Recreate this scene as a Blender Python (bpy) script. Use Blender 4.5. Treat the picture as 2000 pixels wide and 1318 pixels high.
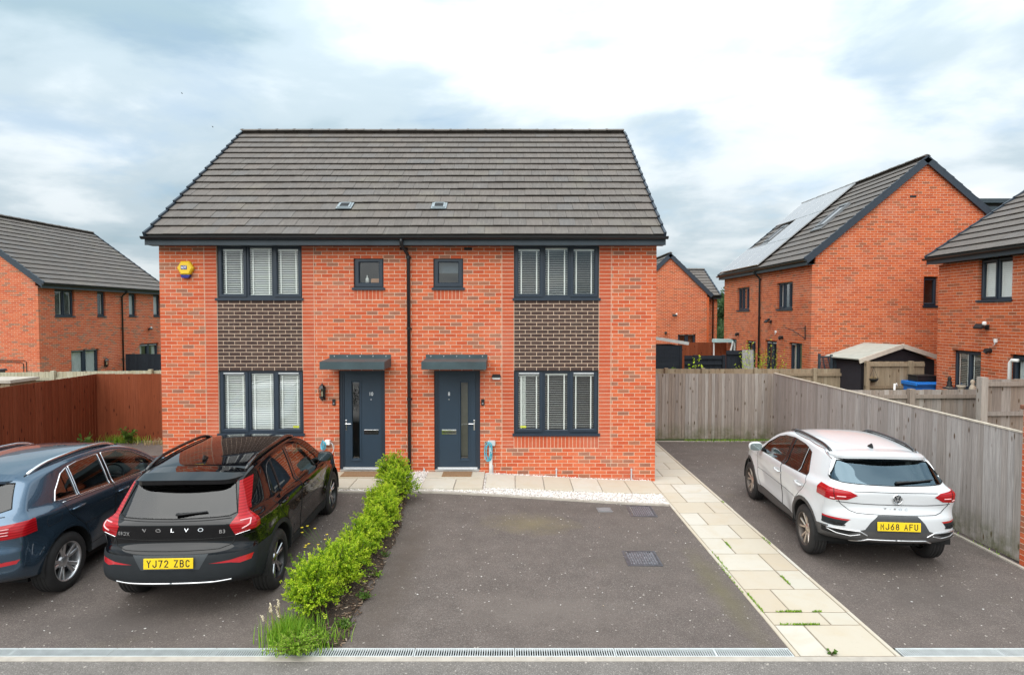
import bpy, bmesh, math, random
import numpy as np
from mathutils import Vector, Matrix, noise as mnoise
random.seed(7)
rng = np.random.default_rng(7)
PI = math.pi
sc = bpy.context.scene
C = sc.collection
for o in list(bpy.data.objects):
    bpy.data.objects.remove(o)

# ------------------------------------------------------------------ camera
CAM_H = 3.34
cam_d = bpy.data.cameras.new('camera')
cam_d.sensor_width = 36.0
cam_d.lens = 21.6
cam_d.clip_end = 3000
cam = bpy.data.objects.new('camera', cam_d)
C.objects.link(cam)
cam.location = (0, 0, CAM_H)
cam.rotation_euler = (math.radians(90 - 1.957), 0, 0)
sc.camera = cam

# ------------------------------------------------------------------ view
sc.render.engine = 'CYCLES'
sc.view_settings.view_transform = 'Standard'
sc.view_settings.look = 'None'
sc.view_settings.gamma = 1.0
sc.view_settings.use_curve_mapping = False
sc.view_settings.exposure = 1.20
sc.cycles.use_denoising = True
sc.cycles.max_bounces = 8
sc.cycles.transparent_max_bounces = 16

# ------------------------------------------------------------------ sky and sun
SUN_EL, SUN_AZ = math.radians(48), math.radians(205)   # azimuth: compass-like, sun behind the camera and to its left
world = bpy.data.worlds.new('World')
sc.world = world
world.use_nodes = True
wt = world.node_tree
wt.nodes.clear()
def wn(t, **kw):
    n = wt.nodes.new(t)
    for k, v in kw.items():
        setattr(n, k, v)
    return n
def wmath(op, a, b=None, c=None, clamp=False):
    n = wn('ShaderNodeMath', operation=op)
    n.use_clamp = clamp
    for i, v in enumerate((a, b, c)):
        if v is None: continue
        if isinstance(v, (int, float)): n.inputs[i].default_value = v
        else: wt.links.new(v, n.inputs[i])
    return n.outputs[0]
sky = wn('ShaderNodeTexSky', sky_type='NISHITA')
sky.sun_disc = False
sky.sun_elevation = SUN_EL
sky.sun_rotation = SUN_AZ
sky.air_density = 1.0; sky.dust_density = 1.5; sky.ozone_density = 1.5
tc = wn('ShaderNodeTexCoord')
sep = wn('ShaderNodeSeparateXYZ')
wt.links.new(tc.outputs['Generated'], sep.inputs[0])
zz = wmath('ADD', wmath('MAXIMUM', sep.outputs[2], 0.0), 0.16)
comb = wn('ShaderNodeCombineXYZ')
wt.links.new(wmath('DIVIDE', sep.outputs[0], zz), comb.inputs[0])
wt.links.new(wmath('DIVIDE', sep.outputs[1], zz), comb.inputs[1])
def wnoise(scale, detail, rough, dist, off, stretch=(1, 1, 1)):
    mp = wn('ShaderNodeMapping')
    mp.inputs['Location'].default_value = off
    mp.inputs['Scale'].default_value = stretch
    wt.links.new(comb.outputs[0], mp.inputs[0])
    n = wn('ShaderNodeTexNoise')
    n.inputs['Scale'].default_value = scale
    n.inputs['Detail'].default_value = detail
    n.inputs['Roughness'].default_value = rough
    n.inputs['Distortion'].default_value = dist
    wt.links.new(mp.outputs[0], n.inputs['Vector'])
    return n.outputs[0]
SKY_OFF = (3.3, 9.2, 0.0)
n1 = wnoise(0.62, 8, 0.50, 0.35, SKY_OFF, (0.92, 1.0, 1))
n2 = wnoise(1.75, 8, 0.54, 0.25, (5.0, 1.3, 0), (0.95, 1.0, 1))
def wramp(fac, stops):
    r = wn('ShaderNodeValToRGB')
    el = r.color_ramp.elements
    while len(el) < len(stops): el.new(0.5)
    for e, (p, c) in zip(el, stops):
        e.position = p; e.color = (*c, 1)
    r.color_ramp.interpolation = 'EASE'
    wt.links.new(fac, r.inputs[0])
    return r.outputs[0]
tone = wmath('ADD', wmath('MULTIPLY', n1, 0.72), wmath('MULTIPLY', n2, 0.28))
cloud_col = wramp(tone, [(0.36, (0.30, 0.41, 0.47)), (0.46, (0.47, 0.565, 0.62)), (0.55, (0.72, 0.78, 0.81)), (0.67, (1.0, 1.01, 1.0))])
cover = wramp(n2, [(0.30, (0.72, 0.72, 0.72)), (0.50, (0.97, 0.97, 0.97))])
bg_sky = wn('ShaderNodeBackground'); bg_sky.inputs['Strength'].default_value = 0.10
wt.links.new(sky.outputs[0], bg_sky.inputs[0])
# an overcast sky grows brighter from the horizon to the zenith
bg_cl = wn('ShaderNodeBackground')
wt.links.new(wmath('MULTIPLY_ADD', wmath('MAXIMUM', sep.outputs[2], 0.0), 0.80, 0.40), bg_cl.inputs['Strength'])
wt.links.new(cloud_col, bg_cl.inputs[0])
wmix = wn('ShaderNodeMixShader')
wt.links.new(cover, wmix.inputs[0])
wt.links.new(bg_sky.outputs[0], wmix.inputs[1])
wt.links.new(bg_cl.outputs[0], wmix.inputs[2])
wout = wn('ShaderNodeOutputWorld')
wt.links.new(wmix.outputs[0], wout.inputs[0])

sun_d = bpy.data.lights.new('sun', 'SUN')
sun_d.energy = 1.5
sun_d.angle = math.radians(80)
sun_d.color = (1.0, 0.965, 0.91)
sun = bpy.data.objects.new('sun', sun_d)
C.objects.link(sun)
sdir = Vector((math.sin(SUN_AZ) * math.cos(SUN_EL), math.cos(SUN_AZ) * math.cos(SUN_EL), math.sin(SUN_EL)))
sun.rotation_euler = sdir.to_track_quat('Z', 'Y').to_euler()
sun.location = (-6, -8, 14)

# ------------------------------------------------------------------ material helpers
def hexc(r, g, b):
    f = lambda c: c / 12.92 if c <= 0.04045 else ((c + 0.055) / 1.055) ** 2.4
    return tuple(f(c / 255) for c in (r, g, b))
class Nt:
    def __init__(s, name):
        s.m = bpy.data.materials.new(name)
        s.m.use_nodes = True
        s.t = s.m.node_tree
        s.bsdf = s.t.nodes['Principled BSDF']
        s.out = s.t.nodes['Material Output']
    def n(s, typ, **kw):
        x = s.t.nodes.new(typ)
        for k, v in kw.items(): setattr(x, k, v)
        return x
    def put(s, sock, v):
        if isinstance(v, bpy.types.NodeSocket): s.t.links.new(v, sock)
        elif isinstance(v, (tuple, list)) and len(v) == 3 and sock.type == 'RGBA': sock.default_value = (*v, 1)
        else: sock.default_value = v
    def set(s, **kw):
        for k, v in kw.items(): s.put(s.bsdf.inputs[k.replace('_', ' ')], v)
        return s
    def math(s, op, a, b=0.0, c=0.0, clamp=False):
        x = s.n('ShaderNodeMath', operation=op); x.use_clamp = clamp
        for i, v in enumerate((a, b, c)): s.put(x.inputs[i], v)
        return x.outputs[0]
    def mix(s, f, a, b, mode='MIX'):
        x = s.n('ShaderNodeMix', data_type='RGBA', blend_type=mode)
        s.put(x.inputs[0], f); s.put(x.inputs[6], a); s.put(x.inputs[7], b)
        return x.outputs[2]
    def ramp(s, f, stops, interp='LINEAR'):
        r = s.n('ShaderNodeValToRGB')
        el = r.color_ramp.elements
        while len(el) < len(stops): el.new(0.5)
        for e, (p, c) in zip(el, stops):
            e.position = p; e.color = (*(c if isinstance(c, tuple) else (c, c, c)), 1)
        r.color_ramp.interpolation = interp
        s.put(r.inputs[0], f)
        return r.outputs[0]
    def pos(s):
        return s.n('ShaderNodeNewGeometry').outputs['Position']
    def objco(s):
        return s.n('ShaderNodeTexCoord').outputs['Object']
    def map(s, v, scale=(1, 1, 1), loc=(0, 0, 0)):
        m = s.n('ShaderNodeMapping')
        s.put(m.inputs[0], v); m.inputs['Scale'].default_value = scale; m.inputs['Location'].default_value = loc
        return m.outputs[0]
    def noise(s, v, scale, detail=4, rough=0.55, dist=0.0):
        x = s.n('ShaderNodeTexNoise')
        s.put(x.inputs['Vector'], v)
        x.inputs['Scale'].default_value = scale; x.inputs['Detail'].default_value = detail
        x.inputs['Roughness'].default_value = rough; x.inputs['Distortion'].default_value = dist
        return x.outputs[0]
    def voro(s, v, scale, out='Distance', feature='F1'):
        x = s.n('ShaderNodeTexVoronoi', feature=feature)
        s.put(x.inputs['Vector'], v); x.inputs['Scale'].default_value = scale
        return x.outputs[out]
    def bump(s, h, strength=0.3, dist=0.01):
        b = s.n('ShaderNodeBump')
        b.inputs['Strength'].default_value = strength; b.inputs['Distance'].default_value = dist
        s.put(b.inputs['Height'], h)
        s.t.links.new(b.outputs[0], s.bsdf.inputs['Normal'])
    def tone(s):
        a = s.n('ShaderNodeAttribute', attribute_type='GEOMETRY', attribute_name='tone').outputs['Fac']
        b = s.n('ShaderNodeAttribute', attribute_type='OBJECT', attribute_name='tone').outputs['Fac']
        return s.math('ADD', a, b)
MATS = {}
def plain(name, col, rough=0.55, metal=0.0, spec=0.5, var=0.12, vs=6.0, bump=0.0, bs=60.0, coat=0.0):
    if name in MATS: return MATS[name]
    k = Nt(name)
    p = k.pos()
    nz = k.noise(p, vs, 5, 0.6)
    lo = tuple(c * (1 - var) for c in col); hi = tuple(min(1, c * (1 + var)) for c in col)
    k.set(Base_Color=k.ramp(nz, [(0.3, lo), (0.7, hi)]), Roughness=rough, Metallic=metal)
    k.bsdf.inputs['Specular IOR Level'].default_value = spec
    if coat: k.bsdf.inputs['Coat Weight'].default_value = coat; k.bsdf.inputs['Coat Roughness'].default_value = 0.03
    if bump: k.bump(k.noise(p, bs, 3), bump, 0.005)
    MATS[name] = k.m
    return k.m

# ------------------------------------------------------------------ mesh helpers
class MB:
    def __init__(s):
        s.v = []; s.f = []; s.mi = []; s.t = []; s.cm = 0; s.ct = 0.0
    def face(s, idx):
        s.f.append(tuple(idx)); s.mi.append(s.cm); s.t.append(s.ct)
    def quad(s, a, b, c, d):
        n = len(s.v); s.v += [a, b, c, d]; s.face((n, n + 1, n + 2, n + 3))
    def poly(s, pts):
        n = len(s.v); s.v += list(pts); s.face(range(n, n + len(pts)))
    def box(s, x0, x1, y0, y1, z0, z1, skip=''):
        n = len(s.v)
        s.v += [(x0, y0, z0), (x1, y0, z0), (x1, y1, z0), (x0, y1, z0), (x0, y0, z1), (x1, y0, z1), (x1, y1, z1), (x0, y1, z1)]
        for k, f in (('b', (0, 3, 2, 1)), ('t', (4, 5, 6, 7)), ('f', (0, 1, 5, 4)), ('r', (1, 2, 6, 5)), ('k', (2, 3, 7, 6)), ('l', (3, 0, 4, 7))):
            if k not in skip: s.face([n + i for i in f])
        return s
    def bevbox(s, x0, x1, y0, y1, z0, z1, b=0.01):
        bm = bmesh.new()
        r = bmesh.ops.create_cube(bm, size=1)
        for v in bm.verts:
            v.co = Vector(((x0 + x1) / 2 + v.co.x * (x1 - x0), (y0 + y1) / 2 + v.co.y * (y1 - y0), (z0 + z1) / 2 + v.co.z * (z1 - z0)))
        bmesh.ops.bevel(bm, geom=list(bm.edges), offset=b, segments=2, affect='EDGES', profile=0.5)
        s.addbm(bm); bm.free()
        return s
    def addbm(s, bm, M=None):
        n = len(s.v)
        bm.verts.ensure_lookup_table(); bm.verts.index_update()
        for v in bm.verts: s.v.append(tuple(M @ v.co) if M else tuple(v.co))
        for f in bm.faces: s.face([n + v.index for v in f.verts])
    def obox(s, M, sx, sy, sz):
        n0 = len(s.v)
        s.box(-sx / 2, sx / 2, -sy / 2, sy / 2, -sz / 2, sz / 2)
        for i in range(n0, len(s.v)): s.v[i] = tuple(M @ Vector(s.v[i]))
        return s
    def bar(s, a, b, w, h, up=(0, 0, 1)):
        a, b = Vector(a), Vector(b)
        d = (b - a); L = d.length; d.normalize()
        u = Vector(up); sx = d.cross(u)
        if sx.length < 1e-5: sx = Vector((1, 0, 0))
        sx.normalize(); u = sx.cross(d).normalized()
        M = Matrix((( sx.x, d.x, u.x, (a.x + b.x) / 2), (sx.y, d.y, u.y, (a.y + b.y) / 2), (sx.z, d.z, u.z, (a.z + b.z) / 2), (0, 0, 0, 1)))
        return s.obox(M, w, L, h)
    def tube(s, pts, r, seg=8, closed=False, caps=True, sy=1.0):
        pts = [Vector(p) for p in pts]
        n = len(pts); rr = r if isinstance(r, (list, tuple)) else [r] * n
        base = len(s.v); prev = None
        for i, p in enumerate(pts):
            if closed: d = pts[(i + 1) % n] - pts[i - 1]
            else: d = pts[min(i + 1, n - 1)] - pts[max(i - 1, 0)]
            if d.length < 1e-9: d = Vector((0, 0, 1))
            d.normalize()
            if prev is None:
                a = Vector((0, 0, 1)) if abs(d.z) < 0.9 else Vector((1, 0, 0))
                u = d.cross(a).normalized()
            else:
                u = prev - d * prev.dot(d)
                if u.length < 1e-6: u = d.orthogonal()
                u.normalize()
            prev = u; w = d.cross(u)
            for k in range(seg):
                t = 2 * PI * k / seg
                s.v.append(tuple(p + u * (rr[i] * math.cos(t)) + w * (rr[i] * sy * math.sin(t))))
        m = n if closed else n - 1
        for i in range(m):
            j = (i + 1) % n
            for k in range(seg):
                l = (k + 1) % seg
                s.face((base + i * seg + k, base + i * seg + l, base + j * seg + l, base + j * seg + k))
        if caps and not closed:
            s.face([base + k for k in range(seg)][::-1]); s.face([base + (n - 1) * seg + k for k in range(seg)])
        return s
    def cyl(s, c, r, h, seg=20, axis='z', r2=None):
        r2 = r if r2 is None else r2
        ax = {'x': 0, 'y': 1, 'z': 2}[axis]
        base = len(s.v)
        for hh, q in ((0, r), (h, r2)):
            for k in range(seg):
                t = 2 * PI * k / seg
                p = [0, 0, 0]; p[ax] = hh; p[(ax + 1) % 3] = q * math.cos(t); p[(ax + 2) % 3] = q * math.sin(t)
                s.v.append((c[0] + p[0], c[1] + p[1], c[2] + p[2]))
        for k in range(seg):
            l = (k + 1) % seg
            s.face((base + k, base + l, base + seg + l, base + seg + k))
        s.face([base + k for k in range(seg)][::-1]); s.face([base + seg + k for k in range(seg)])
        return s
    def lathe(s, prof, seg=32, axis='x', c=(0, 0, 0), closed=False):
        # prof: list of (axial, radius)
        ax = {'x': 0, 'y': 1, 'z': 2}[axis]; base = len(s.v); n = len(prof)
        for k in range(seg):
            t = 2 * PI * k / seg
            for a, r in prof:
                p = [0, 0, 0]; p[ax] = a; p[(ax + 1) % 3] = r * math.cos(t); p[(ax + 2) % 3] = r * math.sin(t)
                s.v.append((c[0] + p[0], c[1] + p[1], c[2] + p[2]))
        for k in range(seg):
            l = (k + 1) % seg
            for i in range(n if closed else n - 1):
                j = (i + 1) % n
                s.face((base + k * n + i, base + k * n + j, base + l * n + j, base + l * n + i))
        return s
    def prism(s, pts, h, M=None):
        # polygon in local xy, extruded along +z by h
        n = len(pts); base = len(s.v)
        for z in (0, h):
            for p in pts:
                q = Vector((p[0], p[1], z)); s.v.append(tuple(M @ q) if M else tuple(q))
        s.face([base + i for i in range(n)][::-1]); s.face([base + n + i for i in range(n)])
        for i in range(n):
            j = (i + 1) % n
            s.face((base + i, base + j, base + n + j, base + n + i))
        return s
    def mesh(s, name, mats, smooth=False, tone=False, norm=True):
        me = bpy.data.meshes.new(name)
        me.from_pydata(s.v, [], s.f)
        for m in (mats if isinstance(mats, (list, tuple)) else [mats]): me.materials.append(m)
        if len(me.materials) > 1: me.polygons.foreach_set('material_index', s.mi)
        if smooth: me.polygons.foreach_set('use_smooth', [True] * len(me.polygons))
        if tone:
            a = me.attributes.new('tone', 'FLOAT', 'FACE'); a.data.foreach_set('value', s.t)
        me.update()
        if norm:
            bm = bmesh.new(); bm.from_mesh(me); bmesh.ops.recalc_face_normals(bm, faces=bm.faces); bm.to_mesh(me); bm.free()
        return me
    def build(s, name, mats, parent=None, smooth=False, tone=False, loc=None, rot=None, norm=True, **props):
        return link(name, s.mesh(name, mats, smooth, tone, norm), parent, loc, rot, **props)
def link(name, me, parent=None, loc=None, rot=None, **props):
    o = bpy.data.objects.new(name, me)
    C.objects.link(o)
    if parent is not None: o.parent = parent
    if loc is not None: o.location = loc
    if rot is not None: o.rotation_euler = rot
    for k, v in props.items(): o[k] = v
    return o
def thing(name, label, cat, loc=(0, 0, 0), rz=0.0, group=None, me=None):
    o = link(name, me, None, loc, (0, 0, rz), label=label, category=cat)
    if group: o['group'] = group
    return o
def tag(o, label, cat, group=None):
    o['label'] = label; o['category'] = cat
    if group: o['group'] = group
    return o
def structure(o):
    o['kind'] = 'structure'; return o
def stuff(o):
    o['kind'] = 'stuff'; return o
def kids(o): return list(o.children)
def copy_tree(o, parent=None):
    c = o.copy(); C.objects.link(c)
    if parent is not None: c.parent = parent
    for ch in kids(o): copy_tree(ch, c)
    return c
def text_mesh(txt, size=0.1, ext=0.002, sx=1.0, align='CENTER', shear=0.0, offset=0.0, space=1.0):
    cu = bpy.data.curves.new('txt', 'FONT')
    cu.body = txt; cu.size = size; cu.extrude = ext; cu.align_x = align; cu.align_y = 'CENTER'
    cu.shear = shear; cu.offset = offset; cu.space_character = space; cu.resolution_u = 4
    o = bpy.data.objects.new('txt', cu); C.objects.link(o)
    dg = bpy.context.evaluated_depsgraph_get()
    me = bpy.data.meshes.new_from_object(o.evaluated_get(dg))
    bpy.data.objects.remove(o)
    for v in me.vertices: v.co.x *= sx
    return me
def text_obj(name, txt, m, parent, M, **kw):
    me = text_mesh(txt, **kw)
    me.materials.clear(); me.materials.append(m)
    me.transform(M); me.name = name
    return link(name, me, parent)
FACE_FRONT = Matrix.Rotation(PI / 2, 4, 'X')     # text lying in xy -> standing, readable from -y
def gh(x, y):
    """height of the sloping forecourt above the road level"""
    w = min(1, max(0, (3.0 - x) / 4.6)); w = w * w * (3 - 2 * w) if w < 1 else 1
    return 0.033 * min(5.2, max(0, y - 7.2)) * w
# ------------------------------------------------------------------ materials
def mk_brick(name, reds, browns, brown_at=0.82, dust=0.10):
    k = Nt(name)
    t = k.tone()
    p = k.pos()
    st = []
    for i, c in enumerate(reds): st.append((brown_at * i / len(reds), c))
    for i, c in enumerate(browns): st.append((brown_at + (1 - brown_at) * i / max(1, len(browns)), c))
    col = k.ramp(t, st, 'CONSTANT')
    wear = k.noise(p, 55, 6, 0.7)
    col = k.mix(k.math('MULTIPLY', k.math('SUBTRACT', wear, 0.42, clamp=True), 1.6, clamp=True), col, (0.20, 0.075, 0.04), 'MIX')
    big = k.noise(p, 0.9, 4, 0.6)
    col = k.mix(k.math('MULTIPLY', k.math('SUBTRACT', big, 0.52, clamp=True), 2.0 * dust * 5, clamp=True), col, (0.52, 0.33, 0.25))
    spk = k.noise(p, 9, 8, 0.75)
    col = k.mix(k.math('MULTIPLY', k.math('SUBTRACT', spk, 0.60, clamp=True), 1.8, clamp=True), col, (0.55, 0.42, 0.36))
    k.set(Base_Color=col, Roughness=0.86)
    k.bsdf.inputs['Specular IOR Level'].default_value = 0.25
    k.bump(k.noise(p, 90, 4, 0.7), 0.5, 0.006)
    MATS[name] = k.m
    return k.m
REDS = [(0.58, 0.120, 0.046), (0.63, 0.142, 0.056), (0.57, 0.100, 0.036), (0.63, 0.138, 0.052), (0.61, 0.115, 0.041), (0.54, 0.092, 0.034), (0.62, 0.132, 0.050), (0.65, 0.155, 0.065)]
BROWNS = [(0.37, 0.145, 0.082), (0.30, 0.125, 0.08), (0.44, 0.15, 0.08), (0.34, 0.14, 0.088)]
m_brick = mk_brick('multi_red_brick', REDS, BROWNS)
m_brick_red = mk_brick('smooth_red_brick', [(0.52, 0.098, 0.040), (0.56, 0.115, 0.05), (0.50, 0.090, 0.038), (0.54, 0.108, 0.046)], [(0.57, 0.125, 0.055), (0.51, 0.10, 0.042)])
m_brick_far = mk_brick('orange_red_brick', [(0.58, 0.122, 0.038), (0.62, 0.142, 0.046), (0.53, 0.105, 0.034), (0.60, 0.130, 0.040), (0.48, 0.092, 0.03)], [(0.34, 0.10, 0.045), (0.40, 0.105, 0.04)], 0.88)
m_brick_dark = mk_brick('brown_black_brick', [(0.046, 0.036, 0.034), (0.055, 0.042, 0.038), (0.040, 0.032, 0.031)], [(0.062, 0.048, 0.042), (0.05, 0.04, 0.037)], 0.6, 0.02)
m_mortar = plain('pale_mortar', (0.66, 0.50, 0.375), 0.95, var=0.15, vs=25, bump=0.3)
m_mortar_cream = plain('cream_mortar', (0.60, 0.52, 0.40), 0.95, var=0.12, vs=25)
# concrete roof tile
k = Nt('weathered_roof_tile')
t = k.tone(); p = k.pos()
col = k.ramp(t, [(0, (0.100, 0.086, 0.076)), (0.25, (0.112, 0.096, 0.085)), (0.5, (0.104, 0.092, 0.083)), (0.75, (0.121, 0.102, 0.089)), (1, (0.108, 0.100, 0.095))])
st = k.noise(k.map(p, (9, 1.2, 1.2)), 3.0, 6, 0.65)
col = k.mix(k.math('MULTIPLY', k.math('SUBTRACT', st, 0.48, clamp=True), 1.5, clamp=True), col, (0.23, 0.205, 0.18))
lich = k.noise(p, 1.1, 6, 0.62)
col = k.mix(k.math('MULTIPLY', k.math('SUBTRACT', lich, 0.56, clamp=True), 1.8, clamp=True), col, (0.20, 0.18, 0.13))
k.set(Base_Color=col, Roughness=0.72)
k.bump(k.noise(p, 120, 4, 0.7), 0.35, 0.004)
m_tile = k.m
m_tile_dark = plain('roof_underlay', (0.03, 0.029, 0.028), 0.9)
m_anthr = plain('anthracite_upvc', (0.017, 0.029, 0.046), 0.42, var=0.06)
m_door = plain('blue_grey_door', (0.018, 0.037, 0.060), 0.45, var=0.05, bump=0.12, bs=180)
m_fascia = plain('anthracite_fascia', (0.030, 0.046, 0.060), 0.5, var=0.18, vs=2)
m_gutter = plain('black_plastic', (0.012, 0.013, 0.015), 0.38)
m_verge = plain('anthracite_verge', (0.022, 0.034, 0.050), 0.5)
m_white = plain('white_plastic', (0.78, 0.78, 0.76), 0.45, var=0.03)
m_blind = plain('white_blind_slat', (0.84, 0.85, 0.82), 0.5, var=0.03)
m_tape = plain('ladder_tape', (0.84, 0.84, 0.80), 0.8, var=0.02)
m_room = plain('room_wall', (0.20, 0.20, 0.19), 0.9)
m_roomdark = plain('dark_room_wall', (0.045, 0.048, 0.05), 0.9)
m_chrome = plain('polished_metal', (0.78, 0.79, 0.80), 0.16, metal=1.0, var=0.02)
m_alu = plain('brushed_aluminium', (0.62, 0.63, 0.64), 0.38, metal=0.9, var=0.05)
m_steelp = plain('pale_grey_plastic', (0.52, 0.54, 0.55), 0.5)
m_black = plain('matt_black', (0.010, 0.010, 0.011), 0.6)
m_canopy = plain('slate_blue_canopy', (0.040, 0.066, 0.074), 0.48, var=0.22, vs=3.2)
m_curtain = plain('pale_curtain', (0.62, 0.66, 0.66), 0.9, var=0.06)
def mk_glass(name, tint=(0.82, 0.87, 0.86), boost=2.1, base=0.02, refl=(1, 1, 1)):
    k = Nt(name)
    k.t.nodes.remove(k.bsdf)
    lw = k.n('ShaderNodeLayerWeight'); lw.inputs[0].default_value = .5      # Schlick, the same from both sides of the pane
    f = k.math('ADD', k.math('MULTIPLY', k.math('MULTIPLY_ADD', k.math('POWER', lw.outputs['Facing'], 5.0), .96, .04), boost), base, clamp=True)
    tr = k.n('ShaderNodeBsdfTransparent'); tr.inputs[0].default_value = (*tint, 1)
    gl = k.n('ShaderNodeBsdfGlossy'); gl.inputs['Roughness'].default_value = 0.005; gl.inputs[0].default_value = (*refl, 1)
    mx = k.n('ShaderNodeMixShader')
    k.t.links.new(f, mx.inputs[0]); k.t.links.new(tr.outputs[0], mx.inputs[1]); k.t.links.new(gl.outputs[0], mx.inputs[2])
    k.t.links.new(mx.outputs[0], k.out.inputs[0])
    MATS[name] = k.m
    return k.m
m_glass = mk_glass('window_glass', (.92, .95, .94), 2.6, .01)
m_obscure = plain('obscured_glass', (0.10, 0.125, 0.125), 0.12, var=0.1, vs=3)

# ------------------------------------------------------------------ brick walls
CH = 0.075; BH = 0.0635; BL = 0.2135; BP = 0.225
def wallbox(mb, O, u, n, a0, a1, z0, z1, f, b):
    """box on a wall: along u a0..a1, height z0..z1, from f (proud) back to b along outward normal n"""
    i0 = len(mb.v)
    for z in (z0, z1):
        for a, d in ((a0, f), (a1, f), (a1, b), (a0, b)):
            mb.v.append((O[0] + u[0] * a + n[0] * d, O[1] + u[1] * a + n[1] * d, O[2] + z))
    for fc in ((0, 1, 5, 4), (1, 2, 6, 5), (3, 0, 4, 7), (4, 5, 6, 7), (0, 3, 2, 1)):
        mb.face([i0 + q for q in fc])
def cut(iv, holes):
    out = [iv]
    for h0, h1 in holes:
        nx = []
        for a, b in out:
            if h1 <= a or h0 >= b: nx.append((a, b)); continue
            if h0 > a: nx.append((a, h0))
            if h1 < b: nx.append((h1, b))
        out = nx
    return out
def brick_wall(house, O, u, n, L, H, openings=(), zones=(), span=None, mat=None, parts=0, pick=None, depth=0.10, brown=1.0, seed=1):
    R = random.Random(seed)
    mat = mat or m_brick
    core = MB(); bj = MB(); singles = []
    nc = int(round(H / CH))
    for k in range(nc):
        z0 = k * CH; z1 = z0 + BH; zc = z0 + BH / 2
        s0, s1 = (0, L) if span is None else span(z1)
        if s1 - s0 < 0.05: continue
        op = [(o[0], o[1]) for o in openings if o[2] < zc < o[3]]
        free = cut((s0, s1), op)
        for a, b in free:
            wallbox(core, O, u, n, a + 0.002, b - 0.002, z0 - 0.0001 if k else z0, z0 + CH - 0.0001, -0.0035, -depth + 0.005)
        zs = [zn for zn in zones if zn[2] < zc < zn[3]]
        norm = cut((s0, s1), op + [(zn[0], zn[1]) for zn in zs])
        off = (k % 2) * BP / 2
        i0 = int(math.floor((s0 - off) / BP)) - 1
        i1 = int(math.ceil((s1 - off) / BP)) + 1
        for i in range(i0, i1):
            a = i * BP + off; b = a + BL
            for f0, f1 in norm:
                c0, c1 = max(a, f0), min(b, f1)
                if c1 - c0 < 0.008: continue
                if 0 < c0 - f0 < .0194: c0 = f0
                if 0 < f1 - c1 < .0194: c1 = f1
                t = R.random()
                if brown < 1 and t > 0.72 and R.random() > brown: t *= 0.7
                pr = R.uniform(-0.0015, 0.0015)
                if parts and abs(c1 - c0 - BL) < 1e-4 and (pick is None or pick(a, zc)):
                    singles.append((a, z0, t, pr))
                else:
                    bj.ct = t; bj.cm = 0
                    wallbox(bj, O, u, n, c0, c1, z0, z1, pr, -depth)
        for zn in zs:
            a, b, q0, q1, sty = zn
            if sty == 'stack':
                bj.ct = R.random(); bj.cm = 1
                wallbox(bj, O, u, n, a + 0.005, b - 0.005, z0, z1, R.uniform(-0.001, 0.001), -depth)
            elif sty == 'dark':
                bp = (b - a) / (round((b - a) / BP * 2) / 2)
                o2 = (k % 2) * bp / 2 + a + .005
                for i in range(-1, int((b - a) / bp) + 2):
                    c0, c1 = max(a + 0.005, o2 + i * bp), min(b - 0.005, o2 + i * bp + bp - .0115)
                    if c1 - c0 < 0.03: continue
                    bj.ct = R.random(); bj.cm = 2
                    wallbox(bj, O, u, n, c0, c1, z0, z1, R.uniform(-0.001, 0.001), -depth)
    for a, b, q0, q1, sty in zones:
        if sty == 'soldier':
            m = max(1, int(round((b - a) / CH))); w = (b - a) / m
            for i in range(m):
                bj.ct = R.random(); bj.cm = 1
                wallbox(bj, O, u, n, a + i * w + 0.005, a + (i + 1) * w - 0.005, q0 + 0.005, q1 - 0.005, R.uniform(-0.001, 0.001), -depth)
    wall = core.build('wall', m_mortar, house)
    if bj.v:
        stuff(bj.build('brick', [mat, m_brick_red, m_brick_dark], wall, tone=True))
    if singles:
        R.shuffle(singles)
        keep = singles[:parts]; rest = singles[parts:]
        if rest:
            r = MB()
            for a, z0, t, pr in rest:
                r.ct = t; wallbox(r, O, u, n, a, a + BL, z0, z0 + BH, pr, -depth)
            stuff(r.build('brick', mat, wall, tone=True))
        one = MB(); wallbox(one, (0, 0, 0), u, n, 0, BL, 0, BH, 0, -depth)
        me = one.mesh('brick', mat)
        for a, z0, t, pr in keep:
            link('brick', me, wall, (O[0] + u[0] * a + n[0] * pr, O[1] + u[1] * a + n[1] * pr, O[2] + z0), tone=float(t))
    return wall

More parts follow.
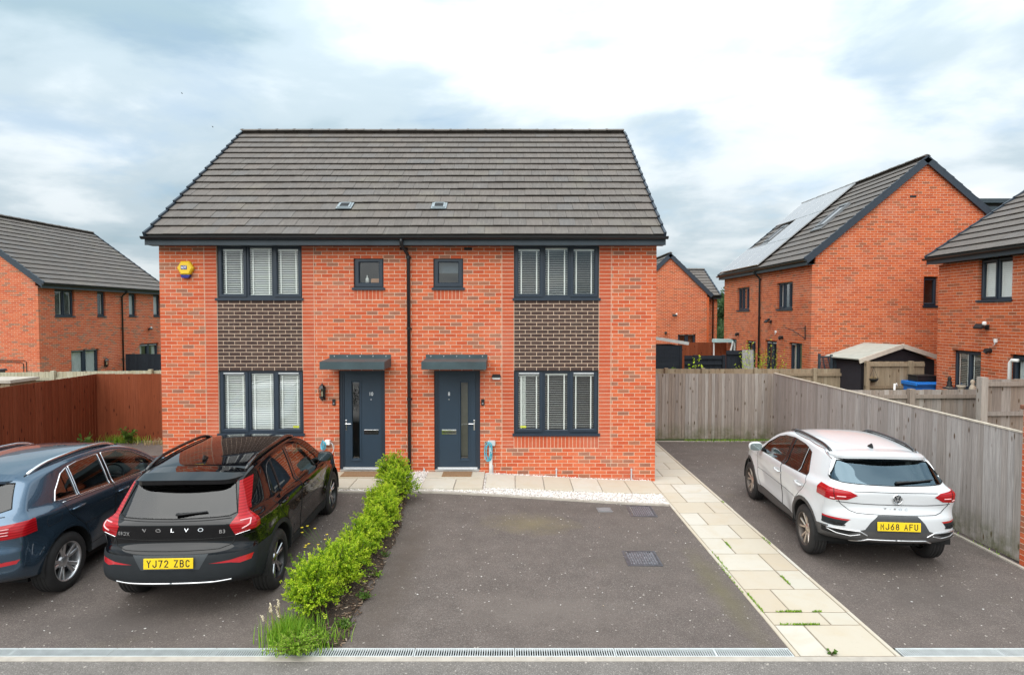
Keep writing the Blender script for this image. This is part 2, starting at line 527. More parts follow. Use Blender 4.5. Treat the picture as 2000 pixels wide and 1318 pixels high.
# ------------------------------------------------------------------ roof
def gable_span(L, eave, pitch, over=0.0):
    tp = math.tan(pitch)
    def f(z):
        if z <= eave: return (0.0, L)
        d = (z - eave) / tp
        return (d, L - d)
    return f
def make_roof(house, L, depth, eave_z, pitch, ov=0.32, vg=0.06, gauge=0.3425, tw=0.33, parts=0, skip=(), back=True, seed=3, rows=None, ridge=True, verge=True, solar=None):
    """ridge along local x (0..L); eaves at y=-ov and y=depth+ov, eave_z is the height of the tile edge at y=-ov"""
    R = random.Random(seed)
    cp, sp = math.cos(pitch), math.sin(pitch)
    run = depth / 2 + ov
    sl = run / cp
    N = rows or int(round(sl / gauge))
    g = sl / N
    base = MB()
    th = 0.03
    for sgn in ((1, -1) if back else (1,)):
        y0 = -ov if sgn > 0 else depth + ov
        base.quad((-vg + 0.01, y0, eave_z - 0.02), (L + vg - 0.01, y0, eave_z - 0.02), (L + vg - 0.01, depth / 2, eave_z + run * math.tan(pitch) - 0.02), (-vg + 0.01, depth / 2, eave_z + run * math.tan(pitch) - 0.02))
    roof = base.build('roof', m_tile_dark, house, norm=False)
    lift = 0.036
    ang = math.atan2(lift, g)
    def tile_frame(sgn, c):
        # origin at the tile's lower edge; along slope direction d, normal nn
        d = Vector((0, sgn * cp, sp)); nn = Vector((0, -sgn * sp, cp))
        d2 = (d * math.cos(ang) - nn * math.sin(ang)).normalized()
        n2 = (nn * math.cos(ang) + d * math.sin(ang)).normalized()
        y0 = -ov if sgn > 0 else depth + ov
        o = Vector((0, y0, eave_z)) + d * (c * g) + nn * (lift - 0.008)
        return o, d2, n2
    def put_tile(mb, o, d2, n2, x0, x1, ln, t=0.014):
        i0 = len(mb.v)
        for z in (-t, 0):
            for x, q in ((x0, 0), (x1, 0), (x1, ln), (x0, ln)):
                v = o + d2 * q + n2 * z
                mb.v.append((x, v.y, v.z))
        for f in ((4, 5, 6, 7), (0, 1, 5, 4), (1, 2, 6, 5), (3, 0, 4, 7)):
            mb.face([i0 + q for q in f])
    bj = MB(); singles = []
    for sgn in ((1, -1) if back else (1,)):
        for c in range(N):
            o, d2, n2 = tile_frame(sgn, c)
            off = (c % 2) * tw / 2
            x = -vg - off
            while x < L + vg - 0.02:
                x0, x1 = max(x + 0.0025, -vg), min(x + tw - 0.0025, L + vg)
                if x1 - x0 > 0.03:
                    tt = R.random()
                    key = (c, int(round((x + off + vg) / tw)))
                    if sgn > 0 and key in skip: pass
                    elif sgn > 0 and parts and x1 - x0 > tw - 0.01: singles.append((c, x0, tt, o, d2, n2))
                    else:
                        bj.ct = tt; put_tile(bj, o + n2 * R.uniform(-0.002, 0.002), d2, n2, x0, x1, g + 0.05)
                x += tw
    if singles:
        for c, x0, tt, o, d2, n2 in singles[parts:]:
            bj.ct = tt; put_tile(bj, o, d2, n2, x0, x0 + tw - 0.005, g + 0.05)
        one = MB(); put_tile(one, Vector((0, 0, 0)), singles[0][4], singles[0][5], 0, tw - 0.005, g + 0.05)
        me = one.mesh('roof_tile', m_tile)
        for c, x0, tt, o, d2, n2 in singles[:parts]:
            oo = o + n2 * (R.uniform(-0.003, 0.004) + .004 * math.sin(x0 * 1.1 + c * .8))
            link('roof_tile', me, roof, (x0, oo.y, oo.z), tone=float(tt))
    stuff(bj.build('roof_tile', m_tile, roof, tone=True))
    zr = eave_z + run * math.tan(pitch)
    if ridge:
        n = int(round((L + 2 * vg) / 0.45)); w = (L + 2 * vg) / n
        mb = MB(); r = 0.125; seg = 8; pr = []
        for i in range(seg + 1):
            a = PI * (0.12 + 0.76 * i / seg)
            pr.append((r * math.cos(a), r * math.sin(a) * 0.8 - 0.02))
        for i in range(seg):
            mb.quad((0, pr[i][0], pr[i][1]), (w - 0.004, pr[i][0], pr[i][1]), (w - 0.004, pr[i + 1][0], pr[i + 1][1]), (0, pr[i + 1][0], pr[i + 1][1]))
        # the raised collar of a ridge joint
        for i in range(seg):
            f = 1.10
            mb.quad((-0.02, pr[i][0] * f, pr[i][1] * f), (0.03, pr[i][0] * f, pr[i][1] * f), (0.03, pr[i + 1][0] * f, pr[i + 1][1] * f), (-0.02, pr[i + 1][0] * f, pr[i + 1][1] * f))
        for xx in (0, w - 0.004):
            mb.poly([(xx, q[0], q[1]) for q in pr])
        me = mb.mesh('ridge_tile', m_tile, smooth=False)
        for i in range(n):
            link('ridge_tile', me, roof, (-vg + i * w, depth / 2, zr + 0.015 + R.uniform(-0.004, 0.004)), tone=R.random())
    if verge:
        vb = MB()
        for xx, sg in ((-vg, -1), (L + vg, 1)):
            for sgn in (1, -1):
                if verge == 'flat':
                    d = Vector((0, sgn * cp, sp)); nn = Vector((0, -sgn * sp, cp)); o = Vector((0, -ov if sgn > 0 else depth + ov, eave_z))
                    a = o - d * .03 - nn * .055; b = o + d * (sl + .04) - nn * .055
                    vb.bar((xx + sg * 0.02, a.y, a.z), (xx + sg * 0.02, b.y, b.z), 0.05, 0.20, up=nn)
                for c in range(N):
                    o, d2, n2 = tile_frame(sgn, c)
                    a = o + n2 * 0.014; b = a + d2 * (g + 0.05)
                    if verge == 'flat':
                        vb.bar((xx + sg * .012, a.y, a.z + .004), (xx + sg * .012, b.y, b.z + .004), .07, .03, up=n2); continue
                    vb.bar((xx + sg * 0.022, a.y, a.z - 0.055), (xx + sg * 0.022, b.y, b.z - 0.055), 0.045, 0.15, up=n2)
        stuff(vb.build('verge_cap', m_verge, roof))
    return roof, zr
def make_eaves(house, L, y, z, sgn=-1, vg=0.06, fasc=0.19, wall_y=0.0):
    """fascia, soffit and gutter along an eave; y is the tile edge, sgn the outward direction in y"""
    fb = MB()
    yf = y - sgn * 0.05
    fb.box(-vg - 0.05, L + vg + 0.05, min(yf, yf + sgn * 0.02), max(yf, yf + sgn * 0.02), z - fasc - 0.005, z - 0.01)
    fb.box(-vg - 0.05, L + vg + 0.05, min(yf - sgn * 0.001, wall_y + sgn * 0.012), max(yf - sgn * 0.001, wall_y + sgn * 0.012), z - fasc + 0.004, z - fasc + 0.016)
    fb.build('fascia', m_fascia, house)
    g = MB(); yc = yf + sgn * 0.08
    prof = []
    for i in range(9):
        a = PI * i / 8
        prof.append((yc + 0.056 * math.cos(a), z - 0.035 - 0.056 * math.sin(a)))
    x0, x1 = -vg - 0.08, L + vg + 0.08
    for i in range(8):
        g.quad((x0, *prof[i]), (x1, *prof[i]), (x1, *prof[i + 1]), (x0, *prof[i + 1]))
    for xx in (x0, x1): g.poly([(xx, *q) for q in prof])
    gut = g.build('gutter', m_gutter, house, norm=False)
    b = MB()
    xx = x0 + 0.4
    while xx < x1:
        pr2 = [(yc + 0.062 * math.cos(PI * i / 6), z - 0.033 - 0.062 * math.sin(PI * i / 6)) for i in range(7)]
        for i in range(6): b.quad((xx, *pr2[i]), (xx + 0.04, *pr2[i]), (xx + 0.04, *pr2[i + 1]), (xx, *pr2[i + 1]))
        xx += 1.0
    b.build('gutter_bracket', m_gutter, gut, norm=False)
    return gut

# ------------------------------------------------------------------ windows
def ring(mb, x0, x1, z0, z1, w, yf, yb, ch=0.012):
    """mitred frame members with a chamfered inner edge, front at yf (towards -y), back at yb"""
    def rect(x0, x1, z0, z1, y): return [(x0, y, z0), (x1, y, z0), (x1, y, z1), (x0, y, z1)]
    rs = [rect(x0, x1, z0, z1, yb), rect(x0, x1, z0, z1, yf), rect(x0 + w - ch, x1 - w + ch, z0 + w - ch, z1 - w + ch, yf), rect(x0 + w, x1 - w, z0 + w, z1 - w, yf + ch * 1.2), rect(x0 + w, x1 - w, z0 + w, z1 - w, yb)]
    for a, b in zip(rs, rs[1:]):
        for i in range(4):
            j = (i + 1) % 4
            mb.quad(a[i], a[j], b[j], b[i])
def blind(win, x0, x1, z0, z1, y, tilt=0.35, pitch=0.0455, m=None, tapes=2, slat=0.048):
    b = MB()
    zq = z1 - 0.03
    b.box(x0 + 0.004, x1 - 0.004, y - 0.025, y + 0.025, z1 - 0.045, z1)
    dy, dz = math.cos(tilt) * slat / 2, math.sin(tilt) * slat / 2
    while zq > z0 + 0.03:
        zq -= pitch
        b.quad((x0, y - dy, zq - dz), (x1, y - dy, zq - dz), (x1, y + dy, zq + dz), (x0, y + dy, zq + dz))
    bl = stuff(b.build('blind_slat', m or m_blind, win, norm=False))
    t = MB()
    for i in range(tapes):
        xx = x0 + (x1 - x0) * ((0.17, 0.83)[i] if tapes == 2 else 0.5)
        t.box(xx - 0.012, xx + 0.012, y - 0.030, y - 0.0285, z0, z1)
    if tapes: t.build('ladder_tape', m_tape, win)
    return bl
def window(house, loc, rz, w, h, cols, recess=0.055, sill=True, blinds=None, room=None, curtain=False, name='window', obsc=False, vents=False, sash=0.062, of=0.05):
    """cols: list of (width_fraction, 'c'asement | 'f'ixed). local x 0..w, z 0..h, wall face y=0, outside -y"""
    fr = MB()
    yf, yb = recess, recess + 0.07
    fr.box(0, w, yf, yb, 0, of - 0.012); fr.box(0, w, yf, yb, h - of + 0.012, h)
    fr.box(0, of - 0.012, yf, yb, of - 0.012, h - of + 0.012); fr.box(w - of + 0.012, w, yf, yb, of - 0.012, h - of + 0.012)
    tot = sum(c[0] for c in cols); x = 0; cells = []
    for i, (f, kd) in enumerate(cols):
        cw = w * f / tot
        cells.append((x, x + cw, kd))
        if i: fr.box(x - 0.03, x + 0.03, yf + 0.001, yb - 0.001, of - 0.012, h - of + 0.012)
        x += cw
    win = fr.build(name, m_anthr, house, loc=loc, rot=(0, 0, rz))
    for i, (a, b, kd) in enumerate(cells):
        l = (of - 0.012) if i == 0 else 0.022; r = (of - 0.012) if i == len(cells) - 1 else 0.022
        a2, b2 = a + l - 0.012, b - r + 0.012
        if kd == 'c':
            s = MB(); ring(s, a2, b2, of - 0.026, h - of + 0.026, sash, yf - 0.022, yb - 0.02)
            s.build('sash', m_anthr, win)
            g0, g1, g2, g3 = a2 + sash, b2 - sash, of - 0.026 + sash, h - of + 0.026 - sash
            if vents:
                v = MB(); v.box(a2 + 0.07, b2 - 0.07, yf - 0.034, yf - 0.0225, h - of - 0.018, h - of + 0.008); v.build('trickle_vent', m_steelp, win)
        else:
            s = MB(); ring(s, a2 + 0.008, b2 - 0.008, of - 0.014, h - of + 0.014, 0.026, yf - 0.004, yb - 0.02)
            s.build('glazing_bead', m_anthr, win)
            g0, g1, g2, g3 = a2 + 0.034, b2 - 0.034, of + 0.012, h - of - 0.012
        p = MB(); p.quad((g0, yf + 0.03, g2), (g1, yf + 0.03, g2), (g1, yf + 0.03, g3), (g0, yf + 0.03, g3))
        p.build('pane', m_obscure if obsc else m_glass, win, norm=False)
        if blinds is not None: blind(win, g0 - 0.02, g1 + 0.02, g2 - 0.01, g3 + 0.01, yf + 0.068, **(blinds[i] if isinstance(blinds, list) else blinds))
        if curtain:
            c = MB(); n = 14; q = []
            cw = (g1 - g0) * (0.42 if curtain == 'part' else 1.0)
            x0 = g0 if (i % 2 == 0) else g1 - cw
            for j in range(n + 1):
                q.append((x0 + cw * j / n, yf + 0.085 + 0.03 * math.sin(j * 2.1)))
            for j in range(n): c.quad((q[j][0], q[j][1], g2), (q[j + 1][0], q[j + 1][1], g2), (q[j + 1][0], q[j + 1][1], g3), (q[j][0], q[j][1], g3))
            c.build('curtain', m_curtain, win, norm=False, smooth=True)
    if sill:
        s = MB(); s.box(-0.03, w + 0.03, -0.03, yf, -0.03, -0.001); s.box(-0.03, w + 0.03, -0.034, -0.0305, -0.05, -0.002)
        s.build('sill', m_anthr, win)
    rm = MB(); d = 1.6
    for qd in (((0, yb + .01, 0), (0, yb + d, 0), (0, yb + d, h), (0, yb + .01, h)), ((w, yb + .01, 0), (w, yb + d, 0), (w, yb + d, h), (w, yb + .01, h)),
               ((0, yb + .01, 0), (w, yb + .01, 0), (w, yb + d, 0), (0, yb + d, 0)), ((0, yb + .01, h), (w, yb + .01, h), (w, yb + d, h), (0, yb + d, h)), ((0, yb + d, 0), (w, yb + d, 0), (w, yb + d, h), (0, yb + d, h))):
        rm.quad(*qd)
    rm.build('room', room or m_roomdark, win, norm=False)
    return win
def downpipe(house, x, y, ztop, zbot, sgn=-1, off=0.30, r=0.034, kick=0.0):
    m = MB(); yo = y + sgn * 0.055
    m.tube([(x + kick, y + sgn * off, ztop), (x + kick, y + sgn * off, ztop - 0.06), (x + kick, y + sgn * (off - 0.02), ztop - 0.12), (x + kick * 0.2, yo + sgn * 0.03, ztop - 0.27), (x, yo, ztop - 0.34), (x, yo, zbot)], r, 12)
    p = m.build('downpipe', m_gutter, house, smooth=True)
    b = MB(); z = ztop - 0.36
    while z > zbot + 0.1:
        b.cyl((x, yo, z), r + 0.008, 0.045, 12); b.box(x - 0.055, x + 0.055, y - 0.001 if sgn > 0 else y - 0.02, y + 0.02 if sgn > 0 else y + 0.001, z, z + 0.03)
        z -= 1.42
    b.build('pipe_clip', m_gutter, p)
    return p
# ------------------------------------------------------------------ the pair of semi-detached houses
HX, HY, HL, HD = -7.08, 12.37, 9.98, 8.2
PITCH = math.radians(36.5)
house = thing('semi_detached_house', 'wide red brick pair of houses with two dark blue doors and a grey tiled roof', 'house', (HX, HY, 0))
WX = (1.15, 7.12); WW = 1.71
ops = []; zones = []
for wx in WX:
    ops += [(wx, wx + WW, 3.66, 4.82), (wx, wx + WW, 0.925, 2.25)]
    zones += [(wx - 0.24, wx, 0.675, 4.9, 'stack'), (wx + WW, wx + WW + 0.24, 0.675, 4.9, 'stack'),
              (wx, wx + WW, 2.25, 3.66, 'dark'), (wx, wx + WW, 0.675, 0.925, 'soldier')]
SX = (3.90, 5.50)
for sx in SX:
    ops.append((sx, sx + 0.60, 3.875, 4.53)); zones.append((sx, sx + 0.60, 3.675, 3.875, 'soldier'))
DX = (3.58, 5.505); DW = 0.93
for dx in DX: ops.append((dx, dx + DW, 0.2, 2.27))
brick_wall(house, (0, 0, 0), (1, 0), (0, -1), HL, 4.80, ops, zones, parts=300, pick=lambda a, z: a > 2.9 and z > 0.2, seed=11, brown=0.92)
gs = gable_span(HD - 0.2, 4.93 + .42 * math.tan(PITCH) - .06, PITCH)
brick_wall(house, (HL, 0.1, 0), (0, 1), (1, 0), HD - 0.2, 8.1, span=gs, seed=12)
brick_wall(house, (0, HD - 0.1, 0), (0, -1), (-1, 0), HD - 0.2, 8.1, span=gs, seed=13)
MB().box(0, HL, HD - 0.1, HD, 0, 4.8).build('back_wall', m_brick_far, house)
MB().box(0.1, HL - 0.1, 0.12, HD - 0.1, 4.70, 4.79).build('ceiling', m_roomdark, house)
V1, V2 = (3, 11), (3, 17)
roof, zr = make_roof(house, HL, HD, 4.93, PITCH, ov=0.32, vg=0.06, parts=300, skip=(V1, V2), seed=5)
make_eaves(house, HL, -0.32, 4.93, -1, 0.06)
for c, i in (V1, V2):
    cp, sp = math.cos(PITCH), math.sin(PITCH)
    g = (HD / 2 + 0.32) / cp / 16
    y0 = -0.32 + c * g * cp; z0 = 4.93 + c * g * sp
    xa = -0.06 - 0.165 + i * 0.33
    Mv = Matrix.Translation((xa + 0.165, y0, z0)) @ Matrix.Rotation(PITCH - 0.1, 4, 'X')
    b = MB(); b.prism([(-0.16, 0), (0.16, 0), (0.16, 0.37), (-0.16, 0.37)], 0.012, Mv @ Matrix.Translation((0, 0, 0.036)))
    b.prism([(-0.13, 0.03), (0.13, 0.03), (0.11, 0.30), (-0.11, 0.30)], 0.022, Mv @ Matrix.Translation((0, 0, 0.049)))
    vt = b.build('vent_tile', plain('blue_grey_vent', (.24, .28, .30), .5), house)
    s = MB()
    for q in range(6):
        s.prism([(-0.09, 0.06 + q * 0.035), (0.09, 0.06 + q * 0.035), (0.09, 0.08 + q * 0.035), (-0.09, 0.08 + q * 0.035)], 0.004, Mv @ Matrix.Translation((0, 0, 0.072)))
    stuff(s.build('vent_slot', m_black, vt))
COLS = [(0.345, 'c'), (0.315, 'f'), (0.34, 'c')]
BL_CLOSED = dict(tilt=0.62); BL_OPEN = dict(tilt=0.27); BL_OPENU = dict(tilt=0.42); BL_HALF = dict(tilt=0.62)
window(house, (WX[0], 0, 3.71), 0, WW, 1.07, COLS, blinds=[dict(tilt=.50), dict(tilt=.66), dict(tilt=.58)])
window(house, (WX[0], 0, 0.975), 0, WW, 1.272, COLS, blinds=[dict(tilt=.55), dict(tilt=.68), dict(tilt=.60)], vents=True)
window(house, (WX[1], 0, 3.71), 0, WW, 1.07, COLS, blinds=[dict(tilt=.22, slat=.041), dict(tilt=.28, slat=.041), dict(tilt=.17, slat=.041)])
window(house, (WX[1], 0, 0.975), 0, WW, 1.272, COLS, blinds=[dict(tilt=.12, slat=.041), dict(tilt=.05, slat=.041), dict(tilt=.0, slat=.041)], vents=True)
b = MB(); b.box(WX[1] + .12, WX[1] + .24, .165, .18, 1.06, 2.16); b.build('folded_blind', m_blind, house)
for i, sx in enumerate(SX):
    w = window(house, (sx, 0, 3.92), 0, 0.60, 0.607, [(1, 'c')], sash=0.075)
    if i == 0:
        b = MB(); b.box(0.10, 0.50, 0.17, 0.35, 0.02, 0.05); b.build('window_ledge', m_white, w)
        b = MB(); b.bevbox(0.30, 0.50, 0.19, 0.30, 0.09, 0.19, 0.02); b.build('box', plain('kraft_box', (0.42, 0.20, 0.10), 0.8), w)
        b = MB(); b.lathe([(0.05, 0.001), (0.05, 0.035), (0.14, 0.035), (0.17, 0.012), (0.21, 0.012), (0.21, 0.001)], 12, 'z', (0.22, 0.23, 0.05)); b.build('bottle', m_white, w, smooth=True)
    else:
        b = MB(); b.quad((0.08, 0.19, 0.30), (0.52, 0.19, 0.30), (0.52, 0.19, 0.56), (0.08, 0.19, 0.56)); b.build('roller_blind', plain('blue_grey_fabric', (0.08, 0.11, 0.135), 0.9), w, norm=False)
# small yellow stickers low in the ground floor windows
for x, wx in ((1.47, WX[0]), (0.13, WX[1])):
    b = MB(); b.box(wx + x, wx + x + 0.12, 0.082, 0.084, 1.075, 1.115)
    s = b.build('window_sticker', plain('yellow_green_sticker', (0.55, 0.60, 0.05), 0.6), house)
m_num = plain('white_number', (0.75, 0.77, 0.78), 0.4)
def front_door(dx, number, flip):
    X = (lambda q: DW - q) if flip else (lambda q: q)
    def bx(m, a, b, *r):
        a, b = X(a), X(b); m.box(min(a, b), max(a, b), *r)
    lf = MB(); yf = 0.075
    # leaf around the glazed slot
    bx(lf, .095, .25, yf, yf + .045, .262, 2.20); bx(lf, .41, .875, yf, yf + .045, .262, 2.20)
    bx(lf, .25, .41, yf, yf + .045, .262, .45); bx(lf, .25, .41, yf, yf + .045, 2.0, 2.20)
    d = lf.build('door', m_door, house, loc=(dx, 0, 0))
    fr = MB()
    fr.box(0, .0575, .05, .13, .245, 2.27); fr.box(DW - .0575, DW, .05, .13, .245, 2.27); fr.box(.0575, DW - .0575, .05, .13, 2.205, 2.27)
    fr.box(.0575, .09, .066, .13, .262, 2.205); fr.box(DW - .09, DW - .0575, .066, .13, .262, 2.205)
    fr.build('door_frame', m_anthr, d)
    ml = MB(); a, b = sorted((X(.212), X(.435))); ring(ml, a, b, .395, 2.06, .042, yf - .012, yf + .002, .016)
    ml.build('glazing_surround', m_door, d)
    gl = MB(); a, b = sorted((X(.25), X(.41))); gl.quad((a, yf + .02, .45), (b, yf + .02, .45), (b, yf + .02, 2.0), (a, yf + .02, 2.0)); gl.build('glass_panel', m_glass, d, norm=False)
    rm = MB(); rm.box(.1, DW - .1, .6, .62, .2, 2.2); rm.build('hall', m_roomdark, d)
    if flip:
        fb = MB(); a, b = sorted((X(.25), X(.41)))
        fb.quad((a - .1, .3, .45), (b + .1, .3, .45), (b + .1, .3, 2.0), (a - .1, .3, 2.0)); fb.build('hall_wall', plain('olive_wall', (0.20, 0.20, 0.15), 0.9), d)
    th = MB(); th.box(0.02, DW - 0.02, -0.012, .13, .205, .2449); th.box(.06, DW - .06, .058, .075, .2449, .275); th.build('threshold', m_alu, d)
    h = MB(); hx = X(.125)
    h.bevbox(hx - .016, hx + .016, yf - .014, yf, 1.03, 1.24, .006)
    h.tube([(hx, yf - .01, 1.165), (hx, yf - .055, 1.165), (X(.15), yf - .06, 1.165), (X(.235), yf - .055, 1.165)], .010, 8)
    h.cyl((hx, yf - .018, 1.075), .011, .006, 12, 'y'); h.build('handle', m_chrome, d, smooth=False)
    lp = MB(); a, b = sorted((X(.488), X(.783)))
    lp.box(a, b, yf - .010, yf, .945, 1.045); lp.bar((a, yf - .020, 1.018), (b, yf - .020, 1.018), .016, .035)
    l = lp.build('letter_plate', m_chrome, d)
    q = MB(); q.box(a + .01, b - .01, yf - .0115, yf - .0101, .972, .993); q.build('letter_slot', m_black, l)
    text_obj('number', number, m_num, d, Matrix.Translation((X(.635), yf - .003, 1.765)) @ FACE_FRONT, size=.105, ext=.002, sx=.85)
    sp = MB(); sp.cyl((X(.635), yf - .006, 1.656), .011, .006, 14, 'y'); sp.build('spyhole', m_chrome, d)
    return d
front_door(DX[0], '10', False)
front_door(DX[1], '8', True)
# flat metal canopies over the doors
for cx in (3.40, 5.345):
    m = MB(); w = 1.24
    zb, zf, pr = 2.505, 2.475, 0.65
    m.quad((cx, 0, zb), (cx + w, 0, zb), (cx + w, -pr, zf), (cx, -pr, zf))
    m.quad((cx, -pr, zf), (cx + w, -pr, zf), (cx + w, -pr, zf - .145), (cx, -pr, zf - .145))
    for xx in (cx, cx + w): m.quad((xx, 0, zb), (xx, -pr, zf), (xx, -pr, zf - .145), (xx, 0, zf - .145))
    m.quad((cx, 0, zf - .14), (cx + w, 0, zf - .14), (cx + w, -pr, zf - .143), (cx, -pr, zf - .143))
    m.box(cx, cx + w, -.006, -.002, zb, zb + .07)
    c = m.build('canopy', m_canopy, house)
    b = MB()
    for i in range(5): b.cyl((cx + .1 + i * (w - .2) / 4, -.012, zb + .035), .011, .006, 10, 'y')
    b.build('bolt_head', m_alu, c)
    t = MB(); t.box(cx, cx + w, -pr - .006, -pr - .001, zf - .148, zf - .135); t.build('drip_edge', m_canopy, c)
downpipe(house, 5.01, 0, 4.86, 0.16, -1, 0.35, kick=-0.09)
mv = MB(); mv.box(3.0975, 3.1045, -.002, .01, .3, 4.75); mv.box(6.8705, 6.8775, -.002, .01, .3, 4.75); mv.box(9.0775, 9.0845, -.002, .01, .3, 4.75); mv.box(0.8955, 0.9025, -.002, .01, .3, 4.75)
mv.build('movement_joint', m_mortar, house)
for xx in (5.30, 7.98, 9.50):
    vb = MB(); vb.tube([(xx, -.02, .05), (xx, -.02, .235)], .014, 8); vb.cyl((xx, -.02, .235), .02, .03, 8)
    vb.build('weep_tube', m_steelp, house)
ab = MB(); ab.box(9.26, 9.475, -.004, .02, .15, .215)
for i in range(5): ab.box(9.275 + i * .04, 9.295 + i * .04, -.005, .0, .16, .205)
ab.build('air_brick', m_brick_red, house, tone=True)
vt2 = MB()
for xx in (4.83, 6.12): vt2.box(xx, xx + .16, -.006, .01, 4.665, 4.72)
vt2.build('eaves_vent', m_black, house)
# alarm box
al = thing('alarm_box', 'yellow and blue six sided burglar alarm box high on the brick wall', 'alarm box', (HX + 0.555, HY - 0.003, 4.305))
m_yel = plain('yellow_plastic', (0.80, 0.52, 0.02), 0.35, var=0.03); m_blu = plain('deep_blue_plastic', (0.012, 0.016, 0.20), 0.25, var=0.03)
def hexa(w, h): return [(-w / 2, 0), (-w / 4, h / 2), (w / 4, h / 2), (w / 2, 0), (w / 4, -h / 2), (-w / 4, -h / 2)]
mb = MB(); A = hexa(.33, .27); B = hexa(.27, .22)
for i in range(6):
    j = (i + 1) % 6
    mb.quad((A[i][0], 0, A[i][1]), (A[j][0], 0, A[j][1]), (A[j][0], -.06, A[j][1]), (A[i][0], -.06, A[i][1]))
    mb.quad((A[i][0], -.06, A[i][1]), (A[j][0], -.06, A[j][1]), (B[j][0], -.085, B[j][1]), (B[i][0], -.085, B[i][1]))
mb.poly([(x, -.085, z) for x, z in B])
mb.build('cover', m_yel, al)
mb = MB(); mb.prism([(-.10, 0), (.10, 0), (.062, -.062), (-.062, -.062)], .075, Matrix.Translation((0, 0, -.135)) @ FACE_FRONT)
mb.build('strobe', m_blu, al)
mb = MB(); mb.box(-.075, .045, -.088, -.0855, -.03, .05); lg = mb.build('logo_panel', m_blu, al)
text_obj('logo', 'ADT', m_white, al, Matrix.Translation((-.015, -.0895, .008)) @ FACE_FRONT, size=.072, ext=.001, sx=.82, offset=.0015, space=.85)
# coach lantern
m_lampblk = plain('black_lantern_metal', (0.008, 0.008, 0.009), 0.3)
def lantern(loc, label, s=1.0, rz=0):
    t = thing('wall_lantern', label, 'wall lamp', loc, rz)
    b = MB()
    b.lathe([(.215 * s, .001), (.21 * s, .012 * s), (.185 * s, .02 * s), (.17 * s, .045 * s), (.115 * s, .075 * s), (.108 * s, .08 * s), (.104 * s, .07 * s)], 6, 'z', (0, -.08, 0))
    b.build('cap', m_lampblk, t)
    b = MB(); b.lathe([(.102 * s, .06 * s), (-.07 * s, .05 * s)], 6, 'z', (0, -.08, 0)); b.build('glass', m_glass, t, norm=False)
    b = MB()
    for k in range(6):
        a = 2 * PI * k / 6
        b.tube([(.064 * s * math.sin(a), -.08 + .064 * s * math.cos(a), .105 * s), (.053 * s * math.sin(a), -.08 + .053 * s * math.cos(a), -.07 * s)], .006 * s, 6)
    b.lathe([(-.065 * s, .058 * s), (-.08 * s, .06 * s), (-.095 * s, .05 * s), (-.125 * s, .02 * s), (-.15 * s, .001)], 6, 'z', (0, -.08, 0))
    b.box(-.04 * s, .04 * s, -.02, -.001, -.13 * s, .13 * s); b.box(-.012, .012, -.08, -.01, -.11 * s, -.09 * s)
    b.build('frame', m_lampblk, t)
    b = MB(); b.lathe([(-.05 * s, .012 * s), (.03 * s, .016 * s), (.06 * s, .001)], 8, 'z', (0, -.08, 0)); b.build('bulb', plain('cream_bulb', (0.75, 0.68, 0.45), 0.3), t, smooth=True)
    return t
lantern((-3.812, HY, 1.79), 'black six sided wall lantern on the brick beside door number 10', 1.0)
for bx_, nm in ((-3.597, 'slim black video doorbell left of door number 10'), (-0.59, 'slim black video doorbell right of door number 8')):
    t = thing('doorbell', nm, 'doorbell', (bx_, HY - .002, 1.61), group='video doorbells')
    b = MB(); b.bevbox(-.032, .032, -.026, -.001, -.065, .065, .008); b.build('case', m_black, t)
    b = MB(); b.cyl((0, -.031, -.022), .017, .005, 16, 'y'); b.build('button', plain('grey_button', (0.25, 0.26, 0.27), 0.4), t)
    b = MB(); b.cyl((0, -.030, .035), .010, .004, 12, 'y'); b.build('lens', m_gutter, t)
t = thing('solar_wall_light', 'black solar wall light with white diffuser right of door number 8', 'wall light', (-.315, HY - .002, 2.125))
b = MB(); b.prism([(-.095, 0), (.095, 0), (.075, .062), (-.075, .062)], .055, FACE_FRONT @ Matrix.Translation((0, -.01, 0))); b.build('body', m_black, t)
b = MB(); b.prism([(-.088, -.012), (.088, -.012), (.07, -.052), (-.07, -.052)], .04, FACE_FRONT); b.build('diffuser', m_white, t)
b = MB()
for i in range(5): b.cyl((-.056 + i * .028, -.0445, -.032), .007, .004, 8, 'y')
b.build('led', m_steelp, t)
# tap boxes with hose coils
m_hose = plain('teal_hose', (0.06, 0.42, 0.55), 0.4, var=0.1)
def coil(name, label, loc, r0, h, n, seed):
    R = random.Random(seed); pts = []
    for i in range(n * 22 + 1):
        a = 2 * PI * i / 22; kk = 1 + .22 * math.sin(i * .37 + seed)
        pts.append((r0 * .62 * kk * math.cos(a) + .012 * math.sin(i * .11), -.05 - .03 * math.sin(i * .19) - .02 * math.cos(a), -h / 2 + h / 2 * kk * math.sin(a) * 1.0))
    pts += [(r0 * .3, -.05, -h * 1.05), (r0 * .55, -.04, -h * 1.02)]
    m = MB(); m.tube(pts, .0075, 6)
    return tag(link(name, m.mesh(name, m_hose, smooth=True), None, loc), label, 'hose', 'teal hoses hung on the house front')
t = thing('outdoor_tap', 'white tap box on a pale standpipe right of door number 8', 'outdoor tap', (-.40, HY - .002, .14))
b = MB(); b.tube([(-.03, -.045, -.1), (-.03, -.045, .62)], .034, 12); b.build('standpipe', m_white, t, smooth=True)
b = MB(); b.bevbox(-.085, .06, -.1, -.001, .60, .70, .008); b.build('tap_box', m_steelp, t)
b = MB(); b.tube([(.01, -.03, -.1), (.01, -.03, .2)], .012, 8); b.build('side_pipe', m_steelp, t)
coil('hose_coil', 'long coil of teal hose hanging from the standpipe right of door number 8', (-.475, HY - .06, .80), .10, .33, 5, 1)
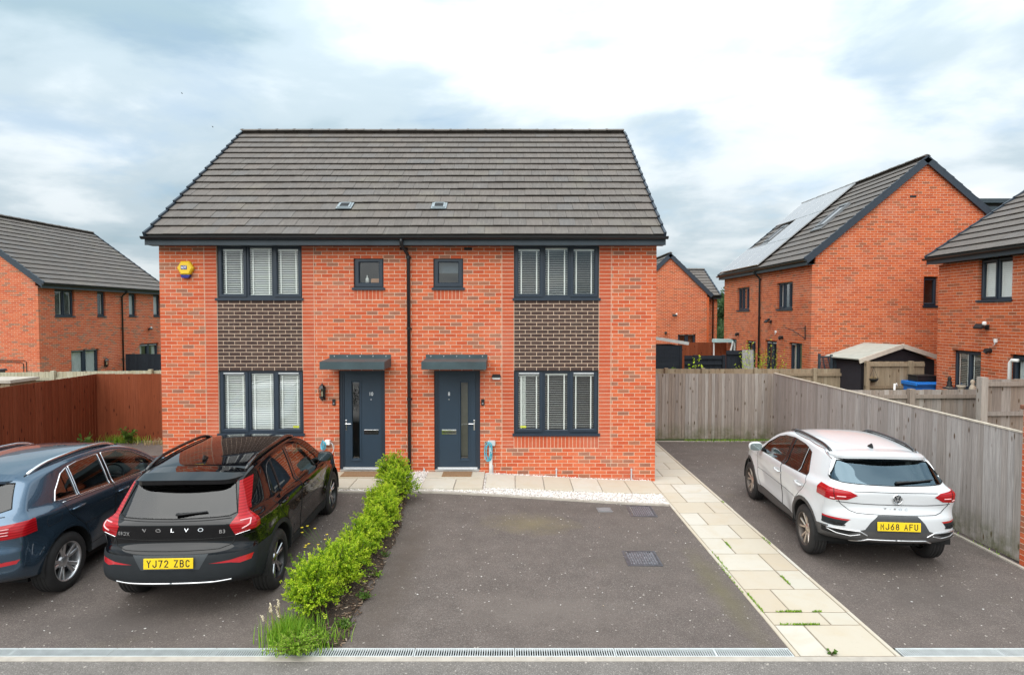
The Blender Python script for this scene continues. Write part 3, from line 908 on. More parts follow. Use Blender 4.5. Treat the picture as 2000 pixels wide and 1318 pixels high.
t = thing('outdoor_tap', 'white tap box on the brick between the black car and door number 10', 'outdoor tap', (-3.72, HY - .002, .80))
b = MB(); b.bevbox(-.05, .05, -.09, -.001, -.045, .055, .008); b.build('tap_box', m_white, t)
b = MB(); b.tube([(.05, -.04, 0), (.10, -.05, -.03), (.12, -.05, -.14), (.08, -.05, -.25), (.02, -.05, -.22)], .009, 6); b.build('cable', m_steelp, t, smooth=True)
coil('hose_coil', 'short bundle of teal hose on the wall tap left of door number 10', (-3.80, HY - .03, .83), .06, .16, 5, 2)
# ------------------------------------------------------------------ ground
def mk_tarmac(name, base, light, warm, stains=()):
    k = Nt(name)
    p = k.pos()
    v = k.voro(p, 130, 'Color')
    sepn = k.n('ShaderNodeSeparateColor'); k.t.links.new(v, sepn.inputs[0])
    g = k.ramp(sepn.outputs[0], [(0, tuple(c * .70 for c in base)), (.55, base), (.86, tuple(c * 1.22 for c in base)), (.96, light), (1, tuple(min(1, c * 1.3) for c in light))])
    v2 = k.voro(p, 58, 'Color'); s2 = k.n('ShaderNodeSeparateColor'); k.t.links.new(v2, s2.inputs[0])
    g = k.mix(k.math('GREATER_THAN', s2.outputs[1], .9965), g, (.42, .38, .34))
    big = k.noise(p, .45, 5, .6, .3)
    g = k.mix(k.math('MULTIPLY', k.math('SUBTRACT', big, .42, clamp=True), 1.6, clamp=True), g, warm, 'MIX')
    mid = k.noise(p, 2.6, 6, .65)
    g = k.mix(1.0, g, k.ramp(mid, [(.3, .86), (.7, 1.14)]), 'MULTIPLY')
    st = k.noise(k.map(p, (.7, .7, 1), (3.1, 1.7, 0)), 1.3, 5, .6)
    g = k.mix(k.math('MULTIPLY', k.math('SUBTRACT', st, .60, clamp=True), 1.4, clamp=True), g, (.145, .120, .070))
    for (cx, cy, sx_, sy_, colr, amt) in stains:
        q = k.map(p, (1 / sx_, 1 / sy_, 0), (-cx / sx_, -cy / sy_, 0))
        ln_ = k.n('ShaderNodeVectorMath', operation='LENGTH'); k.t.links.new(q, ln_.inputs[0])
        edge = k.math('SUBTRACT', 1.0, k.math('ADD', ln_.outputs['Value'], k.math('MULTIPLY', k.math('SUBTRACT', k.noise(p, 3.5, 6, .7), .5), 1.3)), clamp=True)
        g = k.mix(k.math('MULTIPLY', edge, amt, clamp=True), g, colr)
    k.set(Base_Color=g, Roughness=.9)
    k.bsdf.inputs['Specular IOR Level'].default_value = .3
    k.bump(k.math('ADD', k.voro(p, 130), k.math('MULTIPLY', k.noise(p, 30, 3), .5)), .55, .006)
    MATS[name] = k.m
    return k.m
m_tar = mk_tarmac('driveway_tarmac', (.119, .098, .088), (.18, .158, .143), (.131, .106, .093), [(.30, 9.65, .85, .55, (.185, .15, .08), .6), (-1.45, 8.0, .35, 2.6, (.085, .066, .054), .75), (1.2, 10.4, 1.9, .35, (.095, .078, .068), .6), (1.75, 8.4, .75, .75, (.10, .084, .074), .6), (-4.2, 6.6, 1.3, .5, (.085, .072, .066), .7), (.4, 6.9, 1.4, .5, (.165, .138, .122), .6), (5.1, 7.3, 1.2, .6, (.095, .08, .072), .6), (2.55, 7.4, .22, 1.6, (.13, .115, .06), .6), (5.3, 14.2, 1.6, 1.2, (.105, .082, .070), .7)])
m_road = mk_tarmac('road_tarmac', (.168, .152, .140), (.28, .255, .235), (.176, .160, .147))
k = Nt('rough_grass_earth'); p = k.pos(); nz = k.noise(p, 1.5, 6, .65)
k.set(Base_Color=k.ramp(nz, [(.3, (.045, .07, .018)), (.55, (.075, .11, .03)), (.75, (.12, .10, .05))]), Roughness=.95); k.bump(k.noise(p, 30, 5), .8, .03)
m_ground = k.m
MB().box(-1500, 1500, -1500, 1500, -.5, -.08).build('ground', m_ground, kind='structure')
def sheet(name, x0, x1, y0, y1, m, dz=0.0, step=.35, hf=gh):
    nx = max(1, int((x1 - x0) / step)); ny = max(1, int((y1 - y0) / step))
    b = MB()
    for j in range(ny + 1):
        for i in range(nx + 1):
            x = x0 + (x1 - x0) * i / nx; y = y0 + (y1 - y0) * j / ny
            b.v.append((x, y, hf(x, y) + dz))
    for j in range(ny):
        for i in range(nx):
            a = j * (nx + 1) + i; b.face((a, a + 1, a + nx + 2, a + nx + 1))
    return b.build(name, m, smooth=True, norm=False, kind='structure')
sheet('driveway', -16, 2.785, 6.085, 18.0, m_tar)
sheet('side_driveway', 3.835, 7.4, 6.085, 16.36, m_tar, 0)
b = MB(); b.quad((-70, -40, 0), (70, -40, 0), (70, 5.845, 0), (-70, 5.845, 0)); b.build('road', m_road, norm=False, kind='structure')
# channel drain along the road edge
m_conc = plain('pale_concrete', (.40, .36, .31), .9, var=.16, vs=7, bump=.25)
m_galv = plain('galvanised_steel', (.55, .58, .58), .5, metal=.2, var=.12, vs=9)
m_void = plain('dark_void', (.006, .006, .006), .9)
b = MB(); b.box(-16, 14, 5.845, 5.925, -.1, .006); structure(b.build('drain_kerb', m_conc))
b = MB(); b.box(-16, 14, 5.925, 6.085, -.12, -.055); structure(b.build('drain_channel', m_void))
def grate(x, label, grp, idx, L=.992, n=40):
    t = thing('drain_grate', label, 'drain grate', (x, 6.005, 0), group=grp)
    b = MB()
    b.box(0, L, -.078, -.062, -.02, .004); b.box(0, L, .062, .078, -.02, .004)
    b.box(0, .012, -.062, .062, -.02, .003); b.box(L - .012, L, -.062, .062, -.02, .003)
    b.build('frame', m_galv, t)
    b = MB()
    for i in range(n):
        xx = .02 + (L - .04) * (i + .5) / n
        b.box(xx - .0043, xx + .0043, -.062, .062, -.012, .0025)
    stuff(b.build('bar', m_galv, t))
    return t
g0 = grate(-.985, 'galvanised slotted drain grate along the road edge', 'slotted drain grates along the road edge', 0)
g0.location.x = -5.985 + .015
for i in range(1, 8):
    c = copy_tree(g0); c.location.x = -5.985 + .015 + i
for x in (3.86, 4.86, 5.86, 6.86):
    c = copy_tree(g0); c.location.x = x
for x in (-7.97, -6.97):
    c = copy_tree(g0); c.location.x = x
b = MB(); b.box(.008, .024, 5.93, 6.08, -.03, -.004); b.box(-4.0, -3.975, 5.93, 6.08, -.03, -.004)
stuff(b.build('drain_dirt', plain('brown_dirt', (.07, .045, .02), .9)))
grate(2.022, 'shorter cut drain grate against the left edge of the cream path', 'slotted drain grates along the road edge', 9, .757, 31)
# path of cream flags
k = Nt('cream_sandstone_flag'); p = k.pos()
t = k.n('ShaderNodeObjectInfo').outputs['Random']
base = k.ramp(t, [(0, (.455, .385, .295)), (.25, (.50, .455, .38)), (.5, (.47, .41, .32)), (.75, (.53, .50, .44)), (1, (.475, .435, .36))])
rf = k.noise(p, 3.0, 6, .6, .6)
base = k.mix(k.math('MULTIPLY', k.math('SUBTRACT', rf, .46, clamp=True), 1.6, clamp=True), base, (.46, .37, .25))
dk = k.noise(k.map(p, (1, 1, 1), (7, 3, 1)), 9, 7, .7)
base = k.mix(k.math('MULTIPLY', k.math('SUBTRACT', dk, .58, clamp=True), 1.5, clamp=True), base, (.33, .28, .22))
k.set(Base_Color=base, Roughness=.85); k.bump(k.noise(p, 14, 6, .7), .35, .012)
m_flag = k.m
m_joint = plain('sandy_joint', (.23, .19, .14), .95, var=.25, vs=8)
b = MB(); b.box(2.785, 3.835, 5.925, 16.5, -.1, .0005); path = structure(b.build('footpath', m_joint))
def slab(parent, x0, x1, y0, y1, z=0.0, th=.05, hf=None, gap=.013, name='paving_slab'):
    R = random
    bm = bmesh.new(); bmesh.ops.create_cube(bm, size=1)
    for v in bm.verts:
        v.co = Vector(((v.co.x) * (x1 - x0 - gap), (v.co.y) * (y1 - y0 - gap * 1.25), v.co.z * th))
    bmesh.ops.bevel(bm, geom=[e for e in bm.edges if all(v.co.z > 0 for v in e.verts)], offset=.006, segments=1, affect='EDGES')
    m = MB(); m.addbm(bm); bm.free()
    cx, cy = (x0 + x1) / 2, (y0 + y1) / 2
    zc = z + (hf(cx, cy) if hf else 0) - th / 2 + R.uniform(-.002, .002)
    o = m.build(name, m_flag, parent, norm=False)
    rx = ry = 0
    if hf:
        rx = math.atan2(hf(cx, y1) - hf(cx, y0), y1 - y0); ry = -math.atan2(hf(x1, cy) - hf(x0, cy), x1 - x0)
    if parent and parent.type == 'EMPTY': o.location = Vector((cx, cy, zc)) - parent.location
    else: o.location = (cx, cy, zc)
    o.rotation_euler = (rx + R.uniform(-.003, .003), ry + R.uniform(-.003, .003), R.uniform(-.003, .003))
    return o
rows = [5.93, 6.13, 6.55, 6.84, 7.42, 7.98, 8.55, 9.15]
while rows[-1] < 16.3: rows.append(rows[-1] + .6)
px0, px1 = 2.838, 3.782
rows = rows[1:]; rows[0] = 5.935
left_small = [1, 0, 1, 0, 0, 1, 0, 1, 0, 1, 1, 0, 1, 0, 1, 0, 1, 0, 1, 0]
for i in range(len(rows) - 1):
    w = .32 if left_small[i] else .625
    slab(path, px0, px0 + w, rows[i], rows[i + 1], .004)
    slab(path, px0 + w, px1, rows[i], rows[i + 1], .004)
y = 5.935
while y < 16.4:
    for a, c in ((2.787, 2.836), (3.784, 3.833)):
        slab(path, a, c, y, min(y + .915, 16.4), .010, .06, gap=.005, name='edging_kerb')
    y += .915
b = MB(); b.box(3.84, 7.05, 16.30, 16.35, -.05, .02); structure(b.build('rear_edging', m_conc))
b = MB(); 
b.bar((6.75, 6.1, -.01), (6.88, 16.3, -.01), .05, .06); structure(b.build('fence_edging', m_conc))
# front apron: gravel bed, flagged strip, doorsteps
def fedge(x):  # road-side edge of the gravel
    if x < -1.7: return 11.12
    return 11.12 + (10.74 - 11.12) * (x + 1.7) / 4.55
b = MB(); xs = [-7.0 + i * .3 for i in range(33)]; xs = [x for x in xs if x < 2.76] + [2.78]
for x in xs:
    y0 = fedge(x) + .03
    for q in range(5):
        yy = y0 + (12.36 - y0) * q / 4
        b.v.append((x, yy, gh(x, yy) + .02))
for i in range(len(xs) - 1):
    for q in range(4):
        a = i * 5 + q; b.face((a, a + 5, a + 6, a + 1))
k = Nt('white_pink_gravel_bed'); p = k.pos()
v = k.voro(p, 42, 'Color'); s2 = k.n('ShaderNodeSeparateColor'); k.t.links.new(v, s2.inputs[0])
k.set(Base_Color=k.ramp(s2.outputs[0], [(0, (.40, .36, .33)), (.3, (.60, .55, .52)), (.7, (.72, .67, .63)), (1, (.82, .79, .75))]), Roughness=.9)
k.bump(k.voro(p, 42), 1.0, .03)
m_gbed = k.m
gbed = structure(b.build('gravel_bed', m_gbed, norm=False))
m_stone = Nt('pale_gravel_stone'); tt = m_stone.tone()
m_stone.set(Base_Color=m_stone.ramp(tt, [(0, (.50, .44, .40)), (.2, (.72, .67, .63)), (.45, (.82, .79, .76)), (.7, (.76, .69, .64)), (.85, (.62, .59, .57)), (1, (.85, .83, .80))]), Roughness=.85)
m_stone = m_stone.m
covered = [(-3.66, -2.44, 11.19, 12.37), (-1.70, -.53, 11.19, 12.37), (-.52, 2.78, 11.36, 12.24)]
ico = bmesh.new(); bmesh.ops.create_icosphere(ico, subdivisions=1, radius=1)
ico_v = np.array([v.co[:] for v in ico.verts]); ico.verts.index_update(); ico_f = [[v.index for v in f.verts] for f in ico.faces]; ico.free()
R = random.Random(21); b = MB(); cnt = 0
while cnt < 6500:
    x = R.uniform(-4.6, 2.78); y = R.uniform(fedge(x) + .03, 12.36)
    if any(c[0] + .01 < x < c[1] - .01 and c[2] + .01 < y < c[3] for c in covered): continue
    cnt += 1
    s = np.array([R.uniform(.008, .018), R.uniform(.008, .016), R.uniform(.006, .011)])
    a = R.uniform(0, PI); ca, sa = math.cos(a), math.sin(a)
    P = ico_v * s * (1 + .25 * (rng.random((len(ico_v), 1)) - .5))
    P = np.stack([P[:, 0] * ca - P[:, 1] * sa + x, P[:, 0] * sa + P[:, 1] * ca + y, P[:, 2] + gh(x, y) + .024 + R.uniform(0, .012)], 1)
    n0 = len(b.v); b.v += [tuple(q) for q in P]; b.ct = R.random()
    for f in ico_f: b.face([n0 + i for i in f])
stuff(b.build('gravel', m_stone, tone=True, norm=False))
x = -7.0
while x < 2.75:   # thin edging between tarmac and gravel
    x2 = min(x + .92, 2.78); m = MB()
    m.bar((x, fedge(x), gh(x, fedge(x)) - .01), (x2 - .004, fedge(x2), gh(x2, fedge(x2)) - .01), .05, .075)
    m.build('edging_kerb', m_conc, gbed)
    x += .92
strip = thing('flagstone_strip', 'row of cream flagstones along the brick wall under the right window', 'paving', (1.1, 11.8, .05))
xs = [-.505, .06, .61, 1.15, 1.70, 2.24, 2.785]
for a, c in zip(xs, xs[1:]): slab(strip, a, c, 11.37, 12.23, .052, .05, gh, gap=.010)
for (x0, x1, nm) in ((-3.64, -2.45, 'raised cream doorstep half hidden between the black car and the last shrub'), (-1.69, -.54, 'raised cream doorstep in full view beside the white gravel and flagstone row')):
    st = thing('doorstep', nm, 'doorstep', ((x0 + x1) / 2, 11.8, .1))
    xm = (x0 + x1) / 2 + .04
    slab(st, x0, x1, 11.86, 12.345, .205, .14); slab(st, x0, xm, 11.2, 11.86, .195, .14); slab(st, xm, x1, 11.2, 11.86, .195, .14)
m_mat = plain('brown_coir', (.25, .145, .075), .98, var=.25, vs=40, bump=.8, bs=200)
for (x0, x1, nm) in ((-3.37, -2.66, 'wide coir doormat on the doorstep behind the black car'), (-1.38, -.80, 'smaller coir doormat on the doorstep in full view right of the downpipe')):
    m = MB(); m.bevbox(x0, x1, 11.93, 12.30, .206, .222, .004); tag(m.build('doormat', m_mat), nm, 'doormat')
# inspection covers
m_iron = plain('dark_cast_iron', (.085, .092, .105), .45, metal=.35, var=.35, vs=14)
def manhole(x, y, w, d, nm, rz=0):
    t = thing('manhole_cover', nm, 'manhole cover', (x, y, gh(x, y)), rz)
    b = MB(); ring_ = .028
    for a in ((-w / 2, w / 2, -d / 2, -d / 2 + ring_), (-w / 2, w / 2, d / 2 - ring_, d / 2), (-w / 2, -w / 2 + ring_, -d / 2 + ring_, d / 2 - ring_), (w / 2 - ring_, w / 2, -d / 2 + ring_, d / 2 - ring_)):
        b.box(*a, -.02, .007)
    b.build('frame', m_iron, t)
    b = MB(); b.box(-w / 2 + ring_ + .004, w / 2 - ring_ - .004, -d / 2 + ring_ + .004, d / 2 - ring_ - .004, -.02, .003); cv = b.build('plate', m_iron, t)
    b = MB(); nx, ny = int((w - .08) / .034), int((d - .08) / .05)
    for i in range(nx):
        for j in range(ny):
            cx = -w / 2 + .045 + (w - .09) * (i + .5) / nx; cy = -d / 2 + .045 + (d - .09) * (j + .5) / ny
            if (i + j) % 2: b.box(cx - .012, cx + .012, cy - .018, cy + .018, .003, .0075)
            else: b.box(cx - .006, cx + .006, cy - .021, cy + .021, .003, .0075)
    stuff(b.build('tread', plain('worn_iron_tread', (.20, .215, .24), .4, metal=.4, var=.3, vs=14), cv))
    b = MB()
    for sx in (-1, 1): b.box(sx * w * .3 - .02, sx * w * .3 + .02, d / 2 - .05, d / 2 - .03, .003, .009)
    b.build('lifting_eye', m_black, t)
    return t
manhole(2.215, 10.42, .44, .58, 'square cast iron manhole cover nearer the house wall', -.03)
manhole(1.79, 8.37, .47, .52, 'square cast iron manhole cover further from the house in the middle of the drive', -.01)
t = thing('access_cover', 'small grey drain access cover left of the upper manhole', 'manhole cover', (1.585, 10.45, gh(1.585, 10.45)), .05)
b = MB(); b.bevbox(-.125, .125, -.12, .12, -.02, .006, .006); b.build('frame', plain('grey_plastic_cover', (.15, .15, .155), .6), t)
b = MB(); b.cyl((0, 0, .002), .1, .0075, 24); b.build('lid', plain('grey_plastic_lid', (.19, .19, .195), .55), t)
# ------------------------------------------------------------------ fences
def mk_wood(name, cols, knot, green=0.0, rough=.9):
    k = Nt(name); p = k.pos()
    t = k.math('FRACT', k.math('ADD', k.n('ShaderNodeObjectInfo').outputs['Random'], k.tone()))
    base = k.ramp(t, [(i / (len(cols) - 1), c) for i, c in enumerate(cols)])
    gr = k.noise(k.map(p, (38, 38, 1.3)), 1.0, 7, .7, .8)
    base = k.mix(k.math('MULTIPLY', k.math('SUBTRACT', gr, .45, clamp=True), 2.4, clamp=True), base, tuple(c * .52 for c in cols[0]))
    fine = k.noise(k.map(p, (120, 120, 2.5)), 1.0, 4, .7)
    base = k.mix(1.0, base, k.ramp(fine, [(.3, .78), (.7, 1.2)]), 'MULTIPLY')
    vn = k.voro(k.map(p, (8.5, 8.5, 2.8)), 1.0)
    base = k.mix(k.math('MULTIPLY', k.math('SUBTRACT', .17, vn, clamp=True), 12, clamp=True), base, knot)
    if green:
        z = k.n('ShaderNodeSeparateXYZ'); k.t.links.new(p, z.inputs[0])
        lowm = k.math('MULTIPLY', k.math('SUBTRACT', .55, z.outputs[2], clamp=True), 2.0, clamp=True)
        gn = k.noise(p, 4.5, 5, .7)
        base = k.mix(k.math('MULTIPLY', k.math('MULTIPLY', lowm, k.math('SUBTRACT', gn, .34, clamp=True)), 3.2 * green, clamp=True), base, (.09, .095, .035))
    k.set(Base_Color=base, Roughness=rough); k.bsdf.inputs['Specular IOR Level'].default_value = .2
    k.bump(gr, .55, .006)
    MATS[name] = k.m
    return k.m
m_wgrey = mk_wood('weathered_grey_wood', [(.25, .21, .185), (.33, .285, .25), (.28, .225, .185), (.40, .36, .325), (.30, .27, .25)], (.10, .065, .04), 1.0)
m_wsilver = mk_wood('silver_grey_weathered_wood', [(.30, .27, .25), (.38, .345, .325), (.33, .295, .27), (.43, .40, .38), (.35, .325, .31)], (.12, .085, .06), 1.0)
m_wtan = mk_wood('weathered_tan_wood', [(.27, .20, .13), (.35, .27, .19), (.30, .235, .16), (.38, .31, .22)], (.10, .06, .03), .4)
m_wpale = mk_wood('pale_green_wood', [(.40, .36, .25), (.46, .43, .32), (.42, .40, .30)], (.18, .13, .07))
m_wbrown = mk_wood('red_brown_stained_wood', [(.19, .048, .020), (.23, .062, .027), (.205, .053, .022), (.25, .072, .034)], (.07, .018, .009))
m_wblack = mk_wood('blue_black_painted_wood', [(.022, .027, .036), (.028, .034, .044)], (.014, .017, .022))
def fence(name, label, p0, p1, z0, z1, zb0, zb1, pitch, mat, posts=(), rails=(), front=1, single=True, cap=False, seed=1, post_w=.1, post_up=.04, cat='fence', group=None, jag=.004):
    """boards from p0 to p1; front=+1: board faces on the left-hand normal side, rails on the other side"""
    R = random.Random(seed)
    a, b = Vector((*p0, 0)), Vector((*p1, 0)); d = b - a; L = d.length; d.normalize()
    ang = math.atan2(d.y, d.x)
    t = thing(name, label, cat, (p0[0], p0[1], 0), ang, group)
    n = int(round(L / pitch)); pw = L / n
    # local: x along, boards occupy y 0..-0.02*front ; wedge section
    def board(x, zt, zb, mb, j):
        w = pw + .018
        f = -front
        pts = [(x, f * .024), (x + w, f * .010), (x + w, f * .002), (x, f * .010)]
        i0 = len(mb.v)
        for z in (zb, zt):
            for q in pts: mb.v.append((q[0], q[1] + j, z))
        for fc in ((0, 1, 5, 4), (1, 2, 6, 5), (2, 3, 7, 6), (3, 0, 4, 7), (4, 5, 6, 7)): mb.face([i0 + q for q in fc])
    flat = abs(z0 - z1) < .001 and abs(zb0 - zb1) < .001
    if single:
        me = None
        for i in range(n):
            q = (i + .5) / n
            if me is None or not flat:
                m = MB(); board(0, z0 + (z1 - z0) * q, zb0 + (zb1 - zb0) * q, m, 0); me = m.mesh('board', mat)
            o = link('board', me, t, (i * pw, R.uniform(-.002, .002), R.uniform(-jag, jag)), (0, R.uniform(-.0025, .0025), 0))
    else:
        m = MB()
        for i in range(n):
            q = (i + .5) / n; m.ct = R.random()
            board(i * pw, z0 + (z1 - z0) * q + R.uniform(-jag, jag), zb0 + (zb1 - zb0) * q, m, R.uniform(-.002, .002))
        stuff(m.build('board', mat, t, tone=True))
    yb = front * .03
    for fr in rails:      # distance below the top
        m = MB(); m.bar((0, yb, z0 - fr), (L, yb, z1 - fr), .04, .085); m.build('rail', mat, t)
    for x in posts:
        q = x / L; zt = z0 + (z1 - z0) * q + post_up
        m = MB(); m.box(x - post_w / 2, x + post_w / 2, yb - .02 if front > 0 else yb - post_w + .02, yb + post_w - .02 if front > 0 else yb + .02, -.1, zt)
        m.build('post', mat, t)
    if cap:
        m = MB(); m.bar((0, -front * .008, z0 + .012), (L, -front * .008, z1 + .012), .045, .022); m.build('capping_rail', plain('pale_capping_wood', (.55, .49, .40), .85, var=.2, vs=9), t)
    return t
fence('wooden_fence', 'grey weathered board fence across the end of the side driveway', (2.95, 16.40), (7.03, 16.40), 1.812, 1.812, .06, .06, .0895, m_wgrey, posts=(.9,), rails=(.25, 1.4), seed=2, post_up=0.0)
fence('wooden_fence', 'long grey weathered board fence running beside the white car', (7.03, 16.40), (6.87, 8.20), 1.812, 1.775, .05, .03, .112, m_wsilver, rails=(.3, .9, 1.5), seed=3, cap=True)
fence('wooden_fence', 'red brown stained board fence running along the far left driveway', (-10.42, 8.3), (-10.60, 15.62), 1.88, 1.88, .17, .17, .105, m_wbrown, rails=(.3, 1.4), seed=4)
fence('wooden_fence', 'red brown stained board fence joining the left corner of the brick house', (-10.60, 15.62), (-7.10, 15.62), 1.88, 1.88, .17, .17, .118, m_wbrown, rails=(.3, 1.4), seed=5)
fence('wooden_fence', 'pale garden fence showing above the red brown fence', (-17.5, 17.7), (-7.2, 17.7), 1.69, 1.82, .1, .1, .1, m_wpale, posts=(1.5, 4.3, 7.1, 9.6), rails=(.2, 1.2), front=-1, single=False, seed=6, cat='fence')
fence('wooden_fence', 'tan garden fence with posts just behind the grey fence of the side driveway', (2.95, 18.35), (10.52, 18.35), 1.775, 1.775, .1, .1, .1, m_wtan, posts=(1.65, 2.75, 4.32, 6.08), rails=(.17, 1.1), front=-1, single=False, seed=7, post_up=.03)
fence('wooden_fence', 'taller tan fence between the pale roofed shed and the right hand house', (9.95, 17.3), (11.62, 17.3), 2.07, 2.07, .2, .2, .1, m_wtan, posts=(.05, 1.27), rails=(.09, .72), front=-1, single=False, seed=8, post_up=.02)
fence('wooden_fence', 'low grey fence with one square post in front of the right hand house', (7.1, 14.0), (10.9, 14.0), 1.655, 1.675, .1, .1, .1, m_wgrey, posts=(1.98,), rails=(.15, 1.1), front=-1, seed=9, post_w=.12, post_up=.03)
fence('wooden_fence', 'tall grey fence with a thick post at the far right', (9.72, 12.8), (12.8, 12.8), 2.03, 2.05, .1, .1, .1, m_wgrey, posts=(.05, 2.0), rails=(.10, .72, 1.4), front=-1, seed=10, post_w=.14, post_up=.05)
# brick pier at the end of the grey fence
pier = thing('brick_pier', 'narrow red brick pier with brown capping at the right edge', 'pier', (6.85, 7.86, 0))
brick_wall(pier, (0, 0, 0), (1, 0), (0, -1), .33, 2.10, seed=31, mat=m_brick)
brick_wall(pier, (0, .33, 0), (0, -1), (-1, 0), .225, 2.10, seed=32, mat=m_brick)
brick_wall(pier, (.33, .1, 0), (0, 1), (1, 0), .225, 2.10, seed=33, mat=m_brick)
m = MB(); m.bevbox(-.03, .36, -.03, .36, 2.10, 2.16, .012); m.build('capping', plain('brown_clay', (.20, .08, .045), .8), pier)
# ------------------------------------------------------------------ the other houses
def simple_house(label, loc, rz, L, D, H, eave_z, pitch_deg, front=(), gable0=(), gable1=(), ov=.28, seed=50, brick=None, parts=0, pick=None, brown=1.0, walls='f01', gauge=.3425, base=None):
    pit = math.radians(pitch_deg)
    t = base or thing('brick_house', label, 'house', loc, rz)
    def ops(ws): return [(w[0], w[0] + w[2], w[1] - (.05 if w[4].get('sill', True) else 0), w[1] + w[3]) for w in ws]
    if 'f' in walls:
        brick_wall(t, (0, 0, 0), (1, 0), (0, -1), L, H, ops(front), parts=parts, pick=pick, seed=seed, mat=brick, brown=brown)
    ge = eave_z + (ov + .1) * math.tan(pit) - .05
    gsp = gable_span(D - .2, ge, pit)
    rise = ge - H + (D / 2 - .1) * math.tan(pit)
    if '0' in walls:
        g0 = [(D - .1 - (w[0] + w[2]), w[1], w[2], w[3], w[4]) for w in gable0]
        brick_wall(t, (0, D - .1, 0), (0, -1), (-1, 0), D - .2, H + rise, ops(g0), span=gsp, seed=seed + 1, mat=brick, brown=brown)
    if '1' in walls:
        g1 = [(w[0] - .1, w[1], w[2], w[3], w[4]) for w in gable1]
        brick_wall(t, (L, .1, 0), (0, 1), (1, 0), D - .2, H + rise, ops(g1), span=gsp, seed=seed + 2, mat=brick, brown=brown)
    MB().box(0, L, D - .1, D, 0, H).build('back_wall', m_brick_far, t)
    MB().box(.1, L - .1, .12, D - .1, H - .1, H - .02).build('ceiling', m_roomdark, t)
    make_roof(t, L, D, eave_z, pit, ov=ov, seed=seed + 3, gauge=gauge, verge='flat')
    make_eaves(t, L, -ov, eave_z, -1)
    for (x, z, w, h, kw) in front: window(t, (x, 0, z), 0, w, h, **kw)
    for (y, z, w, h, kw) in gable0: window(t, (0, y + w, z), -PI / 2, w, h, **kw)
    for (y, z, w, h, kw) in gable1: window(t, (L, y, z), PI / 2, w, h, **kw)
    return t
def W(cols='cc', **k):
    d = dict(cols=[(1, c) for c in cols], recess=.09, sash=.055); d.update(k); return d
m_blind_grey = plain('greyed_blind_slat', (.30, .30, .28), .6)
# left neighbour
lh = simple_house('brick house behind the red brown fence with a long grey roof slope', (-18.1, 23.5, 0), math.radians(87.1), 7.9, 7.6, 4.5, 4.62, 36,
    front=[(.80, 3.36, 1.02, 1.03, W('fc', blinds=dict(tilt=.5, m=m_blind_grey))), (3.12, 3.36, .50, 1.03, W('c', blinds=dict(tilt=.5, m=m_blind_grey))), (5.15, 3.36, .52, 1.03, W('c', curtain=True)), (6.95, 3.36, .55, 1.03, W('c', curtain=True)),
           (1.58, 0.0, 1.58, 1.97, W('cc', sill=False, curtain=True, vents=True, sash=.085)), (5.85, .95, 1.45, 1.05, W('cc', vents=True, sash=.08, curtain='part'))], seed=60, brick=m_brick)
downpipe(lh, 4.62, 0, 4.56, 0, -1, .3)
t = lantern((0, 0, 0), 'small black lantern beside the curtained doors of the left house', 1.15)
t.parent = None
Ml = Matrix.Translation((-18.1, 23.5, 0)) @ Matrix.Rotation(math.radians(87.1), 4, 'Z')
def on(M, x, y, z): return tuple(M @ Vector((x, y, z)))
t.location = on(Ml, 3.5, 0, 1.28); t.rotation_euler.z = math.radians(87.1)
def flood(loc, rz, label, s=1.0, col=None):
    t = thing('security_light', label, 'security light', loc, rz)
    m = MB(); m.box(-.05 * s, .05 * s, -.04 * s, 0, -.06 * s, .06 * s); m.tube([(0, -.03 * s, 0), (0, -.12 * s, -.02 * s)], .02 * s, 8); m.build('bracket', m_black, t)
    m = MB(); m.obox(Matrix.Translation((-.06 * s, -.17 * s, .02 * s)) @ Matrix.Rotation(-.7, 4, 'X'), .26 * s, .05 * s, .13 * s); m.build('lamp_head', m_black, t)
    m = MB(); m.lathe([(-.05 * s, .001), (-.04 * s, .04 * s), (0, .055 * s), (.04 * s, .04 * s), (.055 * s, .001)], 10, 'z', (.06 * s, -.13 * s, .09 * s)); m.build('sensor', col or m_white, t, smooth=True)
    return t
flood(on(Ml, 6.55, 0, 2.72), math.radians(87.1), 'small white and black security light on the upper wall of the left house', .8)
m = MB()
for dz, xx in ((0, 0), (-.07, .12)):
    m.tube([on(Ml, -.02, 4.2, 1.66 + dz), on(Ml, -.02, .62 + xx, 1.66 + dz), on(Ml, -.02, .52 + xx, 1.60 + dz), on(Ml, -.02, .50 + xx, .4)], .012, 6)
tag(m.build('wall_cable', m_black), 'pair of thin black pipes along the gable of the left house', 'pipe')
wb = thing('wheelie_bin', 'dark wheelie bin at the left edge by the brick gable', 'bin', (-19.35, 22.8, -.05))
m = MB(); m.prism([(-.25, -.28), (.25, -.28), (.27, .28), (-.27, .28)], 1.35, None); m.build('bin_body', plain('slate_bin_plastic', (.045, .058, .075), .5), wb)
m = MB(); m.bevbox(-.30, .30, -.33, .33, 1.35, 1.43, .02); m.tube([(-.28, .36, 1.36), (.28, .36, 1.36)], .02, 8); m.build('bin_lid', plain('slate_bin_lid', (.06, .075, .095), .45), wb)
g = fence('garden_gate', 'blue black painted boarded gate beside the left house', (-17.75, 28.2), (-15.75, 28.2), 1.62, 1.62, .0, .0, .1, m_wblack, posts=(1.72,), rails=(.1, .9), front=1, single=False, seed=41, post_w=.12, cat='gate')
fence('garden_gate', 'short lower blue black panel right of the painted gate', (-15.75, 28.3), (-14.6, 28.3), 1.33, 1.33, .0, .0, .1, m_wblack, rails=(.1,), front=1, single=False, seed=42, cat='fence panel')
sh = thing('flat_roofed_store', 'low store with a pale flat roof behind the far left fence', 'shed', (-15.2, 16.4, 0))
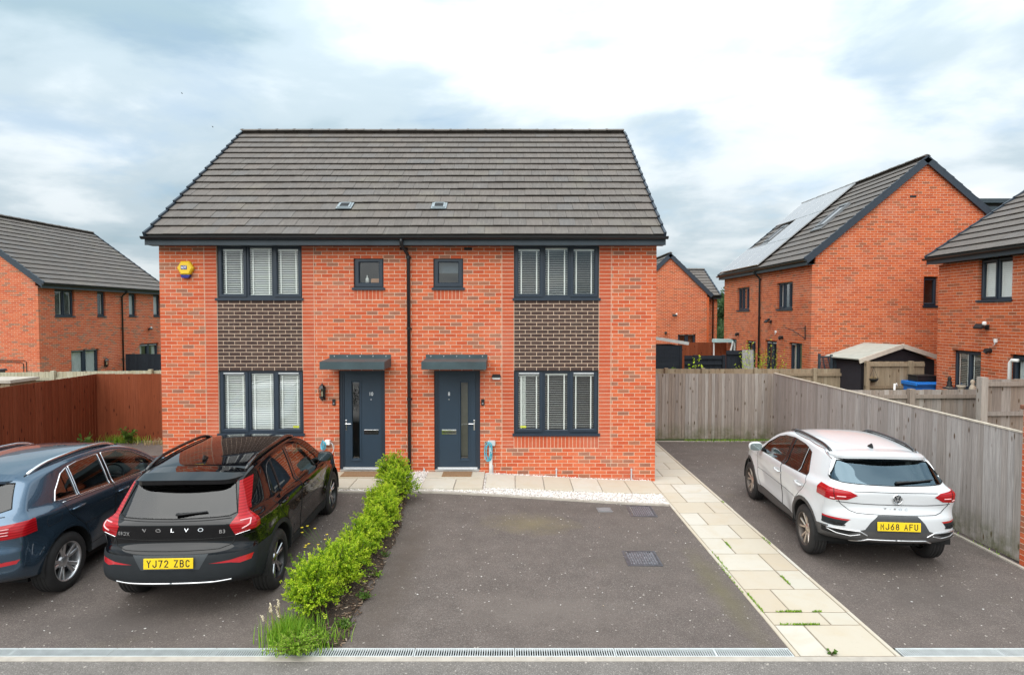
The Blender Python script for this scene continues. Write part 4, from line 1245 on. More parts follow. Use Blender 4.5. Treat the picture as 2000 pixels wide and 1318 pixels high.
MB().box(0, 1.75, 0, .9, 0, 1.56).build('wall', m_wtan, sh); MB().box(-.05, 1.82, -.06, .96, 1.56, 1.64).build('roof', m_conc, sh)
# right hand house, nearest
rh = simple_house('brick house cut by the right edge with two pane upper window under its eaves', (11.5, 16.6, 0), -PI / 2, 9.0, 7.6, 4.725, 4.93, 34,
    front=[(1.40, 3.74, 1.04, .98, W('cf', blinds=dict(tilt=1.2))), (.58, 1.50, .98, .95, W('fc', blinds=dict(tilt=.5, m=m_blind_grey), sill=True)), (2.42, .3, 1.5, 2.14, W('cc', sill=False, curtain='part', sash=.08))], seed=70, brick=m_brick_far, parts=150, pick=lambda a, z: a < 3.6 and z > 1.6, ov=.3)
Mr = Matrix.Translation((11.5, 16.6, 0)) @ Matrix.Rotation(-PI / 2, 4, 'Z')
flood(on(Mr, 1.75, 0, 3.08), -PI / 2, 'black security light with white sensor on the wall of the right hand house', 1.0)
def vent(loc, rz, label):
    t = thing('wall_vent', label, 'vent', loc, rz)
    m = MB(); m.cyl((0, -.02, 0), .06, .02, 14, 'y'); m.build('flange', m_black, t)
    m = MB(); m.lathe([(-.02, .055), (-.09, .06), (-.13, .05), (-.14, .001)], 14, 'y'); m.tube([(0, -.08, 0), (-.03, -.12, -.06)], .05, 10); m.build('hood', m_black, t)
    return t
vent(on(Mr, 1.85, 0, 2.52), -PI / 2, 'round black vent above the low window of the right hand house')
def tapstub(loc, rz, label):
    t = thing('white_wall_fitting', label, 'wall fitting', loc, rz)
    m = MB(); m.bevbox(-.035, .035, -.05, 0, -.02, .07, .008); m.build('cover', m_white, t)
    m = MB(); m.tube([(0, -.045, 0), (.01, -.05, -.06), (-.03, -.05, -.09)], .01, 6); m.build('tail', m_steelp, t)
tapstub(on(Mr, 2.03, 0, 2.74), -PI / 2, 'small white fitting above the black vent of the right hand house')
m = MB(); m.tube([on(Mr, 2.50, -.05, .3), on(Mr, 2.50, -.05, 2.28), on(Mr, 2.56, -.05, 2.34), on(Mr, 2.70, -.02, 2.34)], .04, 10)
tag(m.build('waste_pipe', m_white, smooth=True), 'white waste pipe beside the door opening at the right edge', 'pipe')
# sill ornaments
m_stoneorn = plain('pale_cast_stone', (.42, .36, .28), .9, var=.2, vs=20)
def ornament(loc, label, kind):
    t = thing('garden_ornament', label, 'ornament', loc, group='ornaments on the low window ledge')
    m = MB()
    if kind == 0: m.lathe([(0, .07), (.02, .075), (.06, .05), (.12, .06), (.17, .035), (.20, .045), (.25, .04), (.28, .001)], 12, 'z'); mat = m_black
    elif kind == 1:
        m.lathe([(0, .06), (.03, .09), (.08, .11), (.085, .10), (.06, .05), (.055, .001)], 14, 'z'); mat = m_stoneorn
    else:
        m.lathe([(0, .07), (.05, .075), (.12, .05), (.16, .03), (.20, .05), (.25, .045), (.28, .001)], 12, 'z'); m.tube([(.05, 0, .1), (.09, -.03, .04)], .02, 8); mat = m_stoneorn
    m.build('figure', mat, t, smooth=True)
    m = MB(); m.cyl((0, 0, -.012), .075, .012, 14); m.build('base', m_stoneorn, t)
lz = 1.512
ledge = MB(); ledge.box(.55, 1.62, -.22, -.03, 1.46, 1.498); le = ledge.build('ledge', m_anthr, rh)
ornament(on(Mr, .68, -.13, lz), 'dark figurine at the left end of the low window ledge', 0)
ornament(on(Mr, 1.10, -.13, lz), 'pale stone bowl in the middle of the low window ledge', 1)
ornament(on(Mr, 1.48, -.13, lz), 'pale stone figurine at the right end of the low window ledge', 2)
# house with the solar panels
sp_ = simple_house('tall brick house with solar panels along its left roof slope', (9.3, 26.95, 0), -PI / 2, 7.85, 6.9, 4.95, 5.12, 40,
    front=[(5.35, 3.6, 1.2, .9, W('cfc', curtain='part')), (1.55, 3.6, 1.3, .9, W('cfc')), (4.40, .35, .98, 2.1, W('cc', sill=False, vents=True, sash=.08)), (6.35, .75, .92, 1.72, W('cf', vents=True, curtain='part')), (.80, .35, .72, 2.05, W('c', sill=False)), (2.60, 1.2, .92, 1.2, W('cc', vents=True))],
    gable1=[(3.47, 3.68, .44, .86, W('c'))], seed=80, brick=m_brick_far, ov=.25)
Ms = Matrix.Translation((9.3, 26.95, 0)) @ Matrix.Rotation(-PI / 2, 4, 'Z')
downpipe(sp_, 3.95, 0, 5.06, 0, -1, .27)
pit = math.radians(40)
m_solar = Nt('solar_cell_glass'); m_solar.set(Base_Color=(.05, .06, .08), Roughness=.13); m_solar.bsdf.inputs['Specular IOR Level'].default_value = 1.0
m_solar.bsdf.inputs['Coat Weight'].default_value = .5; m_solar.bsdf.inputs['Coat Roughness'].default_value = .06
m_solar = m_solar.m
def on_slope(x, s, n): return Vector((x, -.25 + s * math.cos(pit) - n * math.sin(pit), 5.12 + s * math.sin(pit) + n * math.cos(pit)))
def panel(x, s, row, k):
    Mp = Ms @ Matrix.Translation(on_slope(x, s, .12)) @ Matrix.Rotation(pit, 4, 'X')
    t = thing('solar_module', '%s panel from the near gable in the %s row of roof solar panels' % (('first', 'second', 'third', 'fourth')[k], ('lowest', 'middle', 'top')[row]), 'solar panel', Mp.translation, 0, 'solar panels on the tall brick house')
    t.rotation_euler = Mp.to_euler()
    m = MB(); m.box(-.49, .49, 0, 1.52, -.03, .0); m.build('glass', m_solar, t)
    m = MB()
    for a in ((-.5, .5, -.01, .012), (-.5, .5, 1.508, 1.53)): m.box(*a, -.035, .006)
    for a in ((-.5, -.478), (.478, .5)): m.box(*a, .012, 1.508, -.035, .006)
    m.build('frame', m_alu, t)
i = 0
for r, xs_ in ((0, (.75, 1.76, 2.77, 3.78)), (1, (2.77, 3.78)), (2, (.75, 1.76, 2.77, 3.78))):
    for x in xs_: panel(x, .06 + r * 1.55, r, 3 - (.75, 1.76, 2.77, 3.78).index(x))
def rooflight(x, s, w, h, label):
    Mp = Ms @ Matrix.Translation(on_slope(x, s, .05)) @ Matrix.Rotation(pit, 4, 'X')
    t = thing('roof_window', label, 'roof window', Mp.translation); t.rotation_euler = Mp.to_euler()
    m = MB()
    for a in ((-w / 2, w / 2, 0, .06), (-w / 2, w / 2, h - .1, h)): m.box(*a, -.04, .05)
    for a in ((-w / 2, -w / 2 + .06), (w / 2 - .06, w / 2)): m.box(*a, .06, h - .1, -.04, .05)
    m.build('frame', plain('grey_roof_window_frame', (.16, .17, .18), .5), t)
    m = MB(); m.box(-w / 2 + .06, w / 2 - .06, .06, h - .1, -.02, .02); m.build('pane', m_solar, t)
    m = MB(); m.box(-w / 2 - .08, w / 2 + .08, -.2, .0, -.02, .012); m.build('flashing', plain('lead_grey_flashing', (.14, .145, .15), .6), t)
rooflight(5.85, 1.95, .58, 1.15, 'narrow roof window in the tiles right of the solar panels')
rooflight(1.5, 1.95, .55, 1.0, 'small roof window between the rows of solar panels')
flood(on(Ms, 4.9, 0, 3.15), -PI / 2, 'black security light between the windows of the solar panel house', .9, m_black)
vent(on(Ms, 5.85, 0, 2.62), -PI / 2, 'black vent above the low window of the solar panel house')
vent(on(Ms, 1.75, 0, 2.62), -PI / 2, 'black vent at the far end of the solar panel house')
tapstub(on(Ms, 5.35, 0, 2.78), -PI / 2, 'small white fitting above the doors of the solar panel house')
m = MB(); a_ = on(Ms, 7.5, -.02, 2.85); b_ = on(Ms, 7.5, -.4, 2.78)
m.tube([on(Ms, 7.5, -.02, 2.6), on(Ms, 7.5, -.02, 3.05)], .015, 6); m.tube([on(Ms, 7.5, -.02, 2.65), on(Ms, 7.1, -.25, 2.9), on(Ms, 6.9, -.4, 2.98)], .012, 6); m.tube([on(Ms, 7.5, -.02, 2.98), on(Ms, 7.1, -.25, 2.9)], .009, 6)
tag(m.build('wall_bracket', m_black), 'thin black hanging bracket near the corner of the solar panel house', 'bracket')
ab = MB(); ab.box(2.98, 3.18, -.004, .02, 7.0, 7.07)
for v in range(len(ab.v)): x, y, z = ab.v[v]; ab.v[v] = (7.85 - y + .0, x - .0, z)
ab.build('air_brick', m_black, sp_)
# dark dormer beyond
dm = thing('flat_roofed_dormer_house', 'dark clad flat roofed block peeping between two roofs', 'building', (19.4, 26.5, 0))
m_clad = plain('blue_black_cladding', (.030, .045, .058), .5)
MB().box(0, 4, 0, 4, 0, 7.85).build('wall', m_clad, dm)
MB().box(-.15, 4.15, -.15, 4.15, 7.85, 8.02).build('fascia', m_clad, dm); MB().box(-.25, 4.25, -.25, 4.25, 8.16, 8.34).build('roof', m_clad, dm); MB().box(-.05, 4.05, -.05, 4.05, 8.02, 8.16).build('soffit', m_black, dm)
# small far house
fh = simple_house('small far brick house with steep gable between the near houses', (6.15, 38.0, 0), -PI / 2, 6.0, 4.1, 4.35, 4.45, 44,
    gable1=[(2.5, 1.45, .92, .98, W('cc', sill=False, vents=True, sash=.08))], seed=90, brick=m_brick_far, walls='f01', ov=.16)
simple_house('far brick house with a tiled roof facing the camera behind the small gable', (7.55, 32.62, 0), 0, 3.33, 5.0, 4.35, 4.45, 29, seed=95, brick=m_brick_far, walls='f1', ov=.28)
fw = [o for o in C.objects if o.name.startswith('brick_house')][-1]
downpipe(fw, 3.10, 0, 4.40, 0, -1, .3, kick=-.08)
Mf = Matrix.Translation((6.15, 38.0, 0)) @ Matrix.Rotation(-PI / 2, 4, 'Z')
flood(on(Mf, 6.0 + .12, 2.3, 3.38), 0, 'white wall light on the small far brick gable', .9, m_white)
vent((8.0, 31.98, 2.5), 0, 'black round vent on the small far brick gable')
# ------------------------------------------------------------------ vegetation
def mk_leaf(name, stops, rough=.5, trans=.45):
    k = Nt(name); t = k.tone()
    col = k.ramp(t, stops)
    k.set(Base_Color=col, Roughness=rough); k.bsdf.inputs['Specular IOR Level'].default_value = .35
    tl = k.n('ShaderNodeBsdfTranslucent'); k.put(tl.inputs[0], col)
    mx = k.n('ShaderNodeMixShader'); mx.inputs[0].default_value = trans
    k.t.links.new(k.bsdf.outputs[0], mx.inputs[1]); k.t.links.new(tl.outputs[0], mx.inputs[2]); k.t.links.new(mx.outputs[0], k.out.inputs[0])
    return k.m
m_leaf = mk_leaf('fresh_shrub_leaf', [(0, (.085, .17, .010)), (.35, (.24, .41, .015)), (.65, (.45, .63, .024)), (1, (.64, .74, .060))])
m_leaf2 = mk_leaf('mid_green_leaf', [(0, (.03, .075, .012)), (.5, (.08, .17, .025)), (1, (.17, .28, .05))])
m_grass = mk_leaf('lush_grass_blade', [(0, (.10, .23, .014)), (.6, (.24, .44, .03)), (1, (.42, .56, .08))])
m_dry = mk_leaf('dry_straw', [(0, (.35, .25, .11)), (1, (.52, .42, .24))], .8, .3)
m_far = mk_leaf('distant_foliage', [(0, (.030, .060, .022)), (.5, (.06, .11, .04)), (1, (.10, .17, .06))], .7, .3)
m_twig = plain('brown_twig', (.10, .065, .035), .9)
m_bark = plain('grey_bark', (.12, .095, .07), .95, var=.3, vs=12)
def leaves_np(P, D, size, tone, R, aspect=.5):
    """P points, D directions (unit), size per leaf -> folded diamond leaves"""
    n = len(P)
    rv = R.normal(size=(n, 3)); side = np.cross(D, rv); side /= np.linalg.norm(side, axis=1, keepdims=True) + 1e-9
    nrm = np.cross(side, D)
    s = size[:, None]
    v0 = P; v2 = P + D * s - nrm * s * .12
    mid = P + D * s * .52 + nrm * s * .06
    v1 = mid + side * s * aspect * .5; v3 = mid - side * s * aspect * .5
    V = np.stack([v0, v1, v2, v3], 1).reshape(-1, 3)
    idx = np.arange(n)[:, None] * 4
    F = np.concatenate([idx + [[0, 1, 2]], idx + [[0, 2, 3]]], 1).reshape(-1, 3)
    return V, F, np.repeat(tone, 2)
def np_mesh(name, V, F, T, mat):
    me = bpy.data.meshes.new(name)
    me.vertices.add(len(V)); me.vertices.foreach_set('co', V.astype(np.float32).ravel())
    k = F.shape[1]
    me.loops.add(F.size); me.loops.foreach_set('vertex_index', F.astype(np.int32).ravel())
    me.polygons.add(len(F)); me.polygons.foreach_set('loop_start', np.arange(0, F.size, k, dtype=np.int32))
    me.update(calc_edges=True)
    a = me.attributes.new('tone', 'FLOAT', 'FACE'); a.data.foreach_set('value', np.clip(T, 0, 1).astype(np.float32))
    me.materials.append(mat)
    return me
def shrub(x, y, rx, ry, h, label, seed, n=520, per=22, mat=None, fresh=0.0, lean=0.0):
    R = np.random.default_rng(seed)
    z0 = gh(x, y)
    t = thing('box_shrub', label, 'shrub', (x, y, z0), 0, 'row of green shrubs dividing the two drives')
    # sprig bases inside a lumpy half ellipsoid, directions outward and up
    u = R.uniform(-.25, 1, n); ph = R.uniform(0, 2 * PI, n); cu = np.sqrt(1 - u * u)
    d = np.stack([cu * np.cos(ph), cu * np.sin(ph), u], 1)
    lump = 1 + .20 * np.sin(3 * ph + seed) * cu + .16 * np.sin(5 * ph + 2.1 * u * 3 + seed * 1.7) + R.normal(size=n) * .07
    rad = R.uniform(.50, .93, n) * lump
    rx, ry = rx * .76, ry * .95; S = np.array([rx, ry, h * .60])
    B = d * rad[:, None] * S * (1 - .10 * (R.random((n, 1)) < .5)) + np.array([0, 0, h * .40])
    B[:, 2] = np.maximum(B[:, 2], .03)
    dirs = d * np.array([1, 1, .8]) + np.array([0, 0, .55]) + R.normal(size=(n, 3)) * .38
    dirs /= np.linalg.norm(dirs, axis=1, keepdims=True)
    ln = R.uniform(.06, .15, n) * (1 + .4 * (R.random(n) > .9))
    q = R.random((n, per)); q.sort(axis=1)
    P = (B[:, None, :] + dirs[:, None, :] * (ln[:, None] * q)[:, :, None]).reshape(-1, 3)
    D = (dirs[:, None, :] * .75 + R.normal(size=(n, per, 3)) * .62).reshape(-1, 3)
    D /= np.linalg.norm(D, axis=1, keepdims=True)
    P += R.normal(size=P.shape) * .006
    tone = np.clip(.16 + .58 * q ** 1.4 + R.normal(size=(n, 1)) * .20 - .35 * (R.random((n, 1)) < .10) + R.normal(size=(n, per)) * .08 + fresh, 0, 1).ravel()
    size = R.uniform(.016, .029, n * per)
    P[:, 2] = np.maximum(P[:, 2], .012)
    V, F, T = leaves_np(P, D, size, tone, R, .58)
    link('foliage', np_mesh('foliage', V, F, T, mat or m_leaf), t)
    m = MB()
    for i in range(0, n, 6):
        a = np.array([0, 0, .02]) + R.normal(size=3) * [.04, .04, 0]
        b = B[i]; mid = (a + b) / 2 + R.normal(size=3) * .03
        m.tube([a, mid, b, b + dirs[i] * ln[i]], [.006, .005, .003, .0015], 4, caps=False)
    m.build('stem', m_twig, t, norm=False)
    return t
SH = [(-2.19, 6.66, .32, .30, .70, 'largest bushy green shrub at the road end of the row', .04), (-2.09, 7.20, .29, .30, .62, 'second green shrub from the road just behind the largest', .06),
      (-2.06, 7.74, .27, .27, .52, 'third green shrub from the road beside the yellow flowers', .08), (-2.04, 8.26, .26, .27, .50, 'fourth green shrub from the road in the middle of the row', .04),
      (-2.00, 8.80, .26, .27, .50, 'fifth green shrub from the road in the middle of the row', .07), (-1.98, 9.34, .27, .28, .50, 'sixth green shrub from the road with dark bark beside it', .05),
      (-2.12, 9.95, .33, .30, .47, 'low yellow green shrub next to the tall pair by the door step', .20), (-1.98, 10.55, .38, .34, .62, 'broad green shrub in front of the last one before the house', .02),
      (-2.20, 11.25, .36, .34, .66, 'last green shrub of the row closest to the house', -.02)]
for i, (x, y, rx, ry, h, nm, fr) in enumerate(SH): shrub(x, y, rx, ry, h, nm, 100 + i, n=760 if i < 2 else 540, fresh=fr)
def blades(n, fx, fy, h, seed, w=.006, lean=.35, z=None, segs=3):
    R = np.random.default_rng(seed)
    bx = fx(R, n); by = fy(R, n); hh = R.uniform(.45, 1, n) * h
    ph = R.uniform(0, 2 * PI, n); le = R.uniform(.1, 1, n) * lean
    V = []; F = []; T = []
    for i in range(n):
        g = gh(bx[i], by[i]) + (z or 0)
        c, s = math.cos(ph[i]), math.sin(ph[i]); b0 = len(V)
        for k in range(segs):
            q = k / segs; ww = w * (1 - q * .6)
            px, py, pz = bx[i] + c * le[i] * hh[i] * q * q, by[i] + s * le[i] * hh[i] * q * q, g + hh[i] * q * (1 - .2 * le[i] * q)
            V.append((px - s * ww, py + c * ww, pz)); V.append((px + s * ww, py - c * ww, pz))
        V.append((bx[i] + c * le[i] * hh[i], by[i] + s * le[i] * hh[i], g + hh[i] * (1 - .25 * le[i])))
        for k in range(segs - 1): F += [(b0 + 2 * k, b0 + 2 * k + 1, b0 + 2 * k + 3), (b0 + 2 * k, b0 + 2 * k + 3, b0 + 2 * k + 2)]
        e = b0 + 2 * (segs - 1); F.append((e, e + 1, e + 2)); T += [R.random()] * (2 * (segs - 1) + 1)
    return np.array(V), np.array(F), np.array(T)
def merge(parts):
    V = []; F = []; T = []; o = 0
    for v, f, t in parts: V.append(v); F.append(f + o); T.append(t); o += len(v)
    return np.concatenate(V), np.concatenate(F), np.concatenate(T)
nrm = lambda m, s: (lambda R, n: R.normal(m, s, n))
uni = lambda a, b: (lambda R, n: R.uniform(a, b, n))
t = thing('grass_clump', 'tall lush grass clump with seed heads at the road end of the shrub row', 'grass clump', (0, 0, 0))
V, F, T = merge([blades(800, nrm(-2.27, .12), nrm(6.24, .10), .30, 1, .0055, .5), blades(420, nrm(-2.05, .14), nrm(6.18, .10), .20, 2, .005, .7)])
link('blade', np_mesh('blade', V, F, T, m_grass), t, kind='stuff')
R = random.Random(5); m = MB(); hd = MB()
for i in range(6):
    x, y = -2.42 + R.uniform(-.1, .08), 6.25 + R.uniform(-.08, .1); h = R.uniform(.26, .42); lx = R.uniform(-.16, -.02)
    m.tube([(x, y, 0), (x + lx * .4, y, h * .6), (x + lx, y, h)], .0022, 4, caps=False)
    for q in range(16):
        k = q / 16; hd.tube([(x + lx * (.8 + .2 * k) + R.uniform(-.012, .012), y + R.uniform(-.012, .012), h * (.80 + .22 * k)), (x + lx * (.82 + .2 * k) + R.uniform(-.015, .015), y + R.uniform(-.01, .01), h * (.83 + .22 * k))], .0035, 4, caps=False)
m.build('seed_stalk', m_dry, t, norm=False, tone=True); hd.build('seed_head', plain('pale_seed_head', (.62, .54, .38), .9), t, norm=False)
# ferny weed spilling over the drain
def leafy(name, label, cat, x, y, n_st, per, hgt, spread, size, mat, seed, aspect=.5, z=0.0, stemm=None, group=None, asc=.55):
    R = np.random.default_rng(seed)
    t = thing(name, label, cat, (x, y, gh(x, y) + z), group=group)
    m = MB(); Ps = []; Ds = []; Ss = []; Ts = []
    for i in range(n_st):
        a = R.uniform(0, 2 * PI); sp = R.uniform(.15, 1) * spread; h = R.uniform(.5, 1) * hgt
        pts = [np.array([math.cos(a) * sp * q ** 1.3, math.sin(a) * sp * q ** 1.3, h * (q ** asc if asc < 1 else q)]) for q in (0.0, .33, .66, 1)]
        m.tube(pts, [.004, .003, .0025, .0015], 4, caps=False)
        for j in range(per):
            q = .15 + .85 * (j + R.random()) / per
            k = min(2, int(q * 3)); f = q * 3 - k; p = pts[k] * (1 - f) + pts[k + 1] * f
            d = R.normal(size=3) * .7 + np.array([math.cos(a), math.sin(a), .25]); d /= np.linalg.norm(d)
            Ps.append(p); Ds.append(d); Ss.append(size * R.uniform(.6, 1.2)); Ts.append(np.clip(.2 + .6 * q + R.normal() * .15, 0, 1))
    V, F, T = leaves_np(np.array(Ps), np.array(Ds), np.array(Ss), np.array(Ts), R, aspect)
    link('foliage', np_mesh('foliage', V, F, T, mat), t)
    m.build('stem', stemm or m_twig, t, norm=False)
    return t
leafy('ferny_weed', 'feathery green weed spilling over the drain in front of the grass clump', 'weed', -2.13, 5.96, 150, 30, .19, .30, .028, m_grass, 11, .45)
leafy('ferny_weed', 'small pale green weed at the foot of the largest shrub on its bark side', 'weed', -1.80, 6.45, 18, 14, .10, .14, .03, m_leaf2, 12, .8)
leafy('ferny_weed', 'low leafy weed on the bark edge halfway along the row', 'weed', -1.74, 7.15, 14, 10, .10, .15, .035, m_leaf2, 13, .8)
leafy('ferny_weed', 'grass like weed with a trailing stem on the bark bed', 'weed', -1.72, 7.75, 10, 10, .09, .2, .04, m_grass, 14, .35)
leafy('ferny_weed', 'small green weed near the middle of the bark bed', 'weed', -1.72, 8.35, 9, 8, .09, .12, .03, m_leaf2, 15, .7)
m_pet = plain('buttercup_yellow', (.75, .58, .02), .4)
fl = thing('buttercup_plant', 'wispy stems of yellow buttercups leaning over the left drive', 'flower', (-2.36, 7.85, gh(-2.36, 7.85)))
R = random.Random(9); m = MB(); fm = MB()
for i in range(11):
    ex, ey, ez = R.uniform(-.36, .12), R.uniform(-.2, .25), R.uniform(.34, .62)
    m.tube([(R.uniform(-.04, .04), R.uniform(-.04, .04), 0), (ex * .35, ey * .4, ez * .6), (ex, ey, ez)], .0022, 4, caps=False)
    for k in range(5):
        a = 2 * PI * k / 5 + i; r = .017
        fm.poly([(ex, ey, ez), (ex + r * math.cos(a - .5), ey + r * math.sin(a - .5), ez + .006), (ex + r * 1.15 * math.cos(a), ey + r * 1.15 * math.sin(a), ez + .009), (ex + r * math.cos(a + .5), ey + r * math.sin(a + .5), ez + .006)])
m.build('stem', m_grass, fl, norm=False, tone=True); fm.build('flower_head', m_pet, fl, norm=False)
V, F, T = blades(60, nrm(-2.36, .05), nrm(7.85, .05), .3, 8, .003, .6)
V -= np.array(fl.location[:]); link('leaf', np_mesh('leaf', V, F, T, m_grass), fl)
# bark bed
b = MB(); R = random.Random(3)
ys = [6.1 + .17 * i for i in range(31)]
for i, y in enumerate(ys):
    xr = -1.74 - (.22 * max(0, (y - 9.3) / 2)) + .05 * math.sin(i * 1.3) + R.uniform(-.03, .03)
    xl = -2.38 + .04 * math.sin(i * 1.7)
    for x, dz in ((xl, .006), (xl + .12, .045), ((xl + xr) / 2, .06), (xr - .1, .04), (xr, .006)): b.v.append((x, y, gh(x, y) + dz))
for i in range(len(ys) - 1):
    for q in range(4): a = i * 5 + q; b.face((a, a + 1, a + 6, a + 5))
k = Nt('dark_soil'); p = k.pos(); k.set(Base_Color=k.ramp(k.noise(p, 35, 6, .75), [(.3, (.03, .020, .014)), (.7, (.085, .058, .040))]), Roughness=.95); k.bump(k.noise(p, 45, 6, .7), 1.0, .03)
structure(b.build('soil_bed', k.m, smooth=True, norm=False))
b = MB(); mk = Nt('bark_chip'); mk.set(Base_Color=mk.ramp(mk.tone(), [(0, (.045, .028, .018)), (.5, (.11, .068, .042)), (.85, (.20, .13, .085)), (1, (.42, .34, .26))]), Roughness=.95)
for i in range(2200):
    y = R.uniform(6.1, 11.15); xr = -1.70 - (.22 * max(0, (y - 9.3) / 2)); x = R.uniform(-2.4, xr)
    b.ct = R.random(); 
    Mx = Matrix.Translation((x, y, gh(x, y) + .05 - .04 * abs((x + 2.05) / .36) ** 2 + R.uniform(0, .012))) @ Matrix.Rotation(R.uniform(0, 6.3), 4, 'Z') @ Matrix.Rotation(R.uniform(-.5, .5), 4, 'X')
    b.obox(Mx, R.uniform(.012, .05), R.uniform(.006, .018), .006)
stuff(b.build('bark_chips', mk.m, tone=True))
# petals and leaf scraps on the tarmac
R = random.Random(17); b = MB(); mk = Nt('pale_petal'); mk.set(Base_Color=mk.ramp(mk.tone(), [(0, (.62, .58, .54)), (.8, (.72, .70, .68)), (.9, (.50, .36, .20)), (1, (.30, .13, .05))]), Roughness=.9)
for i in range(420):
    if i < 170: x, y = R.uniform(3.95, 6.6), R.uniform(9.5, 16) if i < 130 else R.uniform(6.3, 9.5)
    elif i < 250: x, y = R.uniform(-1.6, 2.75), R.uniform(6.2, 10.9)
    elif i > 330: continue
    else: x, y = R.uniform(-6.5, -2.5), R.uniform(6.2, 10.5)
    s = R.uniform(.004, .011); a = R.uniform(0, 6.3); z = gh(x, y) + .004
    b.ct = R.random() ** 1.4
    q = [(x + s * math.cos(a + k * PI / 2 + R.uniform(-.3, .3)) * (1.5 if k % 2 else .8), y + s * math.sin(a + k * PI / 2), z + R.uniform(0, .006)) for k in range(4)]
    b.quad(*q)
stuff(b.build('fallen_petals', mk.m, tone=True, norm=False))
def dead_leaf(x, y, label, col, s=.035):
    m = MB(); n = 7
    pts = [(s * math.cos(PI * i / n), s * .4 * math.sin(PI * i / n), .004 + .008 * math.sin(i)) for i in range(n + 1)] + [(s * math.cos(PI + PI * i / n), s * .4 * math.sin(PI + PI * i / n), .004 + .008 * math.cos(i)) for i in range(1, n)]
    m.poly(pts); o = m.build('dead_leaf', plain(col[0], col[1], .9), None, (x, y, gh(x, y) + .003), (0, 0, x * 3), norm=False); tag(o, label, 'leaf')
dead_leaf(5.05, 7.05, 'curled reddish dead leaf on the right drive behind the white car', ('red_brown_leaf', (.22, .07, .035)), .045)
dead_leaf(4.78, 6.72, 'pale tan dead leaf on the right drive nearer the drain', ('tan_leaf', (.46, .33, .18)), .04)
dead_leaf(-1.70, 6.58, 'orange dead leaf at the edge of the bark bed', ('orange_leaf', (.55, .13, .03)), .05)
dead_leaf(-1.85, 6.12, 'yellow dead leaf by the drain next to the grass clump', ('yellow_leaf', (.60, .42, .06)), .04)
dead_leaf(.27, 8.02, 'tiny orange dead leaf in the middle of the empty drive', ('orange_leaf', (.55, .13, .03)), .022)
# moss in the path joints
pr = []
def line(x0, x1, y, n, s, h=.026): pr.append(blades(n, uni(x0, x1), nrm(y, .006), h, s, .006, .9, .006))
line(3.04, 3.34, 6.55, 170, 1); line(2.90, 3.02, 6.55, 30, 2); line(3.10, 3.28, 6.84, 130, 3); line(2.98, 3.1, 6.84, 40, 4); line(3.4, 3.5, 6.84, 40, 5)
def line2(x, y0, y1, n, s): pr.append(blades(n, nrm(x, .008), uni(y0, y1), .03, s, .006, .9, .006))
line2(2.835, 6.8, 7.3, 90, 6); line2(3.462, 7.55, 7.8, 60, 7); line2(2.835, 7.9, 8.6, 60, 8); line2(2.79, 7.3, 8.2, 60, 9); line2(3.158, 8.75, 9.0, 50, 10); line2(3.79, 8.9, 9.2, 40, 11); line2(3.79, 10.9, 11.0, 20, 12)
V, F, T = merge(pr); link('moss', np_mesh('moss', V, F, T, m_grass), None, kind='stuff')
leafy('seedling', 'single green seedling at the road end of the cream path', 'weed', 3.16, 5.96, 5, 5, .05, .05, .04, m_leaf2, 31, .7)
# rough growth at fence feet
V, F, T = merge([blades(900, uni(4.6, 6.95), nrm(16.33, .02), .09, 41, .006, .8), blades(120, uni(6.78, 6.86), uni(8.4, 12), .05, 42, .006, .8)])
link('fence_grass', np_mesh('fence_grass', V, F, T, m_grass), None, kind='stuff')
V, F, T = merge([blades(260, nrm(-9.75, .28), nrm(15.35, .07), .28, 43, .006, .7), blades(300, nrm(-7.55, .22), nrm(15.2, .12), .30, 44, .006, .6), blades(120, nrm(-11.0 + .45, .06), uni(13, 15.3), .16, 46, .005, .7)])
link('grass_tuft', np_mesh('grass_tuft', V, F, T, m_grass), None, kind='stuff')
V, F, T = merge([blades(420, nrm(-8.55, .40), nrm(15.2, .12), .18, 45, .005, 1.1), blades(150, nrm(-10.3, .2), nrm(14.6, .3), .16, 47, .005, .9)])
link('dry_grass', np_mesh('dry_grass', V, F, T, m_dry), None, kind='stuff')
leafy('weed_plant', 'broad leaved green weed at the foot of the red brown fence left of its corner', 'weed', -10.15, 14.4, 8, 6, .40, .22, .14, m_leaf2, 51, .55)
leafy('weed_plant', 'upright bushy weed at the corner of the red brown fence', 'weed', -9.55, 15.2, 16, 9, .42, .2, .09, m_leaf2, 52, .6)
# garden plants behind the grey fence
leafy('garden_plant', 'bright green leafy plant in front of the blue black panels', 'plant', 5.85, 19.4, 14, 22, 2.18, .28, .13, m_leaf, 61, .6, z=0, asc=1.0)
leafy('garden_plant', 'small bluish green plant left of the bright leafy one', 'plant', 5.25, 19.6, 8, 12, 1.95, .14, .09, m_leaf2, 62, .5, asc=1.0)
leafy('bare_shrub', 'thin twiggy shrub in front of the grey board', 'shrub', 7.75, 19.6, 46, 26, 2.6, .80, .075, m_leaf, 63, .4, asc=1.0)
leafy('bare_shrub', 'sparse twiggy shrub beside the double doors of the solar panel house', 'shrub', 8.75, 20.2, 22, 20, 2.4, .40, .075, m_leaf, 64, .4, asc=1.0)
